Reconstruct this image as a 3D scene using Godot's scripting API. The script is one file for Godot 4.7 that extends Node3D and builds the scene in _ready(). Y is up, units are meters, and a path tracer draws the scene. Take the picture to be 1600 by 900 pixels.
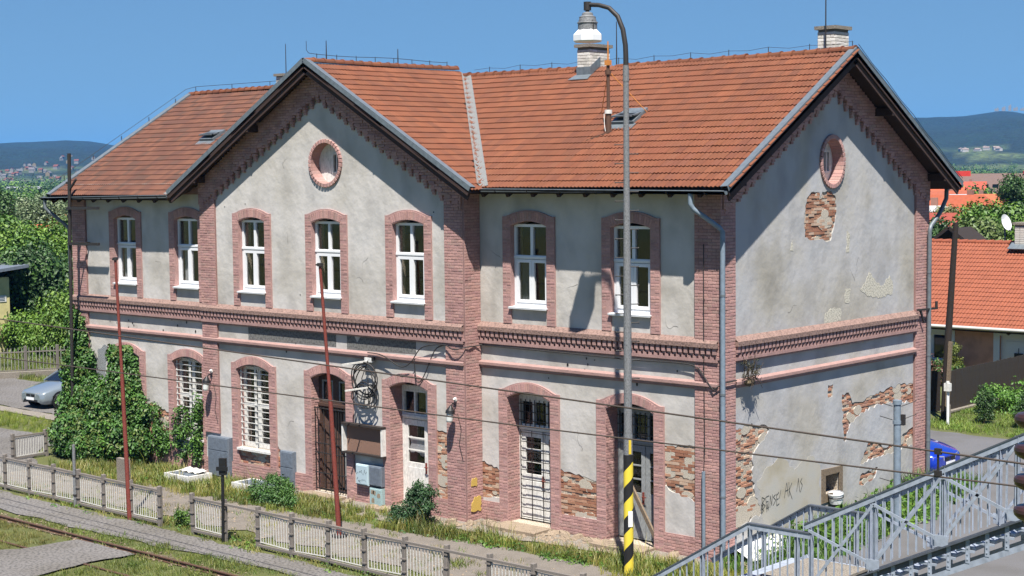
extends Node3D

# ---------------------------------------------------------------- mesh builder
class MB:
	var v := PackedVector3Array()
	var n := PackedVector3Array()
	var c := PackedColorArray()
	var col := Color(1, 1, 1)
	var xf := Transform3D()

	func tri(a: Vector3, b: Vector3, d: Vector3) -> void:   # counter-clockwise seen from outside
		a = xf * a; b = xf * b; d = xf * d
		var nn := (b - a).cross(d - a).normalized()
		v.append(a); v.append(d); v.append(b)
		n.append(nn); n.append(nn); n.append(nn)
		c.append(col); c.append(col); c.append(col)

	func quad(a: Vector3, b: Vector3, d: Vector3, e: Vector3) -> void:
		a = xf * a; b = xf * b; d = xf * d; e = xf * e
		var nn := (d - a).cross(e - b).normalized()
		v.append(a); v.append(d); v.append(b); v.append(a); v.append(e); v.append(d)
		for i in 6:
			n.append(nn); c.append(col)

	func squad(p: Array, q: Array) -> void:   # quad with smooth normals
		for i in [0, 2, 1, 0, 3, 2]:
			v.append(xf * p[i]); n.append((xf.basis * q[i]).normalized()); c.append(col)

	func box(p: Vector3, s: Vector3, back := true) -> void:
		var h := s * 0.5
		var a := p - h
		var b := p + h
		quad(Vector3(a.x, a.y, b.z), Vector3(b.x, a.y, b.z), Vector3(b.x, b.y, b.z), Vector3(a.x, b.y, b.z))
		if back:
			quad(Vector3(b.x, a.y, a.z), Vector3(a.x, a.y, a.z), Vector3(a.x, b.y, a.z), Vector3(b.x, b.y, a.z))
		quad(Vector3(b.x, a.y, b.z), Vector3(b.x, a.y, a.z), Vector3(b.x, b.y, a.z), Vector3(b.x, b.y, b.z))
		quad(Vector3(a.x, a.y, a.z), Vector3(a.x, a.y, b.z), Vector3(a.x, b.y, b.z), Vector3(a.x, b.y, a.z))
		quad(Vector3(a.x, b.y, b.z), Vector3(b.x, b.y, b.z), Vector3(b.x, b.y, a.z), Vector3(a.x, b.y, a.z))
		quad(Vector3(a.x, a.y, a.z), Vector3(b.x, a.y, a.z), Vector3(b.x, a.y, b.z), Vector3(a.x, a.y, b.z))

	func bevel(p: Vector3, s: Vector3, r: float) -> void:   # brick with chamfered front edges (front is +z)
		var h := s * 0.5
		var a := p - h
		var b := p + h
		var f := b.z - r
		quad(Vector3(a.x + r, a.y + r, b.z), Vector3(b.x - r, a.y + r, b.z), Vector3(b.x - r, b.y - r, b.z), Vector3(a.x + r, b.y - r, b.z))
		var o := [Vector3(a.x, a.y, f), Vector3(b.x, a.y, f), Vector3(b.x, b.y, f), Vector3(a.x, b.y, f)]
		var i := [Vector3(a.x + r, a.y + r, b.z), Vector3(b.x - r, a.y + r, b.z), Vector3(b.x - r, b.y - r, b.z), Vector3(a.x + r, b.y - r, b.z)]
		var k := [Vector3(a.x, a.y, a.z), Vector3(b.x, a.y, a.z), Vector3(b.x, b.y, a.z), Vector3(a.x, b.y, a.z)]
		for j in 4:
			var m := (j + 1) % 4
			quad(o[j], o[m], i[m], i[j])
			quad(k[j], k[m], o[m], o[j])

	func beam(a: Vector3, b: Vector3, w: float, h: float) -> void:   # rectangular bar from a to b
		var d := (b - a).normalized()
		var up := Vector3.UP if absf(d.y) < 0.98 else Vector3.FORWARD
		var x := d.cross(up).normalized()
		var y := x.cross(d).normalized()
		var keep := xf
		xf = xf * Transform3D(Basis(x, y, -d), (a + b) * 0.5)
		box(Vector3.ZERO, Vector3(w, h, a.distance_to(b)))
		xf = keep

	func tube(p: Array, r: Variant, sides := 8, caps := true) -> void:
		var rings := []
		var ups := []
		var x := Vector3.ZERO
		for i in p.size():
			var d: Vector3 = (p[mini(i + 1, p.size() - 1)] - p[maxi(i - 1, 0)]).normalized()
			if i == 0:
				var up := Vector3.UP if absf(d.y) < 0.9 else Vector3.RIGHT
				x = d.cross(up).normalized()
			else:
				x = (x - d * x.dot(d)).normalized()
			var y := d.cross(x)
			var rad: float = r[i] if r is Array else r
			var ring := []
			var nn := []
			for k in sides:
				var t := TAU * k / sides
				var q := x * cos(t) + y * sin(t)
				ring.append(p[i] + q * rad); nn.append(q)
			rings.append(ring); ups.append(nn)
		for i in p.size() - 1:
			for k in sides:
				var m := (k + 1) % sides
				squad([rings[i][k], rings[i][m], rings[i + 1][m], rings[i + 1][k]], [ups[i][k], ups[i][m], ups[i + 1][m], ups[i + 1][k]])
		if caps:
			for e in [0, p.size() - 1]:
				for k in range(1, sides - 1):
					if e == 0:
						tri(rings[e][0], rings[e][k + 1], rings[e][k])
					else:
						tri(rings[e][0], rings[e][k], rings[e][k + 1])

	func lathe(prof: Array, sides := 16, smooth := true) -> void:   # prof: Vector2(radius, y) from bottom to top
		for i in prof.size() - 1:
			var a: Vector2 = prof[i]
			var b: Vector2 = prof[i + 1]
			var t := Vector2(b.y - a.y, a.x - b.x).normalized()
			for k in sides:
				var u := TAU * k / sides
				var w := TAU * (k + 1) / sides
				var cu := Vector3(cos(u), 0, -sin(u))
				var cw := Vector3(cos(w), 0, -sin(w))
				var p := [cu * a.x + Vector3(0, a.y, 0), cw * a.x + Vector3(0, a.y, 0), cw * b.x + Vector3(0, b.y, 0), cu * b.x + Vector3(0, b.y, 0)]
				if smooth:
					var nu := cu * t.x + Vector3(0, t.y, 0)
					var nw := cw * t.x + Vector3(0, t.y, 0)
					squad(p, [nu, nw, nw, nu])
				else:
					quad(p[0], p[1], p[2], p[3])

	# flat plate in x-y with holes (even-odd), between z = w0 (back) and z = w1 (front)
	func plate(polys: Array, w0: float, w1: float, back := false, sides := true) -> void:
		var xs := []
		var edges := []
		for p: PackedVector2Array in polys:
			for i in p.size():
				var a := p[i]
				var b := p[(i + 1) % p.size()]
				xs.append(a.x)
				if absf(a.x - b.x) > 1e-6:
					edges.append([a, b] if a.x < b.x else [b, a])
		xs.sort()
		for i in xs.size() - 1:
			var xa: float = xs[i]
			var xb: float = xs[i + 1]
			if xb - xa < 1e-5:
				continue
			var hits := []
			for e in edges:
				var a: Vector2 = e[0]
				var b: Vector2 = e[1]
				if a.x <= xa + 1e-6 and b.x >= xb - 1e-6:
					var ya := a.y + (b.y - a.y) * (xa - a.x) / (b.x - a.x)
					var yb := a.y + (b.y - a.y) * (xb - a.x) / (b.x - a.x)
					hits.append(Vector3(ya + yb, ya, yb))
			hits.sort_custom(func(p, q): return p.x < q.x)
			for k in range(0, hits.size() - 1, 2):
				var l: Vector3 = hits[k]
				var u: Vector3 = hits[k + 1]
				quad(Vector3(xa, l.y, w1), Vector3(xb, l.z, w1), Vector3(xb, u.z, w1), Vector3(xa, u.y, w1))
				if back:
					quad(Vector3(xb, l.z, w0), Vector3(xa, l.y, w0), Vector3(xa, u.y, w0), Vector3(xb, u.z, w0))
		if sides:
			for k in polys.size():
				var p: PackedVector2Array = polys[k]
				var area := 0.0
				for i in p.size():
					area += p[i].cross(p[(i + 1) % p.size()])
				var flip := (area < 0) != (k > 0)
				for i in p.size():
					var a := p[i]
					var b := p[(i + 1) % p.size()]
					if flip:
						var t := a; a = b; b = t
					quad(Vector3(a.x, a.y, w1), Vector3(a.x, a.y, w0), Vector3(b.x, b.y, w0), Vector3(b.x, b.y, w1))

	func append_rock(r: ArrayMesh) -> void:
		var a := r.surface_get_arrays(0)
		var p: PackedVector3Array = a[Mesh.ARRAY_VERTEX]
		for i in range(0, p.size(), 3):
			tri(p[i], p[i + 2], p[i + 1])

	func mesh() -> ArrayMesh:
		var a := []
		a.resize(Mesh.ARRAY_MAX)
		a[Mesh.ARRAY_VERTEX] = v; a[Mesh.ARRAY_NORMAL] = n; a[Mesh.ARRAY_COLOR] = c
		var m := ArrayMesh.new()
		m.add_surface_from_arrays(Mesh.PRIMITIVE_TRIANGLES, a)
		return m

var rng := RandomNumberGenerator.new()
var M := {}
var taken := {}

func K(r: float, g: float, b: float, a := 1.0) -> Color:
	return Color(r / 255.0, g / 255.0, b / 255.0, a)

func L(r: float, g: float, b: float) -> Color:   # the same for vertex colours, which are linear
	return K(r, g, b).srgb_to_linear()

func vary(c: Color, s: float) -> Color:
	var k := 1.0 + rng.randf_range(-s, s)
	return Color(c.r * k, c.g * k * (1.0 + rng.randf_range(-s, s) * 0.15), c.b * k * (1.0 + rng.randf_range(-s, s) * 0.2))

func numbered(called: String, parent: Node) -> String:
	var key := "%d/%s" % [parent.get_instance_id(), called]
	var k: int = taken.get(key, 0)
	taken[key] = k + 1
	return called if k == 0 else "%s_%03d" % [called, k]

func obj(called: String, what: Variant, m: Material, parent: Node = self, at := Vector3.ZERO) -> MeshInstance3D:
	var o := MeshInstance3D.new()
	o.name = numbered(called, parent)
	o.mesh = what.mesh() if what is MB else what
	o.material_override = m
	o.position = at
	parent.add_child(o, true)
	return o

func group(called: String, parent: Node, at := Vector3.ZERO, turn := 0.0) -> Node3D:
	var o := Node3D.new()
	o.name = numbered(called, parent)
	o.position = at
	o.rotation.y = turn
	parent.add_child(o, true)
	return o

func tag(o: Node, label: String, category: String, grp := "") -> Node:
	o.set_meta("label", label)
	o.set_meta("category", category)
	if grp:
		o.set_meta("group", grp)
	return o

func thing(called: String, label: String, category: String, at := Vector3.ZERO, turn := 0.0, grp := "") -> Node3D:
	var o := group(called, self, at, turn)
	tag(o, label, category, grp)
	return o

func stuff(o: Node) -> Node:
	o.set_meta("kind", "stuff")
	return o

func struct(called: String, what: Variant, m: Material) -> MeshInstance3D:
	var o := obj(called, what, m)
	o.set_meta("kind", "structure")
	return o

func swarm(called: String, what: Mesh, m: Material, spots: Array, cols: Array, parent: Node = self, at := Vector3.ZERO) -> MultiMeshInstance3D:
	var mm := MultiMesh.new()
	mm.transform_format = MultiMesh.TRANSFORM_3D
	mm.use_colors = cols.size() > 0
	mm.mesh = what
	mm.instance_count = spots.size()
	for i in spots.size():
		mm.set_instance_transform(i, spots[i])
		if cols.size() > 0:
			mm.set_instance_color(i, cols[i])
	var o := MultiMeshInstance3D.new()
	o.name = numbered(called, parent)
	o.multimesh = mm
	o.material_override = m
	o.position = at
	parent.add_child(o, true)
	return o

# ---------------------------------------------------------------- materials
func noise(freq: float, oct := 4, kind := FastNoiseLite.TYPE_SIMPLEX_SMOOTH, s := 1) -> FastNoiseLite:
	var f := FastNoiseLite.new()
	f.noise_type = kind
	f.frequency = freq
	f.fractal_octaves = oct
	f.seed = s
	return f

func ntex(f: FastNoiseLite, stops: Array, size := 512) -> NoiseTexture2D:   # stops: [position, grey or Color]
	var g := Gradient.new()
	var o := PackedFloat32Array()
	var c := PackedColorArray()
	for s in stops:
		o.append(s[0])
		c.append(s[1] if s[1] is Color else Color(s[1], s[1], s[1]))
	g.offsets = o
	g.colors = c
	var t := NoiseTexture2D.new()
	t.width = size; t.height = size
	t.seamless = true
	t.noise = f
	t.color_ramp = g
	return t

func bump(f: FastNoiseLite, strength: float, size := 512) -> NoiseTexture2D:
	var t := NoiseTexture2D.new()
	t.width = size; t.height = size
	t.seamless = true
	t.as_normal_map = true
	t.bump_strength = strength
	t.noise = f
	return t

func mat(c: Color, rough := 0.8, metal := 0.0) -> StandardMaterial3D:
	var m := StandardMaterial3D.new()
	m.albedo_color = Color(c.r * 0.935, c.g * 0.935, c.b * 0.935, c.a)
	m.roughness = rough
	m.metallic = metal
	return m

func surf(c: Color, rough: float, tex: Texture2D, size: Vector3, norm: Texture2D = null, depth := 1.0, over: Texture2D = null, over_size := Vector3.ONE, vc := false) -> StandardMaterial3D:
	var m := mat(c, rough)
	m.albedo_texture = tex
	m.uv1_triplanar = true
	m.uv1_world_triplanar = true
	m.uv1_scale = Vector3.ONE / size
	if norm:
		m.normal_enabled = true
		m.normal_texture = norm
		m.normal_scale = depth
	if over:
		m.detail_enabled = true
		m.detail_albedo = over
		m.detail_blend_mode = BaseMaterial3D.BLEND_MODE_MUL
		m.detail_uv_layer = BaseMaterial3D.DETAIL_UV_2
		m.uv2_triplanar = true
		m.uv2_world_triplanar = true
		m.uv2_scale = Vector3.ONE / over_size
	m.vertex_color_use_as_albedo = vc
	return m

func make_materials() -> void:
	var fine := ntex(noise(0.03, 5, FastNoiseLite.TYPE_PERLIN), [[0.0, 0.86], [0.45, 0.95], [0.6, 0.98], [1.0, 1.0]])
	var grain := ntex(noise(0.09, 3, FastNoiseLite.TYPE_SIMPLEX, 7), [[0.0, 0.76], [0.5, 0.93], [1.0, 1.0]])
	var blotch := ntex(noise(0.008, 5, FastNoiseLite.TYPE_SIMPLEX_SMOOTH, 3), [[0.0, 0.87], [0.4, 0.95], [0.55, 0.98], [1.0, 1.0]])
	var stain := ntex(noise(0.0035, 7, FastNoiseLite.TYPE_PERLIN, 11), [[0.0, K(222, 219, 212)], [0.3, K(240, 238, 233)], [0.5, K(248, 247, 245)], [0.7, K(254, 253, 252)], [1.0, K(244, 245, 246)]], 1024)
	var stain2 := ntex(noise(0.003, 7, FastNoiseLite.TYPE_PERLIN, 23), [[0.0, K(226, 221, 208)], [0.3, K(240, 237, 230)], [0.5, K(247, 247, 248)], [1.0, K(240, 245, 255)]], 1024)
	var crack := ntex(noise(0.02, 4, FastNoiseLite.TYPE_CELLULAR, 5), [[0.0, 0.9], [0.5, 1.0], [1.0, 1.0]])
	var rough_n := bump(noise(0.06, 5, FastNoiseLite.TYPE_PERLIN, 9), 3.0)
	var soft_n := bump(noise(0.02, 4, FastNoiseLite.TYPE_SIMPLEX, 13), 3.0)
	var wood_t := ntex(noise(0.02, 5, FastNoiseLite.TYPE_SIMPLEX, 31), [[0.0, 0.55], [0.5, 0.85], [1.0, 1.0]])
	var gravel_t := ntex(noise(0.12, 3, FastNoiseLite.TYPE_CELLULAR, 41), [[0.0, 0.5], [0.3, 0.75], [0.6, 0.95], [1.0, 1.0]])
	var speck := ntex(noise(0.035, 5, FastNoiseLite.TYPE_SIMPLEX, 51), [[0.0, 0.55], [0.36, 0.82], [0.5, 0.95], [1.0, 1.0]])

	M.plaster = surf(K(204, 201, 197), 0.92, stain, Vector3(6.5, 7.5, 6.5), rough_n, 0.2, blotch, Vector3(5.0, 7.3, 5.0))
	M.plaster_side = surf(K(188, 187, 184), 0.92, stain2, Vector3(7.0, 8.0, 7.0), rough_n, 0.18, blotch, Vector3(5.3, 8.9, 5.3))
	M.core = surf(K(206, 192, 172), 0.95, speck, Vector3(1.1, 1.1, 1.1), rough_n, 1.2, blotch, Vector3(2.5, 2.5, 2.5))
	M.pink = surf(Color(1, 1, 1), 0.88, fine, Vector3(0.8, 0.8, 0.8), rough_n, 0.5, blotch, Vector3(3, 3, 3), true)
	M.pink_mortar = surf(K(158, 122, 116), 0.92, fine, Vector3(0.8, 0.8, 0.8), rough_n, 0.5, blotch, Vector3(3, 3, 3))
	M.pink_flat = surf(K(184, 146, 140), 0.9, fine, Vector3(0.6, 0.6, 0.6), rough_n, 0.6, blotch, Vector3(2, 2, 2))
	M.remnant = surf(K(216, 206, 188), 0.95, speck, Vector3(0.5, 0.5, 0.5), rough_n, 1.0, fine, Vector3(0.25, 0.25, 0.25))
	M.ledge = surf(K(156, 128, 118), 0.92, speck, Vector3(1.5, 1.5, 1.5), rough_n, 0.6, blotch, Vector3(2, 2, 2))
	M.brick = surf(Color(1, 1, 1), 0.92, grain, Vector3(0.35, 0.35, 0.35), rough_n, 0.9, blotch, Vector3(2, 2, 2), true)
	M.tile = surf(Color(1, 1, 1), 0.85, grain, Vector3(0.5, 0.5, 0.5), rough_n, 0.4, blotch, Vector3(3.5, 3.5, 3.5), true)
	M.zinc = surf(K(122, 132, 138), 0.5, blotch, Vector3(0.8, 0.8, 0.8), null, 1.0, fine, Vector3(2, 2, 2))
	M.zinc.metallic = 0.25
	M.pipe = surf(K(132, 148, 162), 0.5, blotch, Vector3(0.7, 0.7, 0.7), null, 1.0, fine, Vector3(2, 2, 2))
	M.valley = surf(K(140, 142, 140), 0.7, speck, Vector3(0.7, 0.7, 0.7))
	M.barge = surf(K(74, 52, 46), 0.85, wood_t, Vector3(0.3, 0.3, 2.0))
	M.soffit = surf(K(62, 42, 36), 0.9, wood_t, Vector3(0.4, 0.4, 2.0))
	M.white = mat(K(232, 234, 236), 0.4)
	M.white_old = surf(K(238, 237, 231), 0.65, blotch, Vector3(0.6, 1.6, 0.6), null, 1.0, fine, Vector3(0.8, 1.4, 0.8))
	M.grey_wood = surf(K(168, 172, 172), 0.85, wood_t, Vector3(0.12, 1.6, 0.12))
	M.brown_wood = surf(K(92, 66, 54), 0.8, wood_t, Vector3(0.12, 1.4, 0.12))
	M.dark_wood = surf(K(52, 42, 36), 0.9, wood_t, Vector3(0.15, 1.5, 0.15))
	M.fence_board = surf(K(62, 54, 47), 0.8, wood_t, Vector3(0.2, 1.8, 0.2))
	M.plank = surf(K(146, 128, 106), 0.85, wood_t, Vector3(0.3, 1.0, 0.3))
	M.glass = mat(Color(0.05, 0.07, 0.07, 0.15), 0.03)
	M.glass.transparency = BaseMaterial3D.TRANSPARENCY_ALPHA
	M.dark_glass = mat(K(24, 30, 36), 0.06)
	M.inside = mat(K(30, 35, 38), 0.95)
	M.curtain = mat(K(205, 208, 212), 0.95)
	M.iron = surf(K(48, 44, 42), 0.6, speck, Vector3(0.5, 0.5, 0.5))
	M.black = mat(K(26, 26, 27), 0.5)
	M.rust = surf(K(138, 62, 50), 0.75, speck, Vector3(0.5, 0.9, 0.5), null, 1.0, fine, Vector3(2, 2, 2))
	M.cable = mat(K(44, 42, 42), 0.7)
	M.wire = mat(K(72, 62, 54), 0.6)
	M.galv = surf(K(138, 140, 142), 0.6, speck, Vector3(0.5, 1.2, 0.5), soft_n, 0.3, fine, Vector3(1, 1, 1))
	M.stair = surf(K(170, 180, 194), 0.5, blotch, Vector3(1.2, 1.2, 1.2), null, 1.0, fine, Vector3(2, 2, 2))
	M.stair_dark = surf(K(84, 90, 99), 0.55, blotch, Vector3(1.2, 1.2, 1.2))
	M.cabinet = surf(K(112, 122, 134), 0.6, blotch, Vector3(0.9, 0.9, 0.9), null, 1.0, fine, Vector3(1, 1, 1))
	M.concrete = surf(K(150, 142, 130), 0.95, speck, Vector3(0.9, 0.9, 0.9), rough_n, 1.0, blotch, Vector3(2, 2, 2))
	M.stone = surf(K(170, 152, 130), 0.95, speck, Vector3(0.6, 0.6, 0.6), rough_n, 1.2, blotch, Vector3(1.2, 1.2, 1.2))
	M.post = surf(K(142, 134, 126), 0.9, speck, Vector3(0.3, 0.3, 0.3), rough_n, 1.0, fine, Vector3(0.2, 0.2, 0.2))
	M.picket = surf(K(150, 150, 146), 0.8, speck, Vector3(0.5, 0.5, 0.5))
	M.bar = surf(K(228, 226, 218), 0.75, speck, Vector3(0.5, 0.5, 0.5))
	M.chimney = surf(Color(1, 1, 1), 0.9, fine, Vector3(0.5, 0.5, 0.5), rough_n, 0.6, null, Vector3.ONE, true)
	M.asphalt = surf(K(122, 119, 116), 0.95, speck, Vector3(2.2, 2.2, 2.2), rough_n, 0.7, stain, Vector3(9, 9, 9))
	M.road = surf(K(112, 112, 114), 0.95, grain, Vector3(1.0, 1.0, 1.0), rough_n, 0.6, stain, Vector3(7, 7, 7))
	M.gravel = surf(K(142, 134, 124), 0.98, gravel_t, Vector3(0.9, 0.9, 0.9), rough_n, 1.2, blotch, Vector3(3, 3, 3))
	M.soil = surf(K(112, 100, 78), 1.0, speck, Vector3(1.2, 1.2, 1.2), rough_n, 1.0, blotch, Vector3(3, 3, 3))
	M.turf = surf(K(98, 104, 52), 1.0, speck, Vector3(0.9, 0.9, 0.9), rough_n, 1.2, blotch, Vector3(4, 4, 4))
	M.plain = surf(K(88, 106, 62), 1.0, speck, Vector3(60, 60, 60), null, 1.0, blotch, Vector3(400, 400, 400))
	M.rail = surf(K(98, 70, 54), 0.7, speck, Vector3(0.4, 0.4, 0.4))
	M.leaf = mat(Color(1, 1, 1), 0.55)
	M.leaf.vertex_color_use_as_albedo = true
	M.leaf.backlight_enabled = true
	M.leaf.backlight = K(70, 90, 30)
	M.paint = mat(Color(1, 1, 1), 0.75)
	M.paint.vertex_color_use_as_albedo = true
	M.house = surf(Color(1, 1, 1), 0.9, blotch, Vector3(3, 3, 3), null, 1.0, null, Vector3.ONE, true)
	M.hill = surf(Color(1, 1, 1), 1.0, ntex(noise(0.11, 3, FastNoiseLite.TYPE_CELLULAR, 61), [[0.0, 0.35], [0.35, 0.68], [0.7, 0.95], [1.0, 1.0]], 1024), Vector3(1300, 1300, 1300), bump(noise(0.11, 3, FastNoiseLite.TYPE_CELLULAR, 61), 10.0, 1024), 1.2, blotch, Vector3(1900, 1900, 1900), true)

# ---------------------------------------------------------------- scene
func _ready() -> void:
	rng.seed = 20240607
	# camera on the footbridge
	var cam := Camera3D.new()
	cam.name = "camera"
	cam.transform = Transform3D(Basis.from_euler(Vector3(deg_to_rad(-4.1251), deg_to_rad(42.1432), deg_to_rad(-0.6375)), EULER_ORDER_YXZ), Vector3(21.3013, 9.2103, 30.7333))
	cam.fov = 20.3843
	cam.near = 0.1
	cam.far = 9000.0
	add_child(cam)
	cam.current = true
	# sky
	var sky := ProceduralSkyMaterial.new()
	sky.sky_top_color = K(38, 92, 170)
	sky.sky_horizon_color = K(132, 179, 216)
	sky.sky_curve = 0.2
	sky.ground_bottom_color = K(92, 96, 84)
	sky.ground_horizon_color = K(150, 170, 185)
	sky.energy_multiplier = 0.5
	var env := Environment.new()
	env.background_mode = Environment.BG_SKY
	env.sky = Sky.new()
	env.sky.sky_material = sky
	env.tonemap_mode = Environment.TONE_MAPPER_LINEAR
	env.tonemap_exposure = 2.08
	env.sdfgi_enabled = true
	env.ssao_enabled = true
	env.ssil_enabled = true
	env.fog_enabled = true
	env.fog_density = 0.00009
	env.fog_light_color = K(40, 86, 130)
	var we := WorldEnvironment.new()
	we.name = "environment"
	we.environment = env
	add_child(we)
	# sun
	var sun := DirectionalLight3D.new()
	sun.name = "sun"
	sun.look_at_from_position(Vector3.ZERO, Vector3(-0.92, -2.55, -1.0), Vector3.UP)
	sun.light_energy = 1.6
	sun.light_color = Color(1.0, 0.975, 0.94)
	sun.light_angular_distance = 0.53
	sun.shadow_enabled = true
	add_child(sun)
	make_materials()
	build_ground()
	build_far()
	build_station()
	build_roof()
	build_house()
	build_things()
	build_plants()

# ---------------------------------------------------------------- station building
var st: Node3D
var soft_bricks: MB          # courses beyond the ones built singly
var single := 0              # bricks built singly so far
var brick_kinds := []
const PINK := [[188, 147, 141], [184, 143, 137], [193, 152, 145], [178, 137, 132], [195, 153, 144], [180, 146, 138]]
const CLAY := [[182, 132, 104], [190, 140, 112], [172, 118, 92], [198, 152, 124], [176, 134, 114], [206, 178, 154]]

func pal(p: Array) -> Color:
	var q: Array = p[rng.randi() % p.size()]
	return vary(L(q[0], q[1], q[2]), 0.07)

func arch(cx: float, hw: float, y0: float, spring: float, apex: float) -> PackedVector2Array:
	var p := PackedVector2Array([Vector2(cx - hw, y0), Vector2(cx + hw, y0)])
	for i in 13:
		var t := 1.0 - i / 6.0
		p.append(Vector2(cx + hw * t, spring + (apex - spring) * (1.0 - t * t)))
	return p

func surround(cx: float, hi: float, ho: float, yb: float, spring: float, apex: float, yc: float, top: float) -> PackedVector2Array:
	var p := PackedVector2Array([Vector2(cx - ho, yb), Vector2(cx - hi, yb)])
	for i in 13:
		var t := i / 6.0 - 1.0
		p.append(Vector2(cx + hi * t, spring + (apex - spring) * (1.0 - t * t)))
	p.append_array([Vector2(cx + hi, yb), Vector2(cx + ho, yb), Vector2(cx + ho, yc)])
	for i in 17:
		var t := 0.9 - i * 0.9 / 8.0
		p.append(Vector2(cx + ho * t, yc + (top - yc) * maxf(0.0, 1.0 - (t / 0.86) * (t / 0.86))))
	p.append(Vector2(cx - ho, yc))
	return p

func jag(pts: Array, step := 0.09, amp := 0.035) -> PackedVector2Array:   # a ragged outline through the given corners
	var o := PackedVector2Array()
	for i in pts.size():
		var a: Vector2 = pts[i]
		var b: Vector2 = pts[(i + 1) % pts.size()]
		var k := maxi(1, int(a.distance_to(b) / step))
		var side := (b - a).orthogonal().normalized()
		for j in k:
			o.append(a.lerp(b, float(j) / k) + (side * rng.randf_range(-amp, amp) if j > 0 else Vector2.ZERO))
	return o

func v2(a: Array) -> Array:
	var o := []
	for i in range(0, a.size(), 2):
		o.append(Vector2(a[i], a[i + 1]))
	return o

func holes_merged(outer: PackedVector2Array, holes: Array) -> Array:
	var h := holes.duplicate()
	var again := true
	while again:
		again = false
		for i in h.size():
			for j in range(i + 1, h.size()):
				if not again and Geometry2D.intersect_polygons(h[i], h[j]).size() > 0:
					var m := Geometry2D.merge_polygons(h[i], h[j])
					if m.size() >= 1:
						var big: PackedVector2Array = m[0]
						for q in m:
							if q.size() > big.size():
								big = q
						h.remove_at(j)
						h[i] = big
						again = true
	var o := [outer]
	o.append_array(h)
	return o

# running bond in u-v; those of a patch are built singly as long as the count allows
func courses(mb: MB, xf: Transform3D, u0: float, u1: float, v0: float, v1: float, w: float, proud: float, colours: Array, inside := PackedVector2Array(), bl := 0.25, ch := 0.076, loss := 0.0, alone: Node3D = null, m: Material = null, rough := 0.004) -> void:
	mb.xf = xf
	var r := 0
	var y := v0
	while y + ch * 0.6 < v1:
		var h := minf(ch, v1 - y) - 0.011
		var x := u0 - (bl * 0.5 if r % 2 else 0.0)
		while x < u1 - 0.02:
			var a := maxf(x, u0)
			var b := minf(x + bl, u1)
			x += bl
			if b - a < 0.04:
				continue
			var mid := Vector2((a + b) * 0.5, y + h * 0.5)
			if inside.size() > 0 and not Geometry2D.is_point_in_polygon(mid, inside):
				continue
			if rng.randf() < loss:
				continue
			var d := proud + rng.randf_range(-rough, rough)
			var c := pal(colours)
			if alone and single < 300:
				single += 1
				var kind := rng.randi() % 10
				var o := obj("brick", brick_kinds[kind], m, alone)
				o.transform = xf * Transform3D(Basis.from_scale(Vector3(b - a - 0.012, h, 1)).rotated(Vector3.BACK, rng.randf_range(-0.02, 0.02)), Vector3(mid.x, mid.y, w + d - 0.03))
			else:
				mb.col = c
				mb.bevel(Vector3(mid.x, mid.y, w + d * 0.5 - 0.02), Vector3(b - a - 0.011, h, d + 0.04), 0.006)
		y += ch
		r += 1
	mb.xf = Transform3D()

const UP_X := [[-2.6, 0], [-5.9, 0], [-9.76, 1], [-13.1, 1], [-16.44, 1], [-19.79, 2], [-23.08, 2]]
const LOW_X := [[-2.65, 0], [-5.95, 0], [-9.83, 1], [-13.12, 1], [-16.5, 1], [-19.87, 2], [-23.2, 2]]
const ZF := [0.0, 0.536, 0.436]

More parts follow.
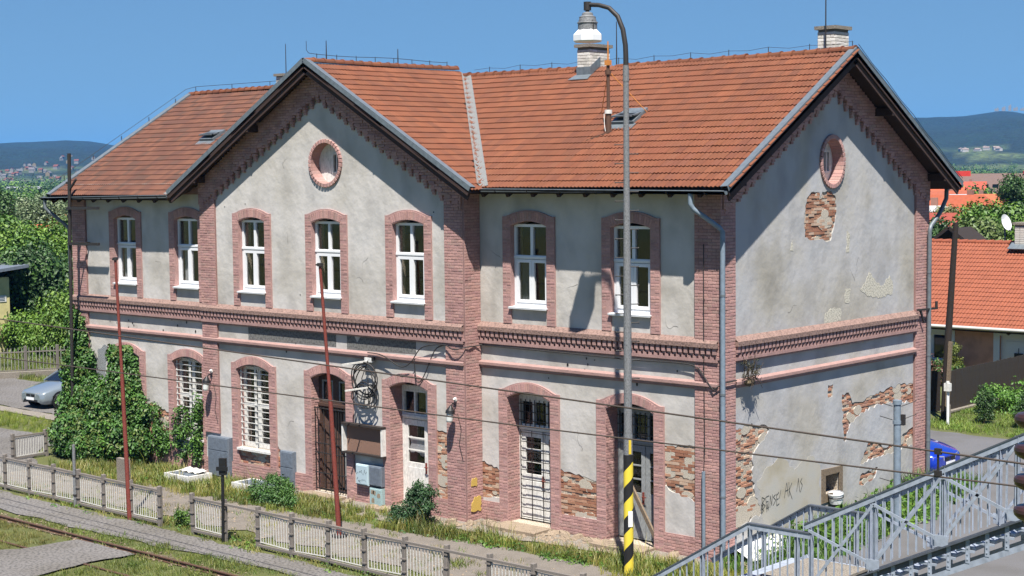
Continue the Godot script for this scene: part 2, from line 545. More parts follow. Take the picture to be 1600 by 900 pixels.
func build_station() -> void:
	st = thing("station_building", "old two-storey railway station with peeling grey plaster, pink brick trim and tiled gables", "building")
	soft_bricks = MB.new()
	for i in 10:
		var b := MB.new()
		b.col = pal(CLAY)
		b.bevel(Vector3.ZERO, Vector3(1, 1, 0.06), 0.008)
		brick_kinds.append(b.mesh())
	var spans := [[-7.69, 0.0], [-18.9, -7.69], [-26.13, -18.9]]
	# plaster lost from the walls, as outlines on each front
	var lost := [[
		jag(v2([-4.97, 0.5, -3.68, 0.5, -3.68, 1.5, -4.1, 1.56, -4.5, 1.6, -4.97, 1.64])),
		jag(v2([-7.75, 0.62, -6.95, 0.62, -6.95, 1.36, -7.3, 1.5, -7.75, 1.57])),
		jag(v2([-1.66, 1.66, -1.3, 1.5, -0.66, 1.36, -0.66, 2.72, -1.1, 2.66, -1.66, 2.62]))], [
		jag(v2([-8.9, 0.45, -8.3, 0.45, -8.3, 2.28, -8.9, 2.4])),
		jag(v2([-17.4, 0.1, -15.6, 0.1, -15.6, 0.86, -17.4, 0.9])),
		jag(v2([-15.5, 0.5, -15.0, 0.55, -15.15, 0.95, -15.5, 1.25]), 0.08, 0.05)], [
		jag(v2([-22.35, 0.1, -20.8, 0.1, -20.8, 1.62, -21.3, 1.75, -21.9, 1.92, -22.35, 1.7]))]]
	var brick_part := group("exposed_brickwork", st)
	for f in 3:
		var z: float = ZF[f]
		var xf := Transform3D(Basis(), Vector3(0, 0, z))
		var x0: float = spans[f][0]
		var x1: float = spans[f][1]
		var outer := PackedVector2Array([Vector2(x0, -0.3), Vector2(x1, -0.3), Vector2(x1, 8.98), Vector2(x0, 8.98)])
		if f == 1:
			outer = PackedVector2Array([Vector2(x0, -0.3), Vector2(x1, -0.3), Vector2(x1, 9.0), Vector2(-13.3, 12.15), Vector2(x0, 9.0)])
		var open := []
		for u in UP_X:
			if u[1] == f:
				open.append(arch(u[0], 0.63, 5.72, 7.84, 7.97))
		for u in LOW_X:
			if u[1] == f:
				open.append(arch(u[0], 0.755, 1.0 if u[0] < -15.0 else 0.06, 3.38, 3.55))
		var core_open := open.duplicate()
		if f == 1:
			open.append(oval(-13.08, 9.53, 0.6, 0.58))
			core_open.append(oval(-13.08, 9.53, 0.6, 0.58))
		var w := MB.new()
		w.xf = xf
		var p: Array = [outer]
		p.append_array(core_open)
		w.plate(p, -0.46, -0.03, true)
		obj("brick_wall", w, M.core, st)
		var gable := outer
		if f == 1:
			gable = PackedVector2Array([Vector2(x0, -0.3), Vector2(x1, -0.3), Vector2(x1, 8.3), Vector2(-13.3, 11.3), Vector2(x0, 8.1)])
		w = MB.new()
		w.xf = xf
		var pl_holes := open.duplicate()
		pl_holes.append_array(lost[f])
		w.plate(holes_merged(gable, pl_holes), -0.03, 0.0)
		obj("plaster_wall", w, M.plaster, st)
		for q in lost[f]:
			courses(soft_bricks, xf, x0, x1, 0.05, 2.9, -0.03, 0.018, CLAY, q, 0.25, 0.076, 0.06, brick_part if f < 1 else null, M.brick, 0.012)
		# plinth band
		var edges := [x0]
		for u in LOW_X:
			if u[1] == f and u[0] > -15.0:
				edges.append_array([u[0] - 0.76, u[0] + 0.76])
		edges.append(x1)
		edges.sort()
		for i in range(0, edges.size(), 2):
			w = MB.new()
			w.xf = xf
			w.box(Vector3((edges[i] + edges[i + 1]) * 0.5, 0.2, 0.025), Vector3(edges[i + 1] - edges[i], 0.62, 0.05))
			obj("plinth", w, M.pink_mortar, st)
			courses(soft_bricks, xf, edges[i], edges[i + 1], -0.1, 0.5, 0.05, 0.006, PINK)
		cornice(xf, x0, x1)
	# right gable wall (u runs from the front corner to the back)
	var rx := Transform3D(Basis(Vector3(0, 0, -1), Vector3(0, 1, 0), Vector3(1, 0, 0)), Vector3.ZERO)
	var go := PackedVector2Array([Vector2(0.03, -0.3), Vector2(9.99, -0.3), Vector2(9.99, 8.98), Vector2(5.0, 11.95), Vector2(0.03, 8.98)])
	var gp := PackedVector2Array([Vector2(0.03, -0.3), Vector2(9.99, -0.3), Vector2(9.99, 8.2), Vector2(5.0, 11.2), Vector2(0.03, 8.2)])
	var ro := oval(4.95, 9.4, 0.5, 0.58)
	var niche := PackedVector2Array([Vector2(4.66, 0.9), Vector2(5.34, 0.9), Vector2(5.34, 1.38), Vector2(4.66, 1.38)])
	var rl := [
		jag(v2([3.69, 7.5, 4.05, 7.44, 4.91, 7.39, 5.03, 7.65, 5.18, 8.13, 5.12, 8.53, 4.81, 8.66, 4.5, 8.64, 4.42, 8.5, 4.36, 8.62, 3.98, 8.64, 3.77, 8.49, 3.66, 8.0])),
		jag(v2([0.5, 0.6, 1.74, 0.9, 1.46, 1.44, 1.32, 2.0, 1.46, 2.46, 1.74, 2.65, 2.08, 2.89, 1.74, 3.07, 1.1, 3.12, 0.5, 3.06]), 0.1, 0.06),
		jag(v2([5.57, 2.17, 5.7, 2.12, 5.89, 2.52, 6.45, 2.79, 7.46, 2.9, 9.35, 2.76, 9.35, 3.3, 7.97, 3.31, 6.45, 3.08, 6.02, 3.1, 5.82, 3.4, 5.5, 3.39]), 0.1, 0.05),
		jag(v2([6.3, 1.28, 6.46, 1.43, 7.13, 1.5, 8.17, 1.48, 9.35, 1.57, 9.35, 2.11, 8.34, 1.77, 7.82, 1.67, 7.3, 1.88, 6.89, 1.97, 6.6, 1.6]), 0.1, 0.05),
		jag(v2([6.37, 0.89, 6.63, 0.83, 7.24, 0.97, 7.38, 1.21, 6.46, 1.14]), 0.1, 0.04),
		jag(v2([4.8, 3.37, 5.04, 3.4, 5.05, 3.7, 4.8, 3.7]), 0.08, 0.04)]
	var w2 := MB.new()
	w2.xf = rx
	w2.plate([go, ro, niche], -0.46, -0.03, true)
	obj("brick_wall", w2, M.core, st)
	w2 = MB.new()
	w2.xf = rx
	var rh := [ro, niche]
	rh.append_array(rl)
	w2.plate(holes_merged(gp, rh), -0.03, 0.0)
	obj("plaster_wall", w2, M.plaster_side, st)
	for i in rl.size():
		courses(soft_bricks, rx, 0.5, 9.4, 0.5, 8.9, -0.03, 0.016, CLAY, rl[i], 0.25, 0.076, [0.1, 0.35, 0.2, 0.3, 0.2, 0.3][i], brick_part if i < 1 else null, M.brick, 0.012)
	cornice(rx, 0.52, 9.3)
	for q in [[0, 5, 0.1, 0.25], [1, 13, 0.12, 0.36], [2, 14, 0.08, 0.22], [3, 14, 0.08, 0.2], [4, 4, 0.08, 0.16]]:
		smears(rx, rl[q[0]], q[1], q[2], q[3])
	for q in [[0, 0, 6, 0.08, 0.2], [0, 1, 2, 0.08, 0.16], [0, 2, 7, 0.1, 0.24], [1, 0, 9, 0.08, 0.2], [1, 1, 5, 0.1, 0.2], [2, 0, 12, 0.12, 0.3]]:
		smears(Transform3D(Basis(), Vector3(0, 0, ZF[q[0]])), lost[q[0]][q[1]], q[2], q[3], q[4])
	# thin skim patches where a coat has come off
	var bare := surf(K(206, 202, 186), 0.95, M.concrete.albedo_texture, Vector3(1.1, 1.1, 1.1))
	for q in [jag(v2([6.36, 6.06, 6.65, 6.2, 6.85, 6.49, 7.19, 6.21, 7.53, 6.08, 7.94, 6.34, 8.12, 6.07, 8.08, 5.82, 7.43, 5.77, 6.75, 5.85])),
			jag(v2([4.62, 5.28, 5.4, 5.3, 5.42, 5.62, 4.9, 5.66, 4.66, 5.55])),
			jag(v2([5.62, 5.75, 5.86, 5.75, 5.9, 6.1, 5.62, 6.12])),
			jag(v2([5.66, 7.05, 5.82, 7.05, 5.86, 7.5, 5.7, 7.62])),
			jag(v2([3.0, 7.22, 3.14, 7.2, 3.1, 7.46]), 0.06, 0.02)]:
		var skim := MB.new()
		skim.xf = rx
		skim.plate([q], 0.0, 0.005)
		obj("bare_plaster_patch", skim, bare, st)
	var board := surf(K(118, 118, 115), 0.85, M.concrete.albedo_texture, Vector3(1.8, 1.8, 1.8))
	for q in [PackedVector2Array([Vector2(-16.72, 4.3), Vector2(-12.78, 4.33), Vector2(-12.78, 4.74), Vector2(-16.72, 4.73)]),
			PackedVector2Array([Vector2(-12.32, 4.3), Vector2(-9.55, 4.34), Vector2(-9.55, 4.74), Vector2(-11.7, 4.74), Vector2(-11.9, 4.5), Vector2(-12.05, 4.74), Vector2(-12.32, 4.74)])]:
		var grey := MB.new()
		grey.xf = Transform3D(Basis(), Vector3(0, 0, ZF[1]))
		grey.plate([q], 0.0, 0.006)
		obj("painted_over_name_board", grey, board, st)
	var gp2 := MB.new()
	gp2.xf = Transform3D(Basis(), Vector3(0, 0, ZF[2]))
	gp2.plate([jag(v2([-25.0, 2.1, -24.5, 2.25, -24.42, 3.0, -24.1, 3.5, -24.5, 3.64, -24.9, 3.4]))], 0.0, 0.006)
	obj("grey_plaster_patch", gp2, surf(K(150, 154, 156), 0.95, M.concrete.albedo_texture, Vector3(1.1, 1.1, 1.1)), st)
	# holes and nail marks in the plaster
	var spot := MB.new()
	for i in 46:
		var f := rng.randi() % 3
		var sx := rng.randf_range(spans[f][0] + 0.9, spans[f][1] - 0.3)
		var sy := rng.randf_range(3.95, 9.2 if f == 1 else 4.9)
		var s := rng.randf_range(0.012, 0.04)
		spot.xf = Transform3D(Basis(), Vector3(sx, sy, ZF[f] + 0.006))
		spot.plate([oval(0, 0, s, s * rng.randf_range(0.8, 1.8), 7)], 0.0, 0.002, false, false)
	stuff(obj("nail_hole", spot, M.black, st))
	# fine cracks and the beige repair low on the right wall
	for q in [[-6.9, 7.0, 0.5, 0], [-4.3, 6.4, 0.4, 0], [-4.2, 2.2, 0.7, 0], [-1.2, 5.5, 0.6, 0], [-11.4, 6.9, 0.5, 1], [-11.6, 6.2, 0.4, 1], [-14.8, 7.2, 0.4, 1], [-14.7, 2.0, 0.5, 1], [-21.5, 6.5, 0.4, 2], [-14.9, 9.4, 0.5, 1]]:
		crack(Transform3D(Basis(), Vector3(q[0], q[1], ZF[q[3]])), q[2])
	for q in [[6.3, 6.9, 0.6], [6.1, 6.3, 0.4], [2.9, 5.7, 0.5], [2.6, 2.0, 0.7], [3.6, 1.9, 0.5], [6.9, 1.2, 0.7], [8.2, 2.6, 0.4]]:
		crack(rx * Transform3D(Basis(), Vector3(q[0], q[1], 0.0)), q[2])
	var rep := MB.new()
	rep.xf = rx
	rep.plate([jag(v2([1.85, 0.3, 4.4, 0.4, 4.42, 1.7, 4.0, 2.0, 3.2, 1.75, 2.6, 2.15, 2.0, 2.0, 1.55, 1.7, 1.75, 1.2]), 0.12, 0.05)], 0.0, 0.003)
	obj("plaster_repair", rep, surf(K(186, 182, 170), 0.95, M.plaster_side.albedo_texture, Vector3(3, 3, 3)), st)
	# left and back walls, floors
	w2 = MB.new()
	w2.xf = Transform3D(Basis(Vector3(0, 0, 1), Vector3(0, 1, 0), Vector3(-1, 0, 0)), Vector3(-26.13, 0, -9.99))
	w2.plate([PackedVector2Array([Vector2(0, -0.3), Vector2(10.4, -0.3), Vector2(10.4, 8.7), Vector2(5.0, 11.95), Vector2(0, 8.98)])], -0.4, 0.0, true)
	w2.xf = Transform3D(Basis(Vector3(-1, 0, 0), Vector3(0, 1, 0), Vector3(0, 0, -1)), Vector3(-0.03, 0, -9.97))
	w2.plate([PackedVector2Array([Vector2(0, -0.3), Vector2(26.08, -0.3), Vector2(26.08, 8.98), Vector2(0, 8.98)])], -0.4, 0.0, true)
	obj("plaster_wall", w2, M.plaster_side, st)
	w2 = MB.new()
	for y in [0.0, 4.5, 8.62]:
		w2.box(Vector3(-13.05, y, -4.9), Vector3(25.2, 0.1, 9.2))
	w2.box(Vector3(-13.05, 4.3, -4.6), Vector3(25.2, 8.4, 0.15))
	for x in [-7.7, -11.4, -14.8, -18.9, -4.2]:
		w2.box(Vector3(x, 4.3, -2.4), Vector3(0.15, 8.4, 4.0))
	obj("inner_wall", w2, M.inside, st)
	# pilasters
	for a in [[-8.37, -7.69, 1, 9.0], [-18.9, -18.16, 1, 9.0], [-26.13, -25.32, 2, 8.9], [-0.68, 0.07, 0, 9.1]]:
		pilaster(Transform3D(Basis(), Vector3(0, 0, ZF[a[2]])), a[0], a[1], a[3], 1.3 if a[0] == -18.9 else -0.2)
	pilaster(rx, -0.07, 0.55, 8.95, -0.2)
	pilaster(rx, 9.28, 10.03, 8.95, 0.3)
	var ret := Transform3D(Basis(Vector3(0, 0, -1), Vector3(0, 1, 0), Vector3(1, 0, 0)), Vector3(-7.69, 0, ZF[1]))
	pilaster(ret, -0.07, 0.53, 9.0, -0.2)
	# gable friezes
	frieze(Transform3D(Basis(), Vector3(0, 0, ZF[1])), -13.3, 5.6, 12.2, 0.567)
	frieze(rx, 5.0, 5.0, 11.98, 0.596)
	# eaves band under the gutter
	var eb := MB.new()
	eb.box(Vector3(-3.85, 8.86, 0.03), Vector3(7.6, 0.2, 0.06))
	eb.box(Vector3(-22.5, 8.75, 0.47), Vector3(7.2, 0.22, 0.07))
	obj("eaves_band", eb, M.pink_mortar, st)
	courses(soft_bricks, Transform3D(), -7.6, -0.1, 8.76, 8.96, 0.06, 0.01, CLAY)
	# surrounds and windows
	for u in UP_X:
		upper_window(u[0], u[1])
	for u in LOW_X:
		lower_surround(u[0], u[1])
	barred_window(-16.5, ZF[1])
	barred_window(-19.87, ZF[2])
	barred_window(-23.2, ZF[2])
	double_door(-9.83, ZF[1] - 0.46, 0)
	double_door(-5.95, -0.46, 1)
	double_door(-2.65, -0.46, 2)
	dark_door(-13.12, ZF[1] - 0.3)
	oculus(Transform3D(Basis(), Vector3(-13.08, 9.53, ZF[1])), 0.6, 0.58)
	oculus(Transform3D(rx.basis, Vector3(0, 9.4, -4.95)), 0.5, 0.58)
	# cellar opening with its timber frame on the right wall
	var nf := group("cellar_opening", st)
	var n := MB.new()
	n.xf = rx
	n.plate([PackedVector2Array([Vector2(4.48, 0.68), Vector2(5.5, 0.72), Vector2(5.5, 1.53), Vector2(4.48, 1.56)]), niche], -0.02, 0.03)
	obj("frame", n, M.plank, nf)
	n = MB.new()
	n.xf = rx
	n.box(Vector3(5.0, 1.1, -0.6), Vector3(1.2, 1.2, 0.05))
	obj("recess", n, M.iron, nf)
	stuff(obj("brick_course", soft_bricks, M.pink, st))

func crack(xf: Transform3D, l: float) -> void:
	var m := MB.new()
	m.xf = xf
	var p := Vector2.ZERO
	var d := rng.randf() * TAU
	var k := int(l / 0.06)
	for i in k:
		d += rng.randf_range(-0.8, 0.8)
		var q := p + Vector2(cos(d), sin(d)) * 0.06
		var s := (q - p).orthogonal().normalized() * 0.005 * (1.0 - float(i) / (k + 1))
		m.quad(Vector3(p.x + s.x, p.y + s.y, 0.0015), Vector3(p.x - s.x, p.y - s.y, 0.0015), Vector3(q.x - s.x, q.y - s.y, 0.0015), Vector3(q.x + s.x, q.y + s.y, 0.0015))
		p = q
	obj("crack", m, M.iron, st)

func smears(xf: Transform3D, poly: PackedVector2Array, n: int, r0: float, r1: float) -> void:   # old mortar still sticking on the bare bricks
	var lo := poly[0]
	var hi := poly[0]
	for q in poly:
		lo = lo.min(q); hi = hi.max(q)
	for i in n:
		var c := Vector2(rng.randf_range(lo.x, hi.x), rng.randf_range(lo.y, hi.y))
		var r := rng.randf_range(r0, r1)
		var blob := jag(Array(oval(c.x, c.y, r * rng.randf_range(1.0, 1.7), r * 0.75, 9)), 0.06, 0.025)
		for p in Geometry2D.intersect_polygons(poly, blob):
			var m := MB.new()
			m.xf = xf
			m.plate([p], -0.03, -0.009 + 0.0004 * i)
			obj("mortar_remnant", m, M.remnant, st)

func oval(cx: float, cy: float, rx: float, ry: float, k := 28) -> PackedVector2Array:
	var p := PackedVector2Array()
	for i in k:
		p.append(Vector2(cx + rx * cos(TAU * i / k), cy + ry * sin(TAU * i / k)))
	return p

func pilaster(xf: Transform3D, u0: float, u1: float, top: float, base: float) -> void:
	var w := MB.new()
	w.xf = xf
	w.box(Vector3((u0 + u1) * 0.5, (top + base) * 0.5, 0.03), Vector3(u1 - u0 - 0.006, top - base, 0.066))
	obj("pilaster", w, M.pink_mortar, st)
	courses(soft_bricks, xf, u0, u1, base, top, 0.063, 0.008, PINK, PackedVector2Array(), 0.25, 0.076, 0.004, null, null, 0.004)

func cornice(xf: Transform3D, u0: float, u1: float) -> void:
	var c := group("cornice", st)
	var l := u1 - u0
	var m := (u0 + u1) * 0.5
	var w := MB.new()
	w.xf = xf
	w.box(Vector3(m, 5.13, 0.08), Vector3(l, 0.11, 0.16))
	w.quad(Vector3(u0, 5.185, 0.16), Vector3(u1, 5.185, 0.16), Vector3(u1, 5.3, 0.002), Vector3(u0, 5.3, 0.002))
	obj("ledge", w, M.ledge, c)
	w = MB.new()
	w.xf = xf
	w.col = L(176, 141, 135)
	w.box(Vector3(m, 4.94, 0.02), Vector3(l, 0.27, 0.04))
	w.box(Vector3(m, 4.77, 0.055), Vector3(l, 0.07, 0.11))
	w.box(Vector3(m, 4.71, 0.03), Vector3(l, 0.05, 0.06))
	var k := int(l / 0.163)
	for i in k:
		w.col = vary(L(180, 144, 138), 0.08)
		var x := u0 + (i + 0.5) * l / k
		w.box(Vector3(x, 5.0, 0.085), Vector3(0.1, 0.15, 0.09))
		w.box(Vector3(x, 4.9, 0.07), Vector3(0.085, 0.055, 0.06))
		w.box(Vector3(x + l / k * 0.5, 4.835, 0.07), Vector3(0.1, 0.06, 0.07))
	obj("dentil_row", w, M.pink, c)
	w = MB.new()
	w.xf = xf
	w.col = L(174, 141, 134)
	w.box(Vector3(m, 4.2, 0.06), Vector3(l, 0.07, 0.12))
	w.quad(Vector3(u0, 4.235, 0.12), Vector3(u1, 4.235, 0.12), Vector3(u1, 4.28, 0.002), Vector3(u0, 4.28, 0.002))
	w.box(Vector3(m, 4.135, 0.035), Vector3(l, 0.06, 0.07))
	w.box(Vector3(m, 4.09, 0.02), Vector3(l, 0.03, 0.04))
	obj("string_course", w, M.pink, st)

func frieze(xf: Transform3D, mid: float, half: float, apex: float, slope: float) -> void:
	var p := PackedVector2Array([Vector2(mid - half, apex - half * slope), Vector2(mid - half, apex - half * slope - 0.76), Vector2(mid, apex - 0.76), Vector2(mid + half, apex - half * slope - 0.76), Vector2(mid + half, apex - half * slope), Vector2(mid, apex)])
	var q := PackedVector2Array([p[0], p[1] + Vector2(0, 0.07), p[2] + Vector2(0, 0.07), p[3] + Vector2(0, 0.07), p[4], p[5]])
	var w := MB.new()
	w.xf = xf
	w.plate([q], -0.03, 0.1)
	obj("gable_frieze", w, M.pink_mortar, st)
	courses(soft_bricks, xf, mid - half, mid + half, apex - half * slope - 0.84, apex, 0.1, 0.014, PINK, p, 0.25, 0.076, 0.0, null, null, 0.01)
	var t := MB.new()
	t.xf = xf
	var k := int(half / 0.285)
	for i in range(-k, k + 1):
		var x := mid + (i + 0.0) * 0.285
		var y := apex - absf(i * 0.285) * slope - 0.74
		for j in 3:
			t.col = pal(PINK)
			t.box(Vector3(x, y - 0.04 - j * 0.076, 0.05 - j * 0.012), Vector3(0.15 - j * 0.025, 0.066, 0.115 - j * 0.025))
		t.col = pal(PINK)
		t.box(Vector3(x, y + 0.06, 0.06), Vector3(0.2, 0.09, 0.13))
	obj("corbel_row", t, M.pink, st)

func voussoirs(xf: Transform3D, cx: float, hi: float, ho: float, spring: float, apex: float, yc: float, top: float, w: float) -> void:
	var k := int(hi * 2.3 / 0.08)
	for i in k:
		var t := (i + 0.5) / k * 2.0 - 1.0
		var ang := -t * 0.36
		var x := cx + t * (hi + 0.06)
		var ya := spring + (apex - spring) * (1.0 - t * t) + 0.01
		var yb := yc + (top - yc) * (1.0 - t * t) - 0.01
		var keep := Transform3D(Basis(Vector3.BACK, ang), Vector3(x - sin(ang) * 0.0, (ya + yb) * 0.5, 0))
		soft_bricks.xf = xf * keep
		soft_bricks.col = pal(PINK)
		soft_bricks.bevel(Vector3(0, 0, w - 0.007), Vector3(hi * 2.3 / k - 0.006, (yb - ya), 0.02), 0.005)
	soft_bricks.xf = Transform3D()

func upper_window(cx: float, f: int) -> void:
	var z: float = ZF[f]
	var xf := Transform3D(Basis(), Vector3(0, 0, z))
	var w := MB.new()
	w.xf = xf
	w.plate([surround(cx, 0.61, 0.89, 5.3, 7.84, 7.96, 8.08, 8.24)], -0.2, 0.045)
	obj("window_surround", w, M.pink_flat, st)
	courses(soft_bricks, xf, cx - 0.89, cx - 0.61, 5.3, 8.04, 0.041, 0.007, PINK, PackedVector2Array(), 0.28)
	courses(soft_bricks, xf, cx + 0.61, cx + 0.89, 5.3, 8.04, 0.041, 0.007, PINK, PackedVector2Array(), 0.28)
	voussoirs(xf, cx, 0.61, 0.89, 7.84, 7.96, 8.06, 8.22, 0.05)
	var g := group("window", st)
	var m := MB.new()
	m.xf = Transform3D(Basis(), Vector3(cx, 0, z - 0.13))
	m.plate([PackedVector2Array([Vector2(-0.605, 5.74), Vector2(0.605, 5.74), Vector2(0.605, 7.88), Vector2(-0.605, 7.88)]),
		PackedVector2Array([Vector2(-0.535, 5.84), Vector2(-0.535, 6.98), Vector2(0.535, 6.98), Vector2(0.535, 5.84)]),
		PackedVector2Array([Vector2(-0.535, 7.08), Vector2(-0.535, 7.81), Vector2(-0.045, 7.81), Vector2(-0.045, 7.08)]),
		PackedVector2Array([Vector2(0.045, 7.08), Vector2(0.045, 7.81), Vector2(0.535, 7.81), Vector2(0.535, 7.08)])], -0.05, 0.03)
	m.box(Vector3(0, 7.03, 0.04), Vector3(1.2, 0.05, 0.03))
	obj("frame", m, M.white, g)
	for s in [-1, 1]:
		var q := MB.new()
		q.plate([PackedVector2Array([Vector2(-0.262, -0.56), Vector2(0.262, -0.56), Vector2(0.262, 0.56), Vector2(-0.262, 0.56)]),
			PackedVector2Array([Vector2(-0.185, -0.48), Vector2(-0.185, 0.48), Vector2(0.185, 0.48), Vector2(0.185, -0.48)])], -0.03, 0.045)
		obj("sash", q, M.white, g, Vector3(cx + s * 0.266, 6.41, z - 0.13))
		q = MB.new()
		q.box(Vector3.ZERO, Vector3(0.38, 0.97, 0.008))
		obj("pane", q, M.glass, g, Vector3(cx + s * 0.266, 6.41, z - 0.135))
		q = MB.new()
		q.box(Vector3.ZERO, Vector3(0.5, 0.74, 0.008))
		obj("pane", q, M.glass, g, Vector3(cx + s * 0.29, 7.445, z - 0.15))
	m = MB.new()
	m.xf = Transform3D(Basis(Vector3.RIGHT, 0.08), Vector3(cx, 5.73, z))
	m.box(Vector3(0, 0.01, 0.0), Vector3(1.3, 0.02, 0.24))
	m.box(Vector3(0, -0.005, 0.11), Vector3(1.3, 0.04, 0.015))
	obj("sill", m, M.white, g)
	# a net curtain hanging inside some of them
	if f == 2 or cx == -5.9:
		var c := MB.new()
		var a := -0.5
		var b := -0.08 if f == 2 else -0.16
		var k := 22
		for i in k:
			var xa := a + (b - a) * i / k
			var xb := a + (b - a) * (i + 1) / k
			c.quad(Vector3(xa, 5.8, 0.03 * sin(i * 1.7)), Vector3(xb, 5.8, 0.03 * sin((i + 1) * 1.7)), Vector3(xb, 6.98, 0.03 * sin((i + 1) * 1.7)), Vector3(xa, 6.98, 0.03 * sin(i * 1.7)))
		obj("curtain", c, M.curtain if f == 2 else mat(K(120, 128, 132), 0.9), g, Vector3(cx, 0, z - 0.3))

func lower_surround(cx: float, f: int) -> void:
	var xf := Transform3D(Basis(), Vector3(0, 0, ZF[f]))
	var low := 0.0 if cx > -15.0 else 0.3
	var w := MB.new()
	w.xf = xf
	w.plate([surround(cx, 0.74, 1.04, low, 3.36, 3.54, 3.56, 3.8)], -0.5 if cx > -15.0 else -0.2, 0.055)
	obj("window_surround", w, M.pink_flat, st)
	for s in [[-1.04, -0.74], [0.74, 1.04]]:
		courses(soft_bricks, xf, cx + s[0], cx + s[1], low, 3.5, 0.051, 0.007, PINK, PackedVector2Array(), 0.3, 0.076, 0.01)
	voussoirs(xf, cx, 0.74, 1.04, 3.36, 3.54, 3.55, 3.79, 0.06)
	if cx > -15.0:
		var rv := Transform3D(Basis(Vector3(0, 0, -1), Vector3(0, 1, 0), Vector3(1, 0, 0)), Vector3(cx - 0.74, 0, ZF[f] + 0.05))
		courses(soft_bricks, rv, 0.0, 0.5, 0.12, 3.4, 0.0, 0.008, PINK, PackedVector2Array(), 0.25, 0.076, 0.005)

func barred_window(cx: float, z: float) -> void:
	var g := group("barred_window", st)
	var m := MB.new()
	m.xf = Transform3D(Basis(), Vector3(cx, 0, z - 0.2))
	m.plate([PackedVector2Array([Vector2(-0.73, 1.0), Vector2(0.73, 1.0), Vector2(0.73, 3.45), Vector2(-0.73, 3.45)]),
		PackedVector2Array([Vector2(-0.6, 1.14), Vector2(-0.6, 2.22), Vector2(-0.09, 2.22), Vector2(-0.09, 1.14)]),
		PackedVector2Array([Vector2(0.09, 1.14), Vector2(0.09, 2.22), Vector2(0.6, 2.22), Vector2(0.6, 1.14)]),
		PackedVector2Array([Vector2(-0.62, 2.36), Vector2(-0.62, 3.36), Vector2(-0.07, 3.36), Vector2(-0.07, 2.36)]),
		PackedVector2Array([Vector2(0.07, 2.36), Vector2(0.07, 3.36), Vector2(0.62, 3.36), Vector2(0.62, 2.36)])], -0.05, 0.02)
	obj("frame", m, M.white_old, g)
	for s in [[-0.345, 1.68, 0.52, 1.1], [0.345, 1.68, 0.52, 1.1], [-0.345, 2.86, 0.56, 1.02], [0.345, 2.86, 0.56, 1.02]]:
		var q := MB.new()
		q.box(Vector3.ZERO, Vector3(s[2], s[3], 0.008))
		obj("pane", q, M.glass, g, Vector3(cx + s[0], s[1], z - 0.21))
	var rod := MB.new()
	rod.box(Vector3.ZERO, Vector3(0.026, 2.52, 0.02))
	var rm := rod.mesh()
	for x in [-0.68, -0.03, 0.03, 0.68]:
		obj("bar", rm, M.white_old, g, Vector3(cx + x, 2.24, z - 0.045))
	rod = MB.new()
	rod.box(Vector3.ZERO, Vector3(1.4, 0.02, 0.016))
	rm = rod.mesh()
	for i in 14:
		obj("bar", rm, M.white_old, g, Vector3(cx, 1.0 + i * 0.19, z - 0.02))
	m = MB.new()
	m.xf = Transform3D(Basis(), Vector3(cx, 0, z))
	m.box(Vector3(0, 0.95, 0.0), Vector3(1.55, 0.07, 0.22))
	obj("sill", m, M.white_old, g)
	# dark gap under the arch, a thin strip of sheet
	m = MB.new()
	m.xf = Transform3D(Basis(), Vector3(cx, 0, z - 0.02))
	var p := []
	for i in 13:
		var t := i / 6.0 - 1.0
		p.append(Vector3(0.77 * t, 3.4 + 0.17 * (1.0 - t * t), 0))
	for i in 12:
		var a: Vector3 = p[i]
		var b: Vector3 = p[i + 1]
		m.quad(a + Vector3(0, -0.03, 0.1), b + Vector3(0, -0.03, 0.1), b, a)
		m.quad(a + Vector3(0, -0.045, 0.1), b + Vector3(0, -0.045, 0.1), b + Vector3(0, -0.03, 0.1), a + Vector3(0, -0.03, 0.1))
	obj("arch_flashing", m, M.iron, g)

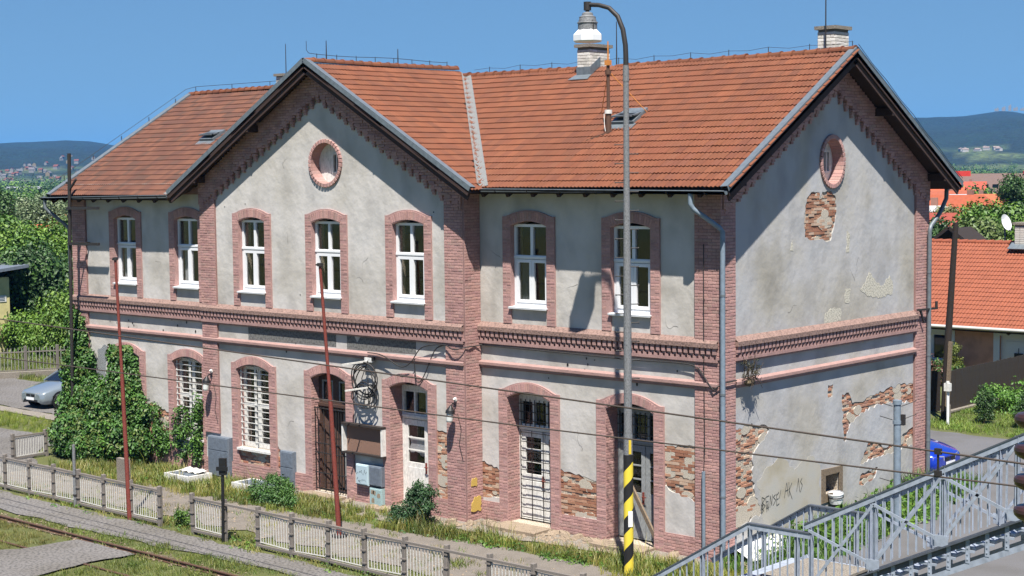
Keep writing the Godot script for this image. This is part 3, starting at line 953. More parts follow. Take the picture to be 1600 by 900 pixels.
func double_door(cx: float, z: float, kind: int) -> void:
	var g := group("door", st)
	var wood: Material = [M.white_old, M.white_old, M.grey_wood][kind]
	var y0 := 0.1
	var m := MB.new()
	m.xf = Transform3D(Basis(), Vector3(cx, 0, z))
	m.plate([PackedVector2Array([Vector2(-0.74, y0), Vector2(0.74, y0), Vector2(0.74, 3.4), Vector2(-0.74, 3.4)]),
		PackedVector2Array([Vector2(-0.66, y0 + 0.03), Vector2(-0.66, 2.46), Vector2(0.66, 2.46), Vector2(0.66, y0 + 0.03)]),
		PackedVector2Array([Vector2(-0.66, 2.62), Vector2(-0.66, 3.22), Vector2(-0.26, 3.22), Vector2(-0.26, 2.62)]),
		PackedVector2Array([Vector2(-0.2, 2.62), Vector2(-0.2, 3.22), Vector2(0.2, 3.22), Vector2(0.2, 2.62)]),
		PackedVector2Array([Vector2(0.26, 2.62), Vector2(0.26, 3.22), Vector2(0.66, 3.22), Vector2(0.66, 2.62)])], -0.06, 0.04)
	m.box(Vector3(0, 2.54, 0.06), Vector3(1.4, 0.06, 0.05))
	obj("frame", m, wood, g)
	for x in [-0.46, 0.0, 0.46]:
		var q := MB.new()
		q.box(Vector3.ZERO, Vector3(0.42, 0.62, 0.008))
		obj("pane", q, M.glass, g, Vector3(cx + x, 2.92, z - 0.03))
	var split: float = [0.24, 0.14, 0.12][kind]
	for s in [[-0.655, split - 0.01], [split + 0.01, 0.655]]:
		var w: float = s[1] - s[0]
		var ctr: float = (s[0] + s[1]) * 0.5
		var gl: float = [1.25, 1.3, 1.25][kind]
		var stile := 0.12 if w > 0.5 else 0.08
		var q := MB.new()
		q.plate([PackedVector2Array([Vector2(-w / 2, y0 + 0.02), Vector2(w / 2, y0 + 0.02), Vector2(w / 2, 2.44), Vector2(-w / 2, 2.44)]),
			PackedVector2Array([Vector2(-w / 2 + stile, gl), Vector2(-w / 2 + stile, 2.28), Vector2(w / 2 - stile, 2.28), Vector2(w / 2 - stile, gl)])], -0.03, 0.02, true)
		if kind == 2:
			for i in 5:
				q.box(Vector3(-w / 2 + (i + 0.5) * w / 5, 0.66, 0.022), Vector3(w / 5 - 0.012, 1.05, 0.012))
		else:
			q.box(Vector3(0, 0.66, 0.022), Vector3(w - 2 * stile, 0.9, 0.015))
		obj("door_leaf", q, wood, g, Vector3(cx + ctr, 0, z))
		for i in 3:
			var h := (2.28 - gl) / 3.0
			q = MB.new()
			q.box(Vector3.ZERO, Vector3(w - 2 * stile, h - 0.03, 0.008))
			obj("pane", q, M.glass, g, Vector3(cx + ctr, gl + (i + 0.5) * h, z - 0.015))
			if i > 0:
				q = MB.new()
				q.box(Vector3.ZERO, Vector3(w - 2 * stile, 0.035, 0.03))
				obj("glazing_bar", q, wood, g, Vector3(cx + ctr, gl + i * h, z))
	if kind == 0:   # torn paper behind the panes
		var t := MB.new()
		t.xf = Transform3D(Basis(), Vector3(cx - 0.21, 0, z - 0.05))
		t.plate([jag(v2([-0.3, 1.5, -0.1, 1.55, 0.3, 1.4, 0.3, 1.95, 0.1, 1.9, -0.3, 1.98]), 0.07, 0.03)], 0, 0.002)
		obj("torn_paper", t, M.curtain, g)
	if kind == 1:   # iron grid in front of the leaves
		var h := MB.new()
		h.box(Vector3.ZERO, Vector3(1.3, 0.018, 0.014))
		var hm := h.mesh()
		for i in 10:
			obj("bar", hm, M.iron, g, Vector3(cx, 0.16 + i * 0.25, z + 0.1))
		h = MB.new()
		h.box(Vector3.ZERO, Vector3(0.018, 2.36, 0.014))
		hm = h.mesh()
		for x in [-0.65, -0.26, 0.13, 0.4, 0.64]:
			obj("bar", hm, M.iron, g, Vector3(cx + x, 1.28, z + 0.085))
	if kind != 0:
		var h2 := MB.new()
		h2.box(Vector3.ZERO, Vector3(1.4, 0.02, 0.014))
		var hm2 := h2.mesh()
		for y in [2.72, 2.95, 3.16]:
			obj("bar", hm2, M.iron, g, Vector3(cx, y, z + 0.09))
		h2 = MB.new()
		h2.box(Vector3.ZERO, Vector3(0.02, 0.72, 0.014))
		hm2 = h2.mesh()
		for i in 9:
			obj("bar", hm2, M.iron, g, Vector3(cx - 0.64 + i * 0.16, 2.92, z + 0.075))
	var k := MB.new()
	k.box(Vector3(0, 0.06, 0.03), Vector3(0.05, 0.3, 0.03))
	k.tube([Vector3(0, 0.1, 0.03), Vector3(0, 0.1, 0.09), Vector3(0.13, 0.1, 0.1)], 0.014, 6)
	obj("handle", k, M.rust, g, Vector3(cx + split - 0.05, 1.08, z + 0.02))

func dark_door(cx: float, z: float) -> void:
	var g := group("door", st)
	var m := MB.new()
	m.xf = Transform3D(Basis(), Vector3(cx, 0, z))
	m.plate([PackedVector2Array([Vector2(-0.74, 0.08), Vector2(0.74, 0.08), Vector2(0.74, 3.46), Vector2(-0.74, 3.46)]),
		PackedVector2Array([Vector2(-0.66, 0.12), Vector2(-0.66, 2.5), Vector2(0.66, 2.5), Vector2(0.66, 0.12)]),
		PackedVector2Array([Vector2(-0.6, 2.68), Vector2(-0.6, 3.3), Vector2(-0.12, 3.3), Vector2(-0.12, 2.68)]),
		PackedVector2Array([Vector2(0.12, 2.68), Vector2(0.12, 3.3), Vector2(0.6, 3.3), Vector2(0.6, 2.68)])], -0.06, 0.05)
	m.box(Vector3(0, 2.58, 0.07), Vector3(1.46, 0.08, 0.06))
	obj("frame", m, M.brown_wood, g)
	for s in [-1, 1]:
		var q := MB.new()
		q.plate([PackedVector2Array([Vector2(-0.25, 2.67), Vector2(0.25, 2.67), Vector2(0.25, 3.31), Vector2(-0.25, 3.31)]),
			PackedVector2Array([Vector2(-0.19, 2.73), Vector2(-0.19, 3.25), Vector2(0.19, 3.25), Vector2(0.19, 2.73)])], 0.0, 0.03)
		obj("sash", q, M.grey_wood, g, Vector3(cx + s * 0.36, 0, z + 0.01))
		q = MB.new()
		q.box(Vector3.ZERO, Vector3(0.42, 0.56, 0.008))
		obj("pane", q, M.glass, g, Vector3(cx + s * 0.36, 2.99, z))
	# left leaf stands open inwards; the right leaf is shut and half glazed
	var l := MB.new()
	l.xf = Transform3D(Basis(Vector3.UP, 0.5), Vector3(cx - 0.64, 0, z - 0.02))
	l.box(Vector3(0.31, 1.3, 0), Vector3(0.62, 2.34, 0.05))
	for y in [0.5, 1.1, 1.8]:
		l.box(Vector3(0.31, y, 0.03), Vector3(0.42, 0.46, 0.02))
	obj("door_leaf", l, M.brown_wood, g)
	l = MB.new()
	l.xf = Transform3D(Basis(), Vector3(cx + 0.33, 0, z - 0.22))
	l.plate([PackedVector2Array([Vector2(-0.3, 0.12), Vector2(0.32, 0.12), Vector2(0.32, 2.48), Vector2(-0.3, 2.48)]),
		PackedVector2Array([Vector2(-0.2, 1.35), Vector2(-0.2, 2.36), Vector2(0.22, 2.36), Vector2(0.22, 1.35)])], -0.03, 0.02, true)
	l.box(Vector3(0, 1.85, 0), Vector3(0.42, 0.04, 0.03))
	obj("door_leaf", l, M.grey_wood, g)
	# folding iron gate
	var h := MB.new()
	h.box(Vector3.ZERO, Vector3(0.02, 2.4, 0.02))
	var hm := h.mesh()
	for x in [-0.7, -0.58, -0.32, -0.08, 0.1, 0.2, 0.31, 0.42, 0.54, 0.7]:
		obj("gate_bar", hm, M.iron, g, Vector3(cx + x, 1.33, z + 0.24))
	h = MB.new()
	h.box(Vector3.ZERO, Vector3(1.42, 0.03, 0.02))
	hm = h.mesh()
	for y in [0.16, 0.62, 1.2, 1.48, 2.5]:
		obj("gate_bar", hm, M.iron, g, Vector3(cx, y, z + 0.26))

func oculus(xf: Transform3D, rx: float, ry: float) -> void:
	var g := group("round_window", st)
	var ring := MB.new()
	ring.xf = xf
	var k := 34
	for i in k:
		var t := TAU * (i + 0.5) / k
		ring.col = pal(PINK)
		var keep := ring.xf
		ring.xf = xf * Transform3D(Basis(Vector3.BACK, t), Vector3(rx * 1.02 * cos(t), ry * 1.02 * sin(t), 0))
		ring.bevel(Vector3(0.035, 0, -0.145), Vector3(0.11, TAU * 0.58 / k - 0.006, 0.4), 0.008)
		ring.xf = keep
	obj("brick_ring", ring, M.pink, g)
	var m := MB.new()
	m.xf = xf
	m.plate([oval(0, 0, rx * 1.05, ry * 1.05), PackedVector2Array([Vector2(-0.02, -0.3), Vector2(-0.02, 0.3), Vector2(0.36, 0.3), Vector2(0.36, -0.3)])], -0.4, -0.28, true)
	obj("blocked_opening", m, M.white_old, g)
	m = MB.new()
	m.xf = xf
	m.plate([PackedVector2Array([Vector2(-0.02, -0.3), Vector2(0.36, -0.3), Vector2(0.36, 0.3), Vector2(-0.02, 0.3)]), PackedVector2Array([Vector2(0.03, -0.24), Vector2(0.03, 0.24), Vector2(0.15, 0.24), Vector2(0.15, -0.24)]), PackedVector2Array([Vector2(0.19, -0.24), Vector2(0.19, 0.24), Vector2(0.31, 0.24), Vector2(0.31, -0.24)])], -0.34, -0.26)
	obj("frame", m, M.white_old, g)
	m = MB.new()
	m.xf = xf
	m.box(Vector3(0.17, 0, -0.33), Vector3(0.34, 0.5, 0.008))
	obj("pane", m, M.glass, g)

# ---------------------------------------------------------------- roof
func main_y(z: float) -> float:
	return 9.188 - 0.596 * z

func cross_y(x: float) -> float:
	return 12.4 - 0.567 * absf(x + 13.3)

func slab(mb: MB, plan: Array, yf: Callable, drop: float, thick: float) -> void:   # plan: convex, Vector2(x, z)
	var top := []
	var low := []
	var area := 0.0
	for i in plan.size():
		area += (plan[i] as Vector2).cross(plan[(i + 1) % plan.size()])
	if area > 0:
		plan = plan.duplicate()
		plan.reverse()
	for p in plan:
		var y: float = yf.call(p) - drop
		top.append(Vector3(p.x, y, p.y)); low.append(Vector3(p.x, y - thick, p.y))
	for i in range(1, plan.size() - 1):
		mb.tri(top[0], top[i], top[i + 1])
		mb.tri(low[0], low[i + 1], low[i])
	for i in plan.size():
		var j := (i + 1) % plan.size()
		mb.quad(low[i], low[j], top[j], top[i])

func tile_shape(w: float, l: float, c: Color) -> MB:   # clay tile with two rolls, lying in x-z, lower edge at +z
	var m := MB.new()
	m.col = c
	var hs := [0.0, 0.03, 0.0, 0.03, 0.0]
	for i in 4:
		var xa := -w / 2 + w * i / 4.0
		var xb := -w / 2 + w * (i + 1) / 4.0
		var a: float = hs[i]
		var b: float = hs[i + 1]
		m.quad(Vector3(xa, a + 0.026, l / 2), Vector3(xb, b + 0.026, l / 2), Vector3(xb, b, -l / 2), Vector3(xa, a, -l / 2))
		m.quad(Vector3(xa, a, l / 2), Vector3(xb, b, l / 2), Vector3(xb, b + 0.026, l / 2), Vector3(xa, a + 0.026, l / 2))
	m.quad(Vector3(w / 2, 0, l / 2), Vector3(w / 2, 0, -l / 2), Vector3(w / 2, 0.003, -l / 2), Vector3(w / 2, 0.028, l / 2))
	return m

const TILE := [[129, 74, 46], [132, 77, 48], [126, 72, 45], [134, 79, 50], [124, 71, 46], [130, 75, 46], [127, 76, 50], [120, 70, 46]]
const TILE_OLD := [[112, 70, 52], [106, 66, 50], [116, 74, 55], [103, 65, 51], [119, 76, 56], [98, 66, 52]]

func build_roof() -> void:
	var roof := group("roof", st)
	var mainf := func(p): return main_y(p.y)
	var crossf := func(p): return cross_y(p.x)
	var right := [Vector2(0.68, 0.6), Vector2(-7.0, 0.6), Vector2(-12.9, -5.0), Vector2(0.68, -5.0)]
	var left := [Vector2(-26.75, 0.95), Vector2(-26.75, -5.0), Vector2(-13.7, -5.0), Vector2(-19.97, 0.95)]
	var cr := [Vector2(-13.3, 1.1), Vector2(-13.3, -5.2), Vector2(-12.9, -5.0), Vector2(-7.0, 0.6), Vector2(-7.0, 1.1)]
	var cl := [Vector2(-13.3, 1.1), Vector2(-19.9, 1.1), Vector2(-19.97, 0.95), Vector2(-13.7, -5.0), Vector2(-13.3, -5.2)]
	var deck := MB.new()
	for q in [right, left]:
		slab(deck, q, mainf, 0.05, 0.11)
	for q in [cr, cl]:
		slab(deck, q, crossf, 0.05, 0.11)
	slab(deck, [Vector2(0.68, -5.0), Vector2(-26.75, -5.0), Vector2(-26.75, -10.7), Vector2(0.68, -10.7)], func(p): return main_y(-10.0 - p.y), 0.05, 0.11)
	obj("roof_deck", deck, M.soffit, roof)
	# tiles
	var spots := []   # [transform, old]
	var ang := atan(0.596)
	var bm := Basis(Vector3.RIGHT, ang)
	for q in [[right, false], [left, true]]:
		var z0: float = 0.62 if not q[1] else 0.97
		var poly := PackedVector2Array(q[0])
		for r in 23:
			var s := 0.15 + r * 0.312
			var z := z0 - s * cos(ang)
			if z < -4.9:
				continue
			var x := -26.7 if q[1] else 0.63
			while x > -27.0 and x < 1.0:
				if Geometry2D.is_point_in_polygon(Vector2(x, z), poly) or (r == 0 and Geometry2D.is_point_in_polygon(Vector2(x, z - 0.05), poly)):
					spots.append([Transform3D(bm * Basis(Vector3.UP, rng.randf_range(-0.012, 0.012)) * Basis(Vector3.RIGHT, rng.randf_range(-0.012, 0.012)), Vector3(x, main_y(z) + rng.randf_range(-0.004, 0.004), z)), q[1]])
				x += 0.237 if q[1] else -0.237
	var ac := atan(0.567)
	for sd in [1, -1]:
		var bc := Basis(Vector3.UP, sd * PI / 2) * Basis(Vector3.RIGHT, ac)
		var poly := PackedVector2Array(cr if sd > 0 else cl)
		for r in 24:
			var d := 6.42 - (0.15 + r * 0.312) * cos(ac)
			if d < 0.05:
				continue
			var z := 0.98
			while z > -5.2:
				var x: float = -13.3 + sd * d
				if Geometry2D.is_point_in_polygon(Vector2(x, z), poly):
					spots.append([Transform3D(bc * Basis(Vector3.UP, rng.randf_range(-0.012, 0.012)), Vector3(x, cross_y(x) + rng.randf_range(-0.004, 0.004), z)), false])
				z -= 0.237
	var eye := Vector3(21.3, 9.2, 30.7)
	spots.sort_custom(func(a, b): return a[0].origin.distance_squared_to(eye) < b[0].origin.distance_squared_to(eye))
	var kinds := []
	for i in 12:
		kinds.append(tile_shape(0.234, 0.335, pal(TILE)).mesh())
	for i in 300:
		var o := obj("roof_tile", kinds[rng.randi() % 12], M.tile, roof)
		o.transform = spots[i][0]
	var rest := []
	var cols := []
	var mottle := noise(0.35, 3, FastNoiseLite.TYPE_SIMPLEX, 77)
	for i in range(300, spots.size()):
		rest.append(spots[i][0])
		var p: Vector3 = spots[i][0].origin
		var c := pal(TILE_OLD if spots[i][1] else TILE)
		cols.append(c * (1.0 + 0.14 * mottle.get_noise_3dv(p)))
	stuff(swarm("tile_field", tile_shape(0.234, 0.335, Color(1, 1, 1)).mesh(), M.tile, rest, cols, roof))
	# back slope, plain tiles in rows
	var bk := MB.new()
	for r in 20:
		var za := -5.0 - r * 0.285
		bk.col = pal(TILE_OLD)
		bk.quad(Vector3(-26.7, main_y(-10.0 - za) + 0.0, za), Vector3(0.65, main_y(-10.0 - za) + 0.0, za), Vector3(0.65, main_y(-10.0 - za + 0.285) + 0.03, za - 0.285), Vector3(-26.7, main_y(-10.0 - za + 0.285) + 0.03, za - 0.285))
	stuff(obj("tile_field", bk, M.tile, roof))
	# ridge tiles
	var rt := []
	for i in 5:
		var m := MB.new()
		m.col = pal(TILE)
		var pts := []
		var k := 7
		for e in [[-0.2, 0.105], [0.15, 0.12], [0.15, 0.135], [0.2, 0.138]]:
			var ring := []
			for j in k + 1:
				var t := PI * j / k
				ring.append(Vector3(e[0], sin(t) * e[1], cos(t) * e[1]))
			pts.append(ring)
		for a in 3:
			for j in k:
				m.quad(pts[a][j], pts[a + 1][j], pts[a + 1][j + 1], pts[a][j + 1])
		for j in k:
			m.tri(pts[3][j], Vector3(0.2, 0, 0), pts[3][j + 1])
		rt.append(m.mesh())
	var x := 0.45
	while x > -26.6:
		if absf(x + 13.3) > 0.3 and not (x < -7.05 and x > -7.7):
			obj("ridge_tile", rt[rng.randi() % 5], M.tile, roof, Vector3(x, 12.15 + rng.randf_range(-0.01, 0.01) - 0.04 * sin(PI * (x + 13.3) / 13.3), -5.0))
		x -= 0.36
	var z := 0.9
	while z > -4.9:
		var o := obj("ridge_tile", rt[rng.randi() % 5], M.tile, roof, Vector3(-13.3, 12.38 - 0.02 * sin((z + 5.0) * 0.5), z))
		o.rotation.y = PI / 2
		z -= 0.36
	# verge flashing and barge boards
	var verge := func(a: Vector3, b: Vector3, out: Vector3):
		var vf := MB.new()
		var bb := MB.new()
		var d := (b - a).normalized()
		var nn := d.cross(out)
		if nn.y < 0:
			nn = -nn
		var i0 := -out * 0.2
		vf.quad(a + i0 + nn * 0.07, b + i0 + nn * 0.07, b + nn * 0.085, a + nn * 0.085)
		vf.quad(a + nn * 0.085, b + nn * 0.085, b - nn * 0.05, a - nn * 0.05)
		vf.quad(a + i0 - nn * 0.02, b + i0 - nn * 0.02, b + i0 + nn * 0.07, a + i0 + nn * 0.07)
		for o in [[0.0, 0.0, -0.14, 0.035], [0.05, -0.02, -0.28, 0.04]]:
			var p: Vector3 = -out * (o[0] + 0.02)
			var hi: Vector3 = nn * (o[1] - 0.04)
			var lo: Vector3 = nn * (o[2] - 0.04)
			var th: Vector3 = -out * o[3]
			bb.quad(a + p + lo, b + p + lo, b + p + hi, a + p + hi)
			bb.quad(b + p + th + lo, a + p + th + lo, a + p + th + hi, b + p + th + hi)
			bb.quad(a + p + lo, a + p + th + lo, b + p + th + lo, b + p + lo)
			bb.quad(a + p + lo, a + p + hi, a + p + th + hi, a + p + th + lo)
			bb.quad(b + p + lo, b + p + th + lo, b + p + th + hi, b + p + hi)
		obj("verge_flashing", vf, M.zinc, roof)
		obj("barge_board", bb, M.barge, roof)
	verge.call(Vector3(0.7, main_y(0.68), 0.68), Vector3(0.7, 12.17, -5.0), Vector3.RIGHT)
	verge.call(Vector3(0.7, 12.17, -5.0), Vector3(0.7, main_y(0.75), -10.75), Vector3.RIGHT)
	verge.call(Vector3(-26.77, main_y(1.0), 1.0), Vector3(-26.77, 12.17, -5.0), Vector3.LEFT)
	verge.call(Vector3(-26.77, 12.17, -5.0), Vector3(-26.77, main_y(0.75), -10.75), Vector3.LEFT)
	verge.call(Vector3(-6.93, cross_y(-6.93), 1.12), Vector3(-13.3, 12.4, 1.12), Vector3.BACK)
	verge.call(Vector3(-13.3, 12.4, 1.12), Vector3(-19.85, cross_y(-19.85), 1.12), Vector3.BACK)
	# purlin ends under the overhangs
	for p in [[0.0, 0.66, -0.1, 1], [0.0, 0.66, -3.0, 1], [0.0, 0.66, -7.0, 1], [0.0, 0.66, -9.9, 1], [0.0, 0.66, -5.0, 1]]:
		var b := MB.new()
		var y := main_y(p[2] if p[2] >= -5.0 else -10.0 - p[2]) - 0.3
		b.beam(Vector3(-0.1, y, p[2]), Vector3(0.62, y, p[2]), 0.16, 0.2)
		obj("purlin", b, M.soffit, roof)
	for dx in [-5.3, -2.7, 0.0, 2.7, 5.3]:
		var b := MB.new()
		var y := cross_y(-13.3 + dx) - 0.3
		b.beam(Vector3(-13.3 + dx, y, 0.45), Vector3(-13.3 + dx, y, 1.04), 0.16, 0.2)
		obj("purlin", b, M.soffit, roof)
	for i in 9:
		var rx2 := -0.2 - i * 0.85
		var rf := MB.new()
		rf.beam(Vector3(rx2, main_y(0.55) - 0.22, 0.55), Vector3(rx2, main_y(0.0) - 0.22, -0.05), 0.1, 0.12)
		obj("rafter_end", rf, M.soffit, roof)
	for i in 8:
		var rx3 := -20.0 - i * 0.85
		var rf := MB.new()
		rf.beam(Vector3(rx3, main_y(0.9) - 0.22, 0.9), Vector3(rx3, main_y(0.4) - 0.22, 0.4), 0.1, 0.12)
		obj("rafter_end", rf, M.soffit, roof)
	# valley gutters
	for s in [[Vector2(-7.0, 0.62), Vector2(-12.9, -5.0)], [Vector2(-19.97, 0.97), Vector2(-13.7, -5.0)]]:
		var va := MB.new()
		var a := Vector3(s[0].x, main_y(s[0].y) + 0.03, s[0].y)
		var b := Vector3(s[1].x, main_y(s[1].y) + 0.03, s[1].y)
		var sgn := 1.0 if s[0].x > -13 else -1.0
		var wm := 0.26
		var k := 8
		for i in k:
			var p := a.lerp(b, float(i) / k)
			var q := a.lerp(b, float(i + 1) / k) + Vector3(0, 0.01, 0)
			va.quad(p, Vector3(p.x + sgn * wm, p.y + 0.045, p.z), Vector3(q.x + sgn * wm, q.y + 0.035, q.z), q)
			va.quad(Vector3(p.x - sgn * wm * 0.5, cross_y(p.x - sgn * wm * 0.5) + 0.06, p.z), p, q, Vector3(q.x - sgn * wm * 0.5, cross_y(q.x - sgn * wm * 0.5) + 0.06, q.z))
		obj("valley_flashing", va, M.valley, roof)
	# gutters and downpipes
	var gutter := func(a: Vector3, b: Vector3):
		var g := MB.new()
		var d := (b - a).normalized()
		var o := d.cross(Vector3.UP)
		var k := 8
		for i in k:
			var t := PI * i / k
			var u := PI * (i + 1) / k
			var p := o * cos(t) * 0.085 - Vector3.UP * sin(t) * 0.085
			var q := o * cos(u) * 0.085 - Vector3.UP * sin(u) * 0.085
			g.squad([a + p, b + p, b + q, a + q], [p, p, q, q])
		for e in [a, b]:
			for i in k:
				var t := PI * i / k
				var u := PI * (i + 1) / k
				g.tri(e, e + o * cos(t) * 0.085 - Vector3.UP * sin(t) * 0.085, e + o * cos(u) * 0.085 - Vector3.UP * sin(u) * 0.085)
		g.tube([a + o * 0.087, b + o * 0.087], 0.014, 6)
		g.tube([a - o * 0.087, b - o * 0.087], 0.014, 6)
		var part := obj("gutter", g, M.zinc, st)
		var n := int(a.distance_to(b) / 0.95)
		var h := MB.new()
		for i in n:
			var p := a.lerp(b, (i + 0.5) / n)
			for j in 8:
				var t := PI * j / 8
				var u := PI * (j + 1) / 8
				h.beam(p + o * cos(t) * 0.092 - Vector3.UP * sin(t) * 0.092, p + o * cos(u) * 0.092 - Vector3.UP * sin(u) * 0.092, 0.012, 0.028)
		obj("bracket", h, M.iron, part)
	gutter.call(Vector3(-6.9, main_y(0.62) - 0.02, 0.7), Vector3(0.66, main_y(0.62) - 0.08, 0.7))
	gutter.call(Vector3(-27.0, main_y(0.97) - 0.08, 1.05), Vector3(-19.85, main_y(0.97) + 0.02, 1.05))
	gutter.call(Vector3(0.66, main_y(0.7) - 0.04, -10.78), Vector3(-26.75, main_y(0.7) - 0.04, -10.78))
	var dp := func(pts: Array, m: Material):
		var d := MB.new()
		d.tube(pts, 0.06, 10)
		var o := obj("downpipe", d, m, st)
		var c := MB.new()
		var low: Vector3 = pts[pts.size() - 1]
		for y in [1.6, 4.0, 6.3]:
			c.tube([Vector3(low.x, y, low.z), Vector3(low.x, y + 0.05, low.z)], 0.068, 10)
		obj("clamp", c, M.zinc, o)
	dp.call([Vector3(-0.33, 8.74, 0.7), Vector3(-0.33, 8.45, 0.7), Vector3(-0.28, 8.33, 0.66), Vector3(0.14, 7.9, 0.24), Vector3(0.2, 7.8, 0.18), Vector3(0.2, 0.35, 0.18)], M.pipe)
	dp.call([Vector3(0.2, 8.74, -10.78), Vector3(0.2, 8.35, -10.75), Vector3(0.19, 7.95, -10.4), Vector3(0.17, 7.6, -9.92), Vector3(0.17, 7.45, -9.85), Vector3(0.17, 0.7, -9.85)], M.zinc)
	dp.call([Vector3(-26.85, 8.6, 1.05), Vector3(-26.85, 8.2, 1.05), Vector3(-26.75, 8.05, 0.95), Vector3(-26.35, 7.6, 0.58), Vector3(-26.28, 7.45, 0.5), Vector3(-26.28, 0.4, 0.5)], M.zinc)
	# chimneys
	chimney(Vector3(-7.8, 11.3, -5.0), Vector3(0.46, 1.42, 0.9), true)
	chimney(Vector3(-0.6, 11.3, -6.0), Vector3(0.5, 1.5, 0.7), false)
	chimney(Vector3(-23.3, 11.0, -6.6), Vector3(0.4, 1.72, 0.5), false)
	# lightning wire along the ridges with its holders, rods
	var lw := MB.new()
	var pts := []
	var i := 0
	var xx := 0.55
	while xx > -12.9:
		pts.append(Vector3(xx, 12.38 + (0.0 if i % 2 == 0 else -0.05) + 0.015 * sin(xx * 2.3), -5.0))
		if i % 2 == 0:
			lw.beam(Vector3(xx, 12.2, -5.0), Vector3(xx, 12.4, -5.0), 0.014, 0.014)
		xx -= 0.62
		i += 1
	lw.tube(pts, 0.005, 5)
	pts = [Vector3(-13.3, 12.95, 0.98), Vector3(-13.3, 12.7, 0.98), Vector3(-13.3, 12.62, 0.9)]
	for j in 8:
		pts.append(Vector3(-13.3, 12.6 - 0.02 * sin(j * 1.2), 0.6 - j * 0.75))
		lw.beam(Vector3(-13.3, 12.4, 0.6 - j * 0.75), Vector3(-13.3, 12.62, 0.6 - j * 0.75), 0.014, 0.014)
	lw.tube(pts, 0.008, 5)
	pts = [Vector3(-26.7, 9.0, 0.9), Vector3(-26.72, 12.35, -4.8)]
	xx = -26.4
	while xx < -20.0:
		pts.append(Vector3(xx, 12.44, -5.0))
		lw.beam(Vector3(xx, 12.2, -5.0), Vector3(xx, 12.44, -5.0), 0.016, 0.016)
		xx += 2.1
	lw.tube(pts, 0.008, 5)
	for t in [0.1, 0.3, 0.5, 0.7, 0.9]:
		var p := Vector3(-26.7, 8.8, 0.95).lerp(Vector3(-26.7, 12.2, -4.9), t)
		lw.beam(p, p + Vector3(0, 0.14, 0), 0.02, 0.02)
	pts = []
	for t in 9:
		pts.append(Vector3(0.72, 12.24, -5.0).lerp(Vector3(0.72, 8.84, -10.7), t / 8.0) + Vector3(0, 0.03 if t % 2 else 0.07, 0))
	lw.tube(pts, 0.008, 5)
	obj("lightning_wire", lw, M.cable, roof)
	for r in [[Vector3(-13.3, 12.45, 0.24), 0.55], [Vector3(-13.3, 12.4, -2.57), 0.5], [Vector3(-7.24, 12.1, -5.35), 1.35], [Vector3(-0.52, 12.1, -5.5), 2.6], [Vector3(-23.0, 12.5, -6.4), 1.35]]:
		var b := MB.new()
		b.tube([r[0], r[0] + Vector3(0, r[1], 0)], [0.02, 0.011], 6)
		obj("lightning_rod", b, M.iron, roof)
	# roof hatches
	hatch(Vector3(-4.4, main_y(-2.3), -2.3), 0.62, 0.62, roof)
	hatch(Vector3(-21.75, main_y(-2.15), -2.15), 0.62, 0.5, roof)
	# wiring mast with its orange top and stays
	var ms := group("roof_mast", st)
	var foot := Vector3(-4.62, main_y(-1.68), -1.68)
	var b := MB.new()
	b.tube([foot, foot + Vector3(0, 0.55, 0)], 0.075, 10)
	b.tube([foot + Vector3(0, 0.55, 0), foot + Vector3(0, 1.75, 0)], 0.045, 10)
	b.beam(foot + Vector3(-0.5, -0.2, 0.35), foot + Vector3(0.1, 0.06, 0), 0.05, 0.04)
	b.tube([foot + Vector3(0, 1.5, 0), foot + Vector3(0, 1.62, 0)], 0.08, 10)
	obj("pole", b, M.rail, ms)
	b = MB.new()
	b.tube([foot + Vector3(0, 0.5, 0), foot + Vector3(0, 0.6, 0)], 0.1, 10)
	b.tube([foot + Vector3(-0.1, 0.5, 0.05), foot + Vector3(-0.05, 0.2, 0.1), foot + Vector3(-0.02, 0.05, 0.1)], 0.01, 6)
	obj("insulator", b, M.white_old, ms)
	b = MB.new()
	b.tube([foot + Vector3(0, 1.75, 0), foot + Vector3(0, 2.35, 0)], [0.022, 0.016], 8)
	b.box(foot + Vector3(0, 1.8, 0), Vector3(0.13, 0.13, 0.13))
	obj("cap", b, mat(K(200, 130, 60), 0.7), ms)
	b = MB.new()
	b.tube([foot + Vector3(0, 1.6, 0), Vector3(-5.35, main_y(-2.5) + 0.05, -2.3)], 0.01, 5)
	b.tube([foot + Vector3(0, 1.6, 0), Vector3(-4.0, main_y(-2.5) + 0.05, -2.5)], 0.012, 5)
	obj("stay", b, mat(K(200, 130, 60), 0.7), ms)

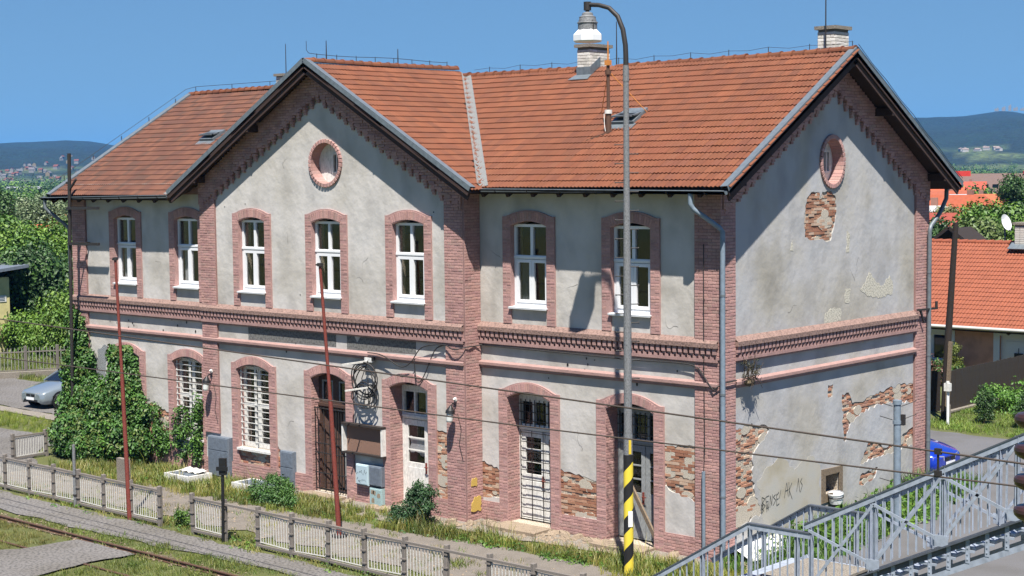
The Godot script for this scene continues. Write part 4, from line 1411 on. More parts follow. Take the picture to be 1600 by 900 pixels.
func hatch(p: Vector3, w: float, l: float, roof: Node3D) -> void:
	var g := group("roof_hatch", roof, p)
	var m := MB.new()
	m.xf = Transform3D(Basis(Vector3.RIGHT, atan(0.596)), Vector3(0, 0.06, 0))
	m.box(Vector3(0, 0.0, 0.0), Vector3(w + 0.1, 0.12, l + 0.1))
	m.box(Vector3(0, -0.02, l * 0.5 + 0.15), Vector3(w + 0.2, 0.02, 0.25))
	obj("frame", m, M.zinc, g)
	m = MB.new()
	m.xf = Transform3D(Basis(Vector3.RIGHT, atan(0.596) - 0.3), Vector3(0, 0.12, -l * 0.5))
	m.box(Vector3(0, 0.1, l * 0.5), Vector3(w + 0.06, 0.03, 0.05))
	m.box(Vector3(-w * 0.5, 0.1, l * 0.5), Vector3(0.06, 0.04, l + 0.1))
	m.box(Vector3(w * 0.5, 0.1, l * 0.5), Vector3(0.06, 0.04, l + 0.1))
	m.box(Vector3(0, 0.1, l), Vector3(w + 0.06, 0.04, 0.06))
	m.box(Vector3(0, 0.1, 0), Vector3(w + 0.06, 0.04, 0.06))
	obj("lid", m, M.zinc, g)
	m = MB.new()
	m.xf = Transform3D(Basis(Vector3.RIGHT, atan(0.596) - 0.3), Vector3(0, 0.12, -l * 0.5))
	m.box(Vector3(0, 0.09, l * 0.5), Vector3(w, 0.01, l))
	obj("pane", m, M.dark_glass, g)

func chimney(p: Vector3, s: Vector3, flash: bool) -> void:
	var g := group("chimney", st, p)
	var m := MB.new()
	m.col = L(120, 116, 108)
	m.box(Vector3(0, s.y * 0.5, 0), Vector3(s.x - 0.02, s.y, s.z - 0.02))
	var pale := [[226, 222, 214], [216, 212, 204], [234, 230, 224], [204, 200, 192]]
	for r in int(s.y / 0.085):
		var y := r * 0.085 + 0.04
		for f in 4:
			var l: float = s.x if f % 2 == 0 else s.z
			m.xf = Transform3D(Basis(Vector3.UP, f * PI / 2), Vector3(0, y, 0))
			var d: float = (s.z if f % 2 == 0 else s.x) * 0.5
			var k := maxi(1, roundi(l / 0.25))
			for i in k + 1:
				var a := -l / 2 + (i - (0.5 if r % 2 else 0.0)) * l / k
				var b := minf(a + l / k, l / 2)
				a = maxf(a, -l / 2)
				if b - a < 0.03:
					continue
				m.col = pal(pale)
				m.bevel(Vector3((a + b) / 2, 0, d - 0.015), Vector3(b - a - 0.01, 0.072, 0.05), 0.006)
	m.xf = Transform3D()
	obj("brick_stack", m, M.chimney, g)
	m = MB.new()
	m.box(Vector3(0, s.y + 0.045, 0), Vector3(s.x + 0.13, 0.09, s.z + 0.13))
	obj("cap", m, M.concrete, g)
	if flash:
		m = MB.new()
		var q := s * 0.5 + Vector3(0.02, 0, 0.02)
		var base := main_y(p.z) - p.y
		var y1 := base - q.z * 0.596
		m.quad(Vector3(-q.x, y1, q.z), Vector3(q.x, y1, q.z), Vector3(q.x, y1 + 0.28, q.z), Vector3(-q.x, y1 + 0.28, q.z))
		m.quad(Vector3(-q.x - 0.12, y1 - 0.08, q.z + 0.26), Vector3(q.x + 0.12, y1 - 0.08, q.z + 0.26), Vector3(q.x + 0.05, y1 + 0.06, q.z), Vector3(-q.x - 0.05, y1 + 0.06, q.z))
		m.quad(Vector3(q.x, y1, q.z), Vector3(q.x, base + 0.05, 0), Vector3(q.x, base + 0.3, 0), Vector3(q.x, y1 + 0.28, q.z))
		obj("flashing", m, M.zinc, g)

# ---------------------------------------------------------------- ground and far country
const EYE := Vector3(21.3, 9.2, 30.73)

func gh(z: float, x := 0.0) -> float:   # the yard rises towards the road behind the station
	if x < -24.0:
		return 0.0
	return 0.65 * clampf((0.5 - z) / 10.5, 0.0, 1.0)

func sheet(called: String, poly: PackedVector2Array, lift: float, m: Material, flat := false) -> void:
	# poly is in (x, -z)
	var mb := MB.new()
	mb.xf = Transform3D(Basis(Vector3(1, 0, 0), Vector3(0, 0, -1), Vector3(0, 1, 0)), Vector3.ZERO)
	for band in [[-300.0, -0.5], [-0.5, 10.0], [10.0, 300.0]]:
		for q in Geometry2D.intersect_polygons(poly, PackedVector2Array([Vector2(-300, band[0]), Vector2(300, band[0]), Vector2(300, band[1]), Vector2(-300, band[1])])):
			mb.plate([q], 0.0, 0.0, false, false)
	for i in mb.v.size():
		var p := mb.v[i]
		mb.v[i] = Vector3(p.x, (0.0 if flat else gh(p.z)) + lift, p.z)
	struct(called, mb, m)

func hill_height(az: float, r: float) -> float:
	var az_t := [-75.0, -62.0, -59.7, -58.5, -57.6, -56.6, -55.7, -54.8, -50.0, -42.0, -34.0, -28.7, -28.0, -27.4, -26.5, -25.7, -25.05, -24.4, -22.0, -10.0]
	var h_t := [70.0, 84.0, 88.5, 92.5, 95.3, 88.0, 78.0, 75.5, 82.0, 96.0, 108.0, 121.5, 126.8, 130.6, 131.0, 137.3, 143.0, 134.0, 120.0, 90.0]
	var h := 60.0
	for i in az_t.size() - 1:
		if az >= az_t[i] and az <= az_t[i + 1]:
			h = lerpf(h_t[i], h_t[i + 1], (az - az_t[i]) / (az_t[i + 1] - az_t[i]))
	var t := clampf((r - 1500.0) / 2500.0, 0.0, 1.0)
	var s := t * t * (3.0 - 2.0 * t) * 0.55 + t * 0.45
	var back := clampf((r - 4000.0) / 2200.0, 0.0, 1.0)
	return h * s * (1.0 - back)

var land := noise(0.004, 4, FastNoiseLite.TYPE_SIMPLEX, 91)

func polar(az: float, r: float) -> Vector3:
	var a := deg_to_rad(az)
	return Vector3(EYE.x + sin(a) * r, 0, EYE.z - cos(a) * r)

func build_ground() -> void:
	# one sheet to the horizon, in rings around the station
	var mb := MB.new()
	mb.xf = Transform3D()
	var zs := [140.0, 60.0, 20.0, 8.0, 0.5, -10.0, -20.0, -60.0, -200.0]
	var xs := [-220.0, -90.0, -24.0, -23.0, 20.0, 60.0, 200.0]
	for i in zs.size() - 1:
		for j in xs.size() - 1:
			var p := []
			for q in [[j, i], [j + 1, i], [j + 1, i + 1], [j, i + 1]]:
				var x: float = xs[q[0]]
				var z: float = zs[q[1]]
				p.append(Vector3(x, gh(z, x - 0.5) - 0.02, z))
			mb.quad(p[0], p[1], p[2], p[3])
	struct("ground", mb, M.turf)
	var far := MB.new()
	var rr := [150.0, 400.0, 900.0, 1500.0]
	var r := 1500.0
	while r < 6200.0:
		r += 130.0
		rr.append(r)
	var wood := noise(0.0022, 4, FastNoiseLite.TYPE_SIMPLEX, 19)
	var grid := []
	var tint := []
	var azs := []
	var a := -76.0
	while a < -8.0:
		azs.append(a)
		a += 0.4
	for k in rr.size():
		var row := []
		var cr := []
		for az in azs:
			var p := polar(az, rr[k])
			var h := hill_height(az, rr[k])
			if rr[k] > 1500.0:
				var up := clampf((rr[k] - 1500.0) / 1500.0, 0.0, 1.0)
				h += up * (14.0 * wood.get_noise_2d(p.x, p.z) + 3.0 * wood.get_noise_2d(p.x * 6.0, p.z * 6.0)) * (1.0 - clampf((rr[k] - 3700.0) / 300.0, 0.0, 1.0))
			p.y = h - 0.4
			row.append(p)
			# forest on the heights, fields and vineyards on the lower slopes
			var f: float = wood.get_noise_2d(p.x * 1.3 + 400.0, p.z * 1.3) + (rr[k] - (2250.0 if azs[row.size() - 1] < -40.0 else 1950.0)) / 900.0
			var c := L(38, 66, 36).lerp(L(26, 48, 29), 0.5 + 0.5 * wood.get_noise_2d(p.x * 2.0, p.z * 2.0))
			if f < 0.0:
				var field := wood.get_noise_2d(p.x * 5.0, p.z * 5.0)
				c = L(128, 146, 84) if field > 0.1 else (L(108, 132, 72) if field > -0.15 else L(76, 102, 56))
			cr.append(c)
		grid.append(row)
		tint.append(cr)
	for k in rr.size() - 1:
		for j in azs.size() - 1:
			far.col = tint[k][j]
			var p0: Vector3 = grid[k][j]
			var p1: Vector3 = grid[k][j + 1]
			var p2: Vector3 = grid[k + 1][j + 1]
			var p3: Vector3 = grid[k + 1][j]
			far.quad(p0, p1, p2, p3)
			var base := far.c.size() - 6
			var q := [tint[k][j], tint[k + 1][j + 1], tint[k][j + 1], tint[k][j], tint[k + 1][j], tint[k + 1][j + 1]]
			for i in 6:
				far.c[base + i] = q[i]
	struct("hills", far, M.hill)
	# the flat country all round, a little below the near ground
	var flat := MB.new()
	for i in 48:
		var u := TAU * i / 48
		var w := TAU * (i + 1) / 48
		for b in [[0.0, 300.0], [300.0, 1600.0], [1600.0, 6000.0]]:
			flat.quad(Vector3(cos(w) * b[0], -0.8, sin(w) * b[0]), Vector3(cos(u) * b[0], -0.8, sin(u) * b[0]), Vector3(cos(u) * b[1], -0.8, sin(u) * b[1]), Vector3(cos(w) * b[1], -0.8, sin(w) * b[1]))
	struct("plain", flat, M.plain)
	# surfaces round the station, in (x, -z)
	sheet("yard", jag(v2([0.9, 9.6, -40, 9.9, -40, 17.2, 0, 16.8, 45, 15.0, 45, -6.2, 9, -5.6, 2.2, -4.6, -1.0, -3.2, 0.6, -2.4, 1.6, -0.5, 2.2, 4, 2.0, 8]), 0.5, 0.12), 0.008, M.road)
	sheet("gravel_path", jag(v2([-24, -3.0, -18, -2.9, -13, -2.7, -9, -2.5, -5, -2.0, -2, -2.0, 2.5, -2.6, 3.2, -5.0, -4, -5.2, -9, -5.1, -14, -5.0, -20, -5.3, -24, -5.3]), 0.4, 0.22), 0.004, M.gravel)
	sheet("rubble_strip", jag(v2([-8.9, -0.2, -0.5, 0.3, -0.3, -0.7, -3, -1.0, -5.6, -1.25, -7.2, -1.3, -9.5, -1.9, -14.5, -1.6, -14.6, -0.6]), 0.3, 0.1), 0.006, M.concrete)
	sheet("platform", jag(v2([-60, -6.3, -30, -6.3, -13.4, -6.25, -5, -6.3, 6, -6.4, 6, -7.3, -5, -7.1, -9, -7.3, -14, -7.6, -30, -7.8, -60, -7.8]), 0.5, 0.1), 0.01, M.asphalt)
	sheet("track_crossing", jag(v2([-13.9, -8.4, -11.4, -8.4, -11.6, -9.6, -11.2, -12.5, -16.5, -13.5, -14.1, -9.9]), 0.4, 0.05), 0.03, M.asphalt, true)
	sheet("ballast", jag(v2([-60, -7.95, 12, -7.95, 12, -8.36, -60, -8.36]), 0.3, 0.07), 0.004, M.soil)
	# parking place and paths left of the station
	sheet("parking_place", jag(v2([-60, 3.3, -60, 8.6, -43, 8.2, -27.5, 8.8, -26.4, 3.4, -36, 3.2]), 0.5, 0.12), 0.008, M.asphalt, true)
	sheet("side_yard", jag(v2([-60, -5.0, -24, -5.4, -23.6, -3.6, -25.6, -2.6, -27.2, -1.2, -26.8, 0.1, -40, 0.2, -60, 0.5]), 0.5, 0.12), 0.008, M.asphalt, true)
	sheet("concrete_path", jag(v2([-60, 2.3, -36, 2.4, -27.2, 2.3, -27.2, 3.1, -36, 3.1, -60, 3.2]), 0.5, 0.06), 0.013, M.concrete, true)
	for z in [8.27, 9.72]:
		var rail := MB.new()
		var sink := 0.0 if z < 9 else -0.06
		rail.xf = Transform3D(Basis(), Vector3(0, sink, 0))
		rail.box(Vector3(-20, 0.075, z), Vector3(90, 0.02, 0.065))
		rail.box(Vector3(-20, 0.03, z), Vector3(90, 0.08, 0.025))
		rail.box(Vector3(-20, -0.005, z), Vector3(90, 0.02, 0.12))
		tag(obj("rail", rail, M.rail), "rusty steel rail nearer the fence, in front of the platform" if z < 9 else "second rusty rail, farther from the fence, sunk in the grass", "rail")

func leaf_clump(k: int, rad: float, size: float, flat := 1.0, sd := 5) -> ArrayMesh:
	var r := RandomNumberGenerator.new()
	r.seed = sd
	var mb := MB.new()
	for i in k:
		var d := Vector3(r.randfn(), r.randfn() * flat, r.randfn()).normalized()
		var p := d * rad * pow(r.randf(), 0.4)
		var n := (d + Vector3(r.randfn(), r.randfn() + 0.6, r.randfn()) * 0.6).normalized()
		var x := n.cross(Vector3(r.randfn(), r.randfn(), r.randfn())).normalized()
		var y := n.cross(x)
		var s := size * r.randf_range(0.7, 1.3)
		var t := r.randf_range(0.75, 1.15)
		mb.col = Color(t, t, t * 0.9)
		mb.tri(p - x * s * 0.5, p + y * s * 0.32 + n * s * 0.08, p + x * s * 0.5)
		mb.tri(p - x * s * 0.5, p + x * s * 0.5, p - y * s * 0.32 + n * s * 0.08)
	return mb.mesh()

var clump_big: ArrayMesh
var clump_mid: ArrayMesh
var clump_small: ArrayMesh

# lobes: [centre, radii]; fills them with leaf clumps, denser towards the outside
func foliage(parent: Node, called: String, lobes: Array, count: int, mesh: Mesh, scale: float, colours: Array, loose := 0.25) -> void:
	var spots := []
	var cols := []
	var total := 0.0
	for l in lobes:
		total += l[1].x * l[1].y
	for l in lobes:
		var k := int(count * l[1].x * l[1].y / total)
		for i in k:
			var d := Vector3(rng.randfn(), rng.randfn(), rng.randfn()).normalized()
			var p: Vector3 = l[0] + d * l[1] * (1.0 - loose + loose * 1.6 * rng.randf()) * (1.0 if rng.randf() < 0.7 else rng.randf())
			if p.y < 0.03:
				continue
			var b := Basis(Vector3.UP, rng.randf() * TAU) * Basis(Vector3.RIGHT, rng.randf_range(-0.5, 0.5))
			spots.append(Transform3D(b.scaled(Vector3.ONE * scale * rng.randf_range(0.7, 1.3)), p))
			cols.append(pal(colours))
	stuff(swarm(called, mesh, M.leaf, spots, cols, parent))

const GREENS := [[88, 124, 40], [74, 110, 34], [102, 138, 48], [62, 96, 32], [112, 146, 54]]
const DARK_GREENS := [[60, 94, 40], [52, 82, 36], [70, 104, 46], [46, 74, 34]]
const GREY_GREENS := [[112, 130, 94], [98, 118, 82], [128, 142, 110], [90, 110, 76]]

func tree(called: String, label: String, at: Vector3, h: float, r: float, count: int, colours: Array, low := 0.3, grp := "") -> void:
	var t := thing(called, label, "tree", at, 0.0, grp)
	var tr := MB.new()
	tr.col = L(70, 60, 48)
	var top := Vector3(rng.randf_range(-0.3, 0.3), h * 0.7, rng.randf_range(-0.3, 0.3))
	tr.tube([Vector3.ZERO, Vector3(0.05, h * 0.3, 0), top], [h * 0.028, h * 0.02, h * 0.008], 7)
	var lobes := []
	for i in 11:
		var u := rng.randf() * TAU
		var y := h * rng.randf_range(low + 0.08, 0.86)
		var away := r * rng.randf_range(0.25, 0.72) * (1.0 - 0.5 * absf(y / h - 0.55))
		var c := Vector3(cos(u) * away, y, sin(u) * away)
		var s := r * rng.randf_range(0.32, 0.55)
		lobes.append([c, Vector3(s, s * 0.78, s)])
		tr.tube([Vector3(0.03, y * 0.55, 0), c * Vector3(0.6, 0.9, 0.6), c], [h * 0.012, h * 0.007, h * 0.003], 5)
	obj("trunk", tr, M.paint, t)
	foliage(t, "crown", lobes, int(count * 1.5), clump_big, 0.62, colours)

func far_house(label: String, at: Vector3, turn: float, s: Vector3, rise: float, wall: Color, roof: Color, hip := 0.0, detail := true, grp := "") -> Node3D:
	# s: length along x, wall height, depth; rise: roof height
	var t := thing("house", label, "house", at, turn, grp)
	var w := MB.new()
	w.col = wall
	var hx := s.x * 0.5
	var hz := s.z * 0.5
	w.box(Vector3(0, s.y * 0.5 - 0.5, 0), Vector3(s.x, s.y + 1.0, s.z))
	if hip == 0.0:
		for e in [-1, 1]:
			var a := Vector3(e * hx, s.y, -hz * e)
			var b := Vector3(e * hx, s.y, hz * e)
			w.tri(b, a, Vector3(e * hx, s.y + rise * 0.95, 0))
	obj("wall", w, M.house, t)
	var m := MB.new()
	m.col = roof
	var o := 0.35
	var ex := hx + o
	var ez := hz + o
	var drop := rise * o / hz
	for e in [-1, 1]:
		m.quad(Vector3(-ex * e, s.y - drop, ez * e), Vector3(ex * e, s.y - drop, ez * e), Vector3((ex - hip) * e, s.y + rise, 0), Vector3(-(ex - hip) * e, s.y + rise, 0))
		m.quad(Vector3(-ex * e, s.y - drop - 0.15, ez * e), Vector3(ex * e, s.y - drop - 0.15, ez * e), Vector3(ex * e, s.y - drop, ez * e), Vector3(-ex * e, s.y - drop, ez * e))
		if hip > 0.0:
			m.tri(Vector3(ex * e, s.y - drop, ez * e), Vector3(ex * e, s.y - drop, -ez * e), Vector3((ex - hip) * e, s.y + rise, 0))
	obj("roof", m, M.house, t)
	if detail:
		var c := MB.new()
		c.col = L(150, 110, 96)
		c.box(Vector3(hx * 0.4, s.y + rise * 0.9, -hz * 0.2), Vector3(0.6, 1.5, 0.6))
		obj("chimney", c, M.house, t)
		for i in 3:
			var q := MB.new()
			q.box(Vector3(-hx + s.x * (i + 0.7) / 3.4, s.y * 0.5, hz + 0.02), Vector3(1.0, 1.2, 0.06))
			obj("window", q, M.dark_glass, t)
	return t

func build_far() -> void:
	clump_big = leaf_clump(64, 1.15, 0.34, 0.8, 5)
	clump_mid = leaf_clump(54, 1.1, 0.3, 0.8, 6)
	clump_small = leaf_clump(16, 1.1, 0.8, 0.9, 8)
	var orange := L(160, 86, 60)
	var red := L(176, 84, 62)
	var white := L(214, 212, 204)
	# town houses right of the station
	far_house("white house under a long bright orange hipped roof, behind the near house's trees", polar(-27.0, 185.0), 0.1, Vector3(13, 3.6, 8), 2.6, white, L(164, 84, 54), 2.5)
	far_house("low house with a dull red roof just behind the garden trees", polar(-26.6, 122.0), 0.15, Vector3(6.5, 4.0, 6), 1.9, L(190, 180, 165), L(150, 72, 58))
	far_house("small white building beside the downpipe at the station's back corner", polar(-27.75, 150.0), 0.4, Vector3(5, 5.4, 5), 0.4, white, L(190, 188, 184), 1.0)
	var big := far_house("large brown-roofed hall with two skylights and red roof edges, in the town", polar(-24.9, 430.0), 0.5, Vector3(34, 3.0, 14), 4.6, L(120, 100, 92), L(112, 92, 84), 0.0, false)
	var tr := MB.new()
	tr.col = L(206, 56, 44)
	tr.box(Vector3(-12, 7.4, -1), Vector3(5, 1.8, 4))
	obj("roof_trim", tr, M.house, big)
	tr = MB.new()
	tr.col = L(190, 60, 48)
	tr.box(Vector3(8, 7.6, -1), Vector3(9, 1.2, 3))
	obj("roof_trim", tr, M.house, big)
	for x in [-6.0, -3.6, 4.0, 6.4]:
		var sk := MB.new()
		sk.box(Vector3(x, 4.4, 4.9), Vector3(1.4, 1.0, 1.4))
		obj("skylight", sk, M.dark_glass, big)
	far_house("red-roofed house left of the brown hall, half behind its eaves", polar(-27.5, 300.0), 0.2, Vector3(12, 3.2, 8), 2.4, white, L(196, 96, 62))
	far_house("orange-roofed house with a grey gable next to the station's eaves", polar(-27.1, 262.0), 0.9, Vector3(9, 3.0, 8), 2.6, L(170, 168, 160), orange)
	far_house("house with a pale blue-grey roof between orange roofs", polar(-26.1, 250.0), 0.3, Vector3(6, 3.4, 7), 1.8, white, L(168, 190, 198))
	far_house("orange gabled house in front of the brown hall", polar(-25.3, 240.0), 1.0, Vector3(8, 3.2, 7), 2.2, white, L(176, 100, 66))
	far_house("white house with an orange roof, right of the gabled orange one", polar(-24.75, 250.0), 0.1, Vector3(7, 3.6, 7), 1.6, white, L(196, 120, 84))
	far_house("grey flat-roofed house beside the conifer at the right edge", polar(-24.6, 150.0), 0.2, Vector3(7, 4.6, 6), 0.3, L(188, 184, 178), L(120, 110, 108), 1.0)
	far_house("long white hall far behind the orange roofs at the station's eaves", polar(-27.9, 520.0), 0.5, Vector3(22, 4.5, 10), 1.0, L(220, 222, 224), L(200, 200, 200), 0.0, false)
	far_house("house with red roof behind the grey gable, under the hillside", polar(-26.5, 380.0), 0.4, Vector3(11, 3.6, 8), 2.4, white, red)
	# behind the trees at the left
	far_house("orange-roofed house seen through the trees left of the station", polar(-57.0, 128.0), 0.5, Vector3(9, 3.0, 8), 2.6, white, L(170, 86, 56))
	far_house("white house behind the trees at the station's left corner", polar(-57.4, 140.0), 0.9, Vector3(8, 3.6, 7), 1.0, L(214, 218, 222), L(150, 150, 150), 1.0)
	far_house("red-roofed house half hidden at the left edge of the trees", polar(-59.6, 170.0), 0.3, Vector3(9, 3.6, 7), 2.6, L(214, 196, 176), L(186, 92, 66))
	far_house("long grey factory hall in the plain at the foot of the left hill", polar(-59.0, 820.0), 0.9, Vector3(16, 4, 10), 1.0, L(176, 180, 186), L(140, 144, 150), 0.0, false)
	# the village on the left hillside: small and alike
	for i in 46:
		var az := -60.0 + 3.0 * pow(rng.randf(), 1.2)
		var r := rng.randf_range(1500.0, 2350.0)
		if i % 6 == 0:
			az = rng.randf_range(-58.2, -56.6)
			r = rng.randf_range(2100.0, 2700.0)
		var p := polar(az, r)
		p.y = hill_height(az, r) + 1.0
		var k := rng.randf_range(0.3, 0.6)
		var wl := L(140, 139, 134) if rng.randf() < 0.7 else L(140, 126, 100)
		var rf := L(116, 70, 56) if rng.randf() < 0.6 else L(112, 110, 108)
		far_house("tiny pale house in the village on the hillside left of the station", p, rng.randf() * 3.0, Vector3(11 * k, 6 * k, 9 * k), 4 * k, wl, rf, 0.0, false, "village houses on the left hillside")
	for i in 9:
		var az := rng.randf_range(-26.6, -25.2)
		var r := 2150.0 + i * 8.0
		var p := polar(az, r)
		p.y = hill_height(az, r) + 1.0
		far_house("tiny pale building at the foot of the wooded hill on the right", p, rng.randf() * 3.0, Vector3(8, 2.6, 5), 1.4, L(186, 184, 178), L(150, 134, 124), 0.0, false, "buildings at the foot of the right hill")
	# ruin on the right hilltop
	var az0 := -25.1
	var top := polar(az0, 3990.0)
	top.y = hill_height(az0, 3990.0) - 1.0
	var ru := thing("castle_ruin", "tiny pale castle ruin on top of the wooded hill at the right", "ruin", top, 0.4)
	for q in [[0.0, 9.0, 8.0], [14.0, 13.0, 6.0], [27.0, 7.0, 10.0], [-16.0, 6.0, 9.0], [42.0, 5.0, 8.0]]:
		var w := MB.new()
		w.col = L(150, 148, 140)
		w.box(Vector3(q[0], q[1] * 0.5, 0), Vector3(q[2], q[1], 7))
		w.box(Vector3(q[0] + q[2] * 0.25, q[1] + 1.0, 0), Vector3(q[2] * 0.35, 2.5, 5))
		obj("wall", w, M.house, ru)
	# scattered far trees in the plain and woods' edge: one mass
	var spots := []
	var cols := []
	for i in 2600:
		var left := i % 2 == 0
		var az := rng.randf_range(-62.0, -54.0) if left else rng.randf_range(-30.0, -22.0)
		var r := 230.0 + 1500.0 * pow(rng.randf(), 1.5)
		if not left and r < 300.0:
			continue
		var p := polar(az, r)
		p.y = hill_height(az, r) + rng.randf_range(0.5, 3.4)
		var k := rng.randf_range(1.2, 2.6) * (1.0 + r / 1500.0)
		spots.append(Transform3D(Basis(Vector3.UP, rng.randf() * TAU).scaled(Vector3(k, k * 1.1, k)), p))
		cols.append(pal(DARK_GREENS if rng.randf() < 0.6 else GREENS))
	stuff(tag(swarm("distant_trees", clump_big, M.leaf, spots, cols), "scattered far-off trees between the town roofs and along the plain", "trees"))
	# trees left of the station
	tree("broadleaf_tree", "bright green broad tree filling the left edge behind the yellow hut", polar(-59.6, 101.0), 6.6, 4.4, 900, GREENS, 0.15, "trees left of the station")
	tree("broadleaf_tree", "bright green tree in the middle of the clump left of the station", polar(-58.4, 96.0), 6.4, 4.0, 900, GREENS, 0.2, "trees left of the station")
	tree("broadleaf_tree", "loose light green tree against the station's left corner", polar(-57.4, 99.0), 6.6, 3.4, 650, [[84, 108, 44], [96, 116, 52], [70, 94, 38], [122, 92, 54]], 0.2, "trees left of the station")
	tree("broadleaf_tree", "dark green tree behind the wire fence, low in the clump", polar(-58.7, 90.0), 5.2, 3.4, 700, DARK_GREENS, 0.1, "trees left of the station")
	tree("broadleaf_tree", "dark tree standing tall behind the clump, against the hill", polar(-58.45, 150.0), 8.2, 3.2, 500, DARK_GREENS, 0.2, "trees left of the station")
	tree("broadleaf_tree", "grey-green willow behind the clump at the left", polar(-59.2, 140.0), 7.0, 4.2, 600, GREY_GREENS, 0.2, "trees left of the station")
	tree("broadleaf_tree", "grey-green tree behind the station's left eaves", polar(-57.6, 145.0), 6.8, 3.8, 500, GREY_GREENS, 0.2, "trees left of the station")
	tree("poplar_tree", "dark narrow poplar at the very left edge of the view", polar(-60.05, 130.0), 9.2, 1.4, 500, DARK_GREENS, 0.1)
	# trees right of the station, behind the neighbour's roof
	tree("broadleaf_tree", "green garden tree rising behind the neighbour's ridge and dish", polar(-25.15, 96.0), 7.0, 3.0, 600, GREENS, 0.15, "garden trees behind the neighbour's roof")
	tree("broadleaf_tree", "paler garden tree left of the dish, behind the neighbour's ridge", polar(-26.0, 92.0), 6.2, 2.1, 420, [[92, 112, 56], [80, 104, 48], [104, 120, 66]], 0.15, "garden trees behind the neighbour's roof")
	tree("broadleaf_tree", "small dark garden tree by the station's downpipe, behind the ridge", polar(-27.7, 94.0), 6.4, 2.0, 300, DARK_GREENS, 0.15, "garden trees behind the neighbour's roof")
	tree("broadleaf_tree", "thin yellowish birch before the orange hipped roof", polar(-27.05, 130.0), 6.8, 1.7, 240, [[128, 122, 68], [110, 112, 62], [96, 104, 56]], 0.2, "garden trees behind the neighbour's roof")
	tree("conifer_tree", "dark green tree at the right edge above the neighbour's chimney", polar(-24.3, 150.0), 8.6, 2.6, 420, DARK_GREENS, 0.1)

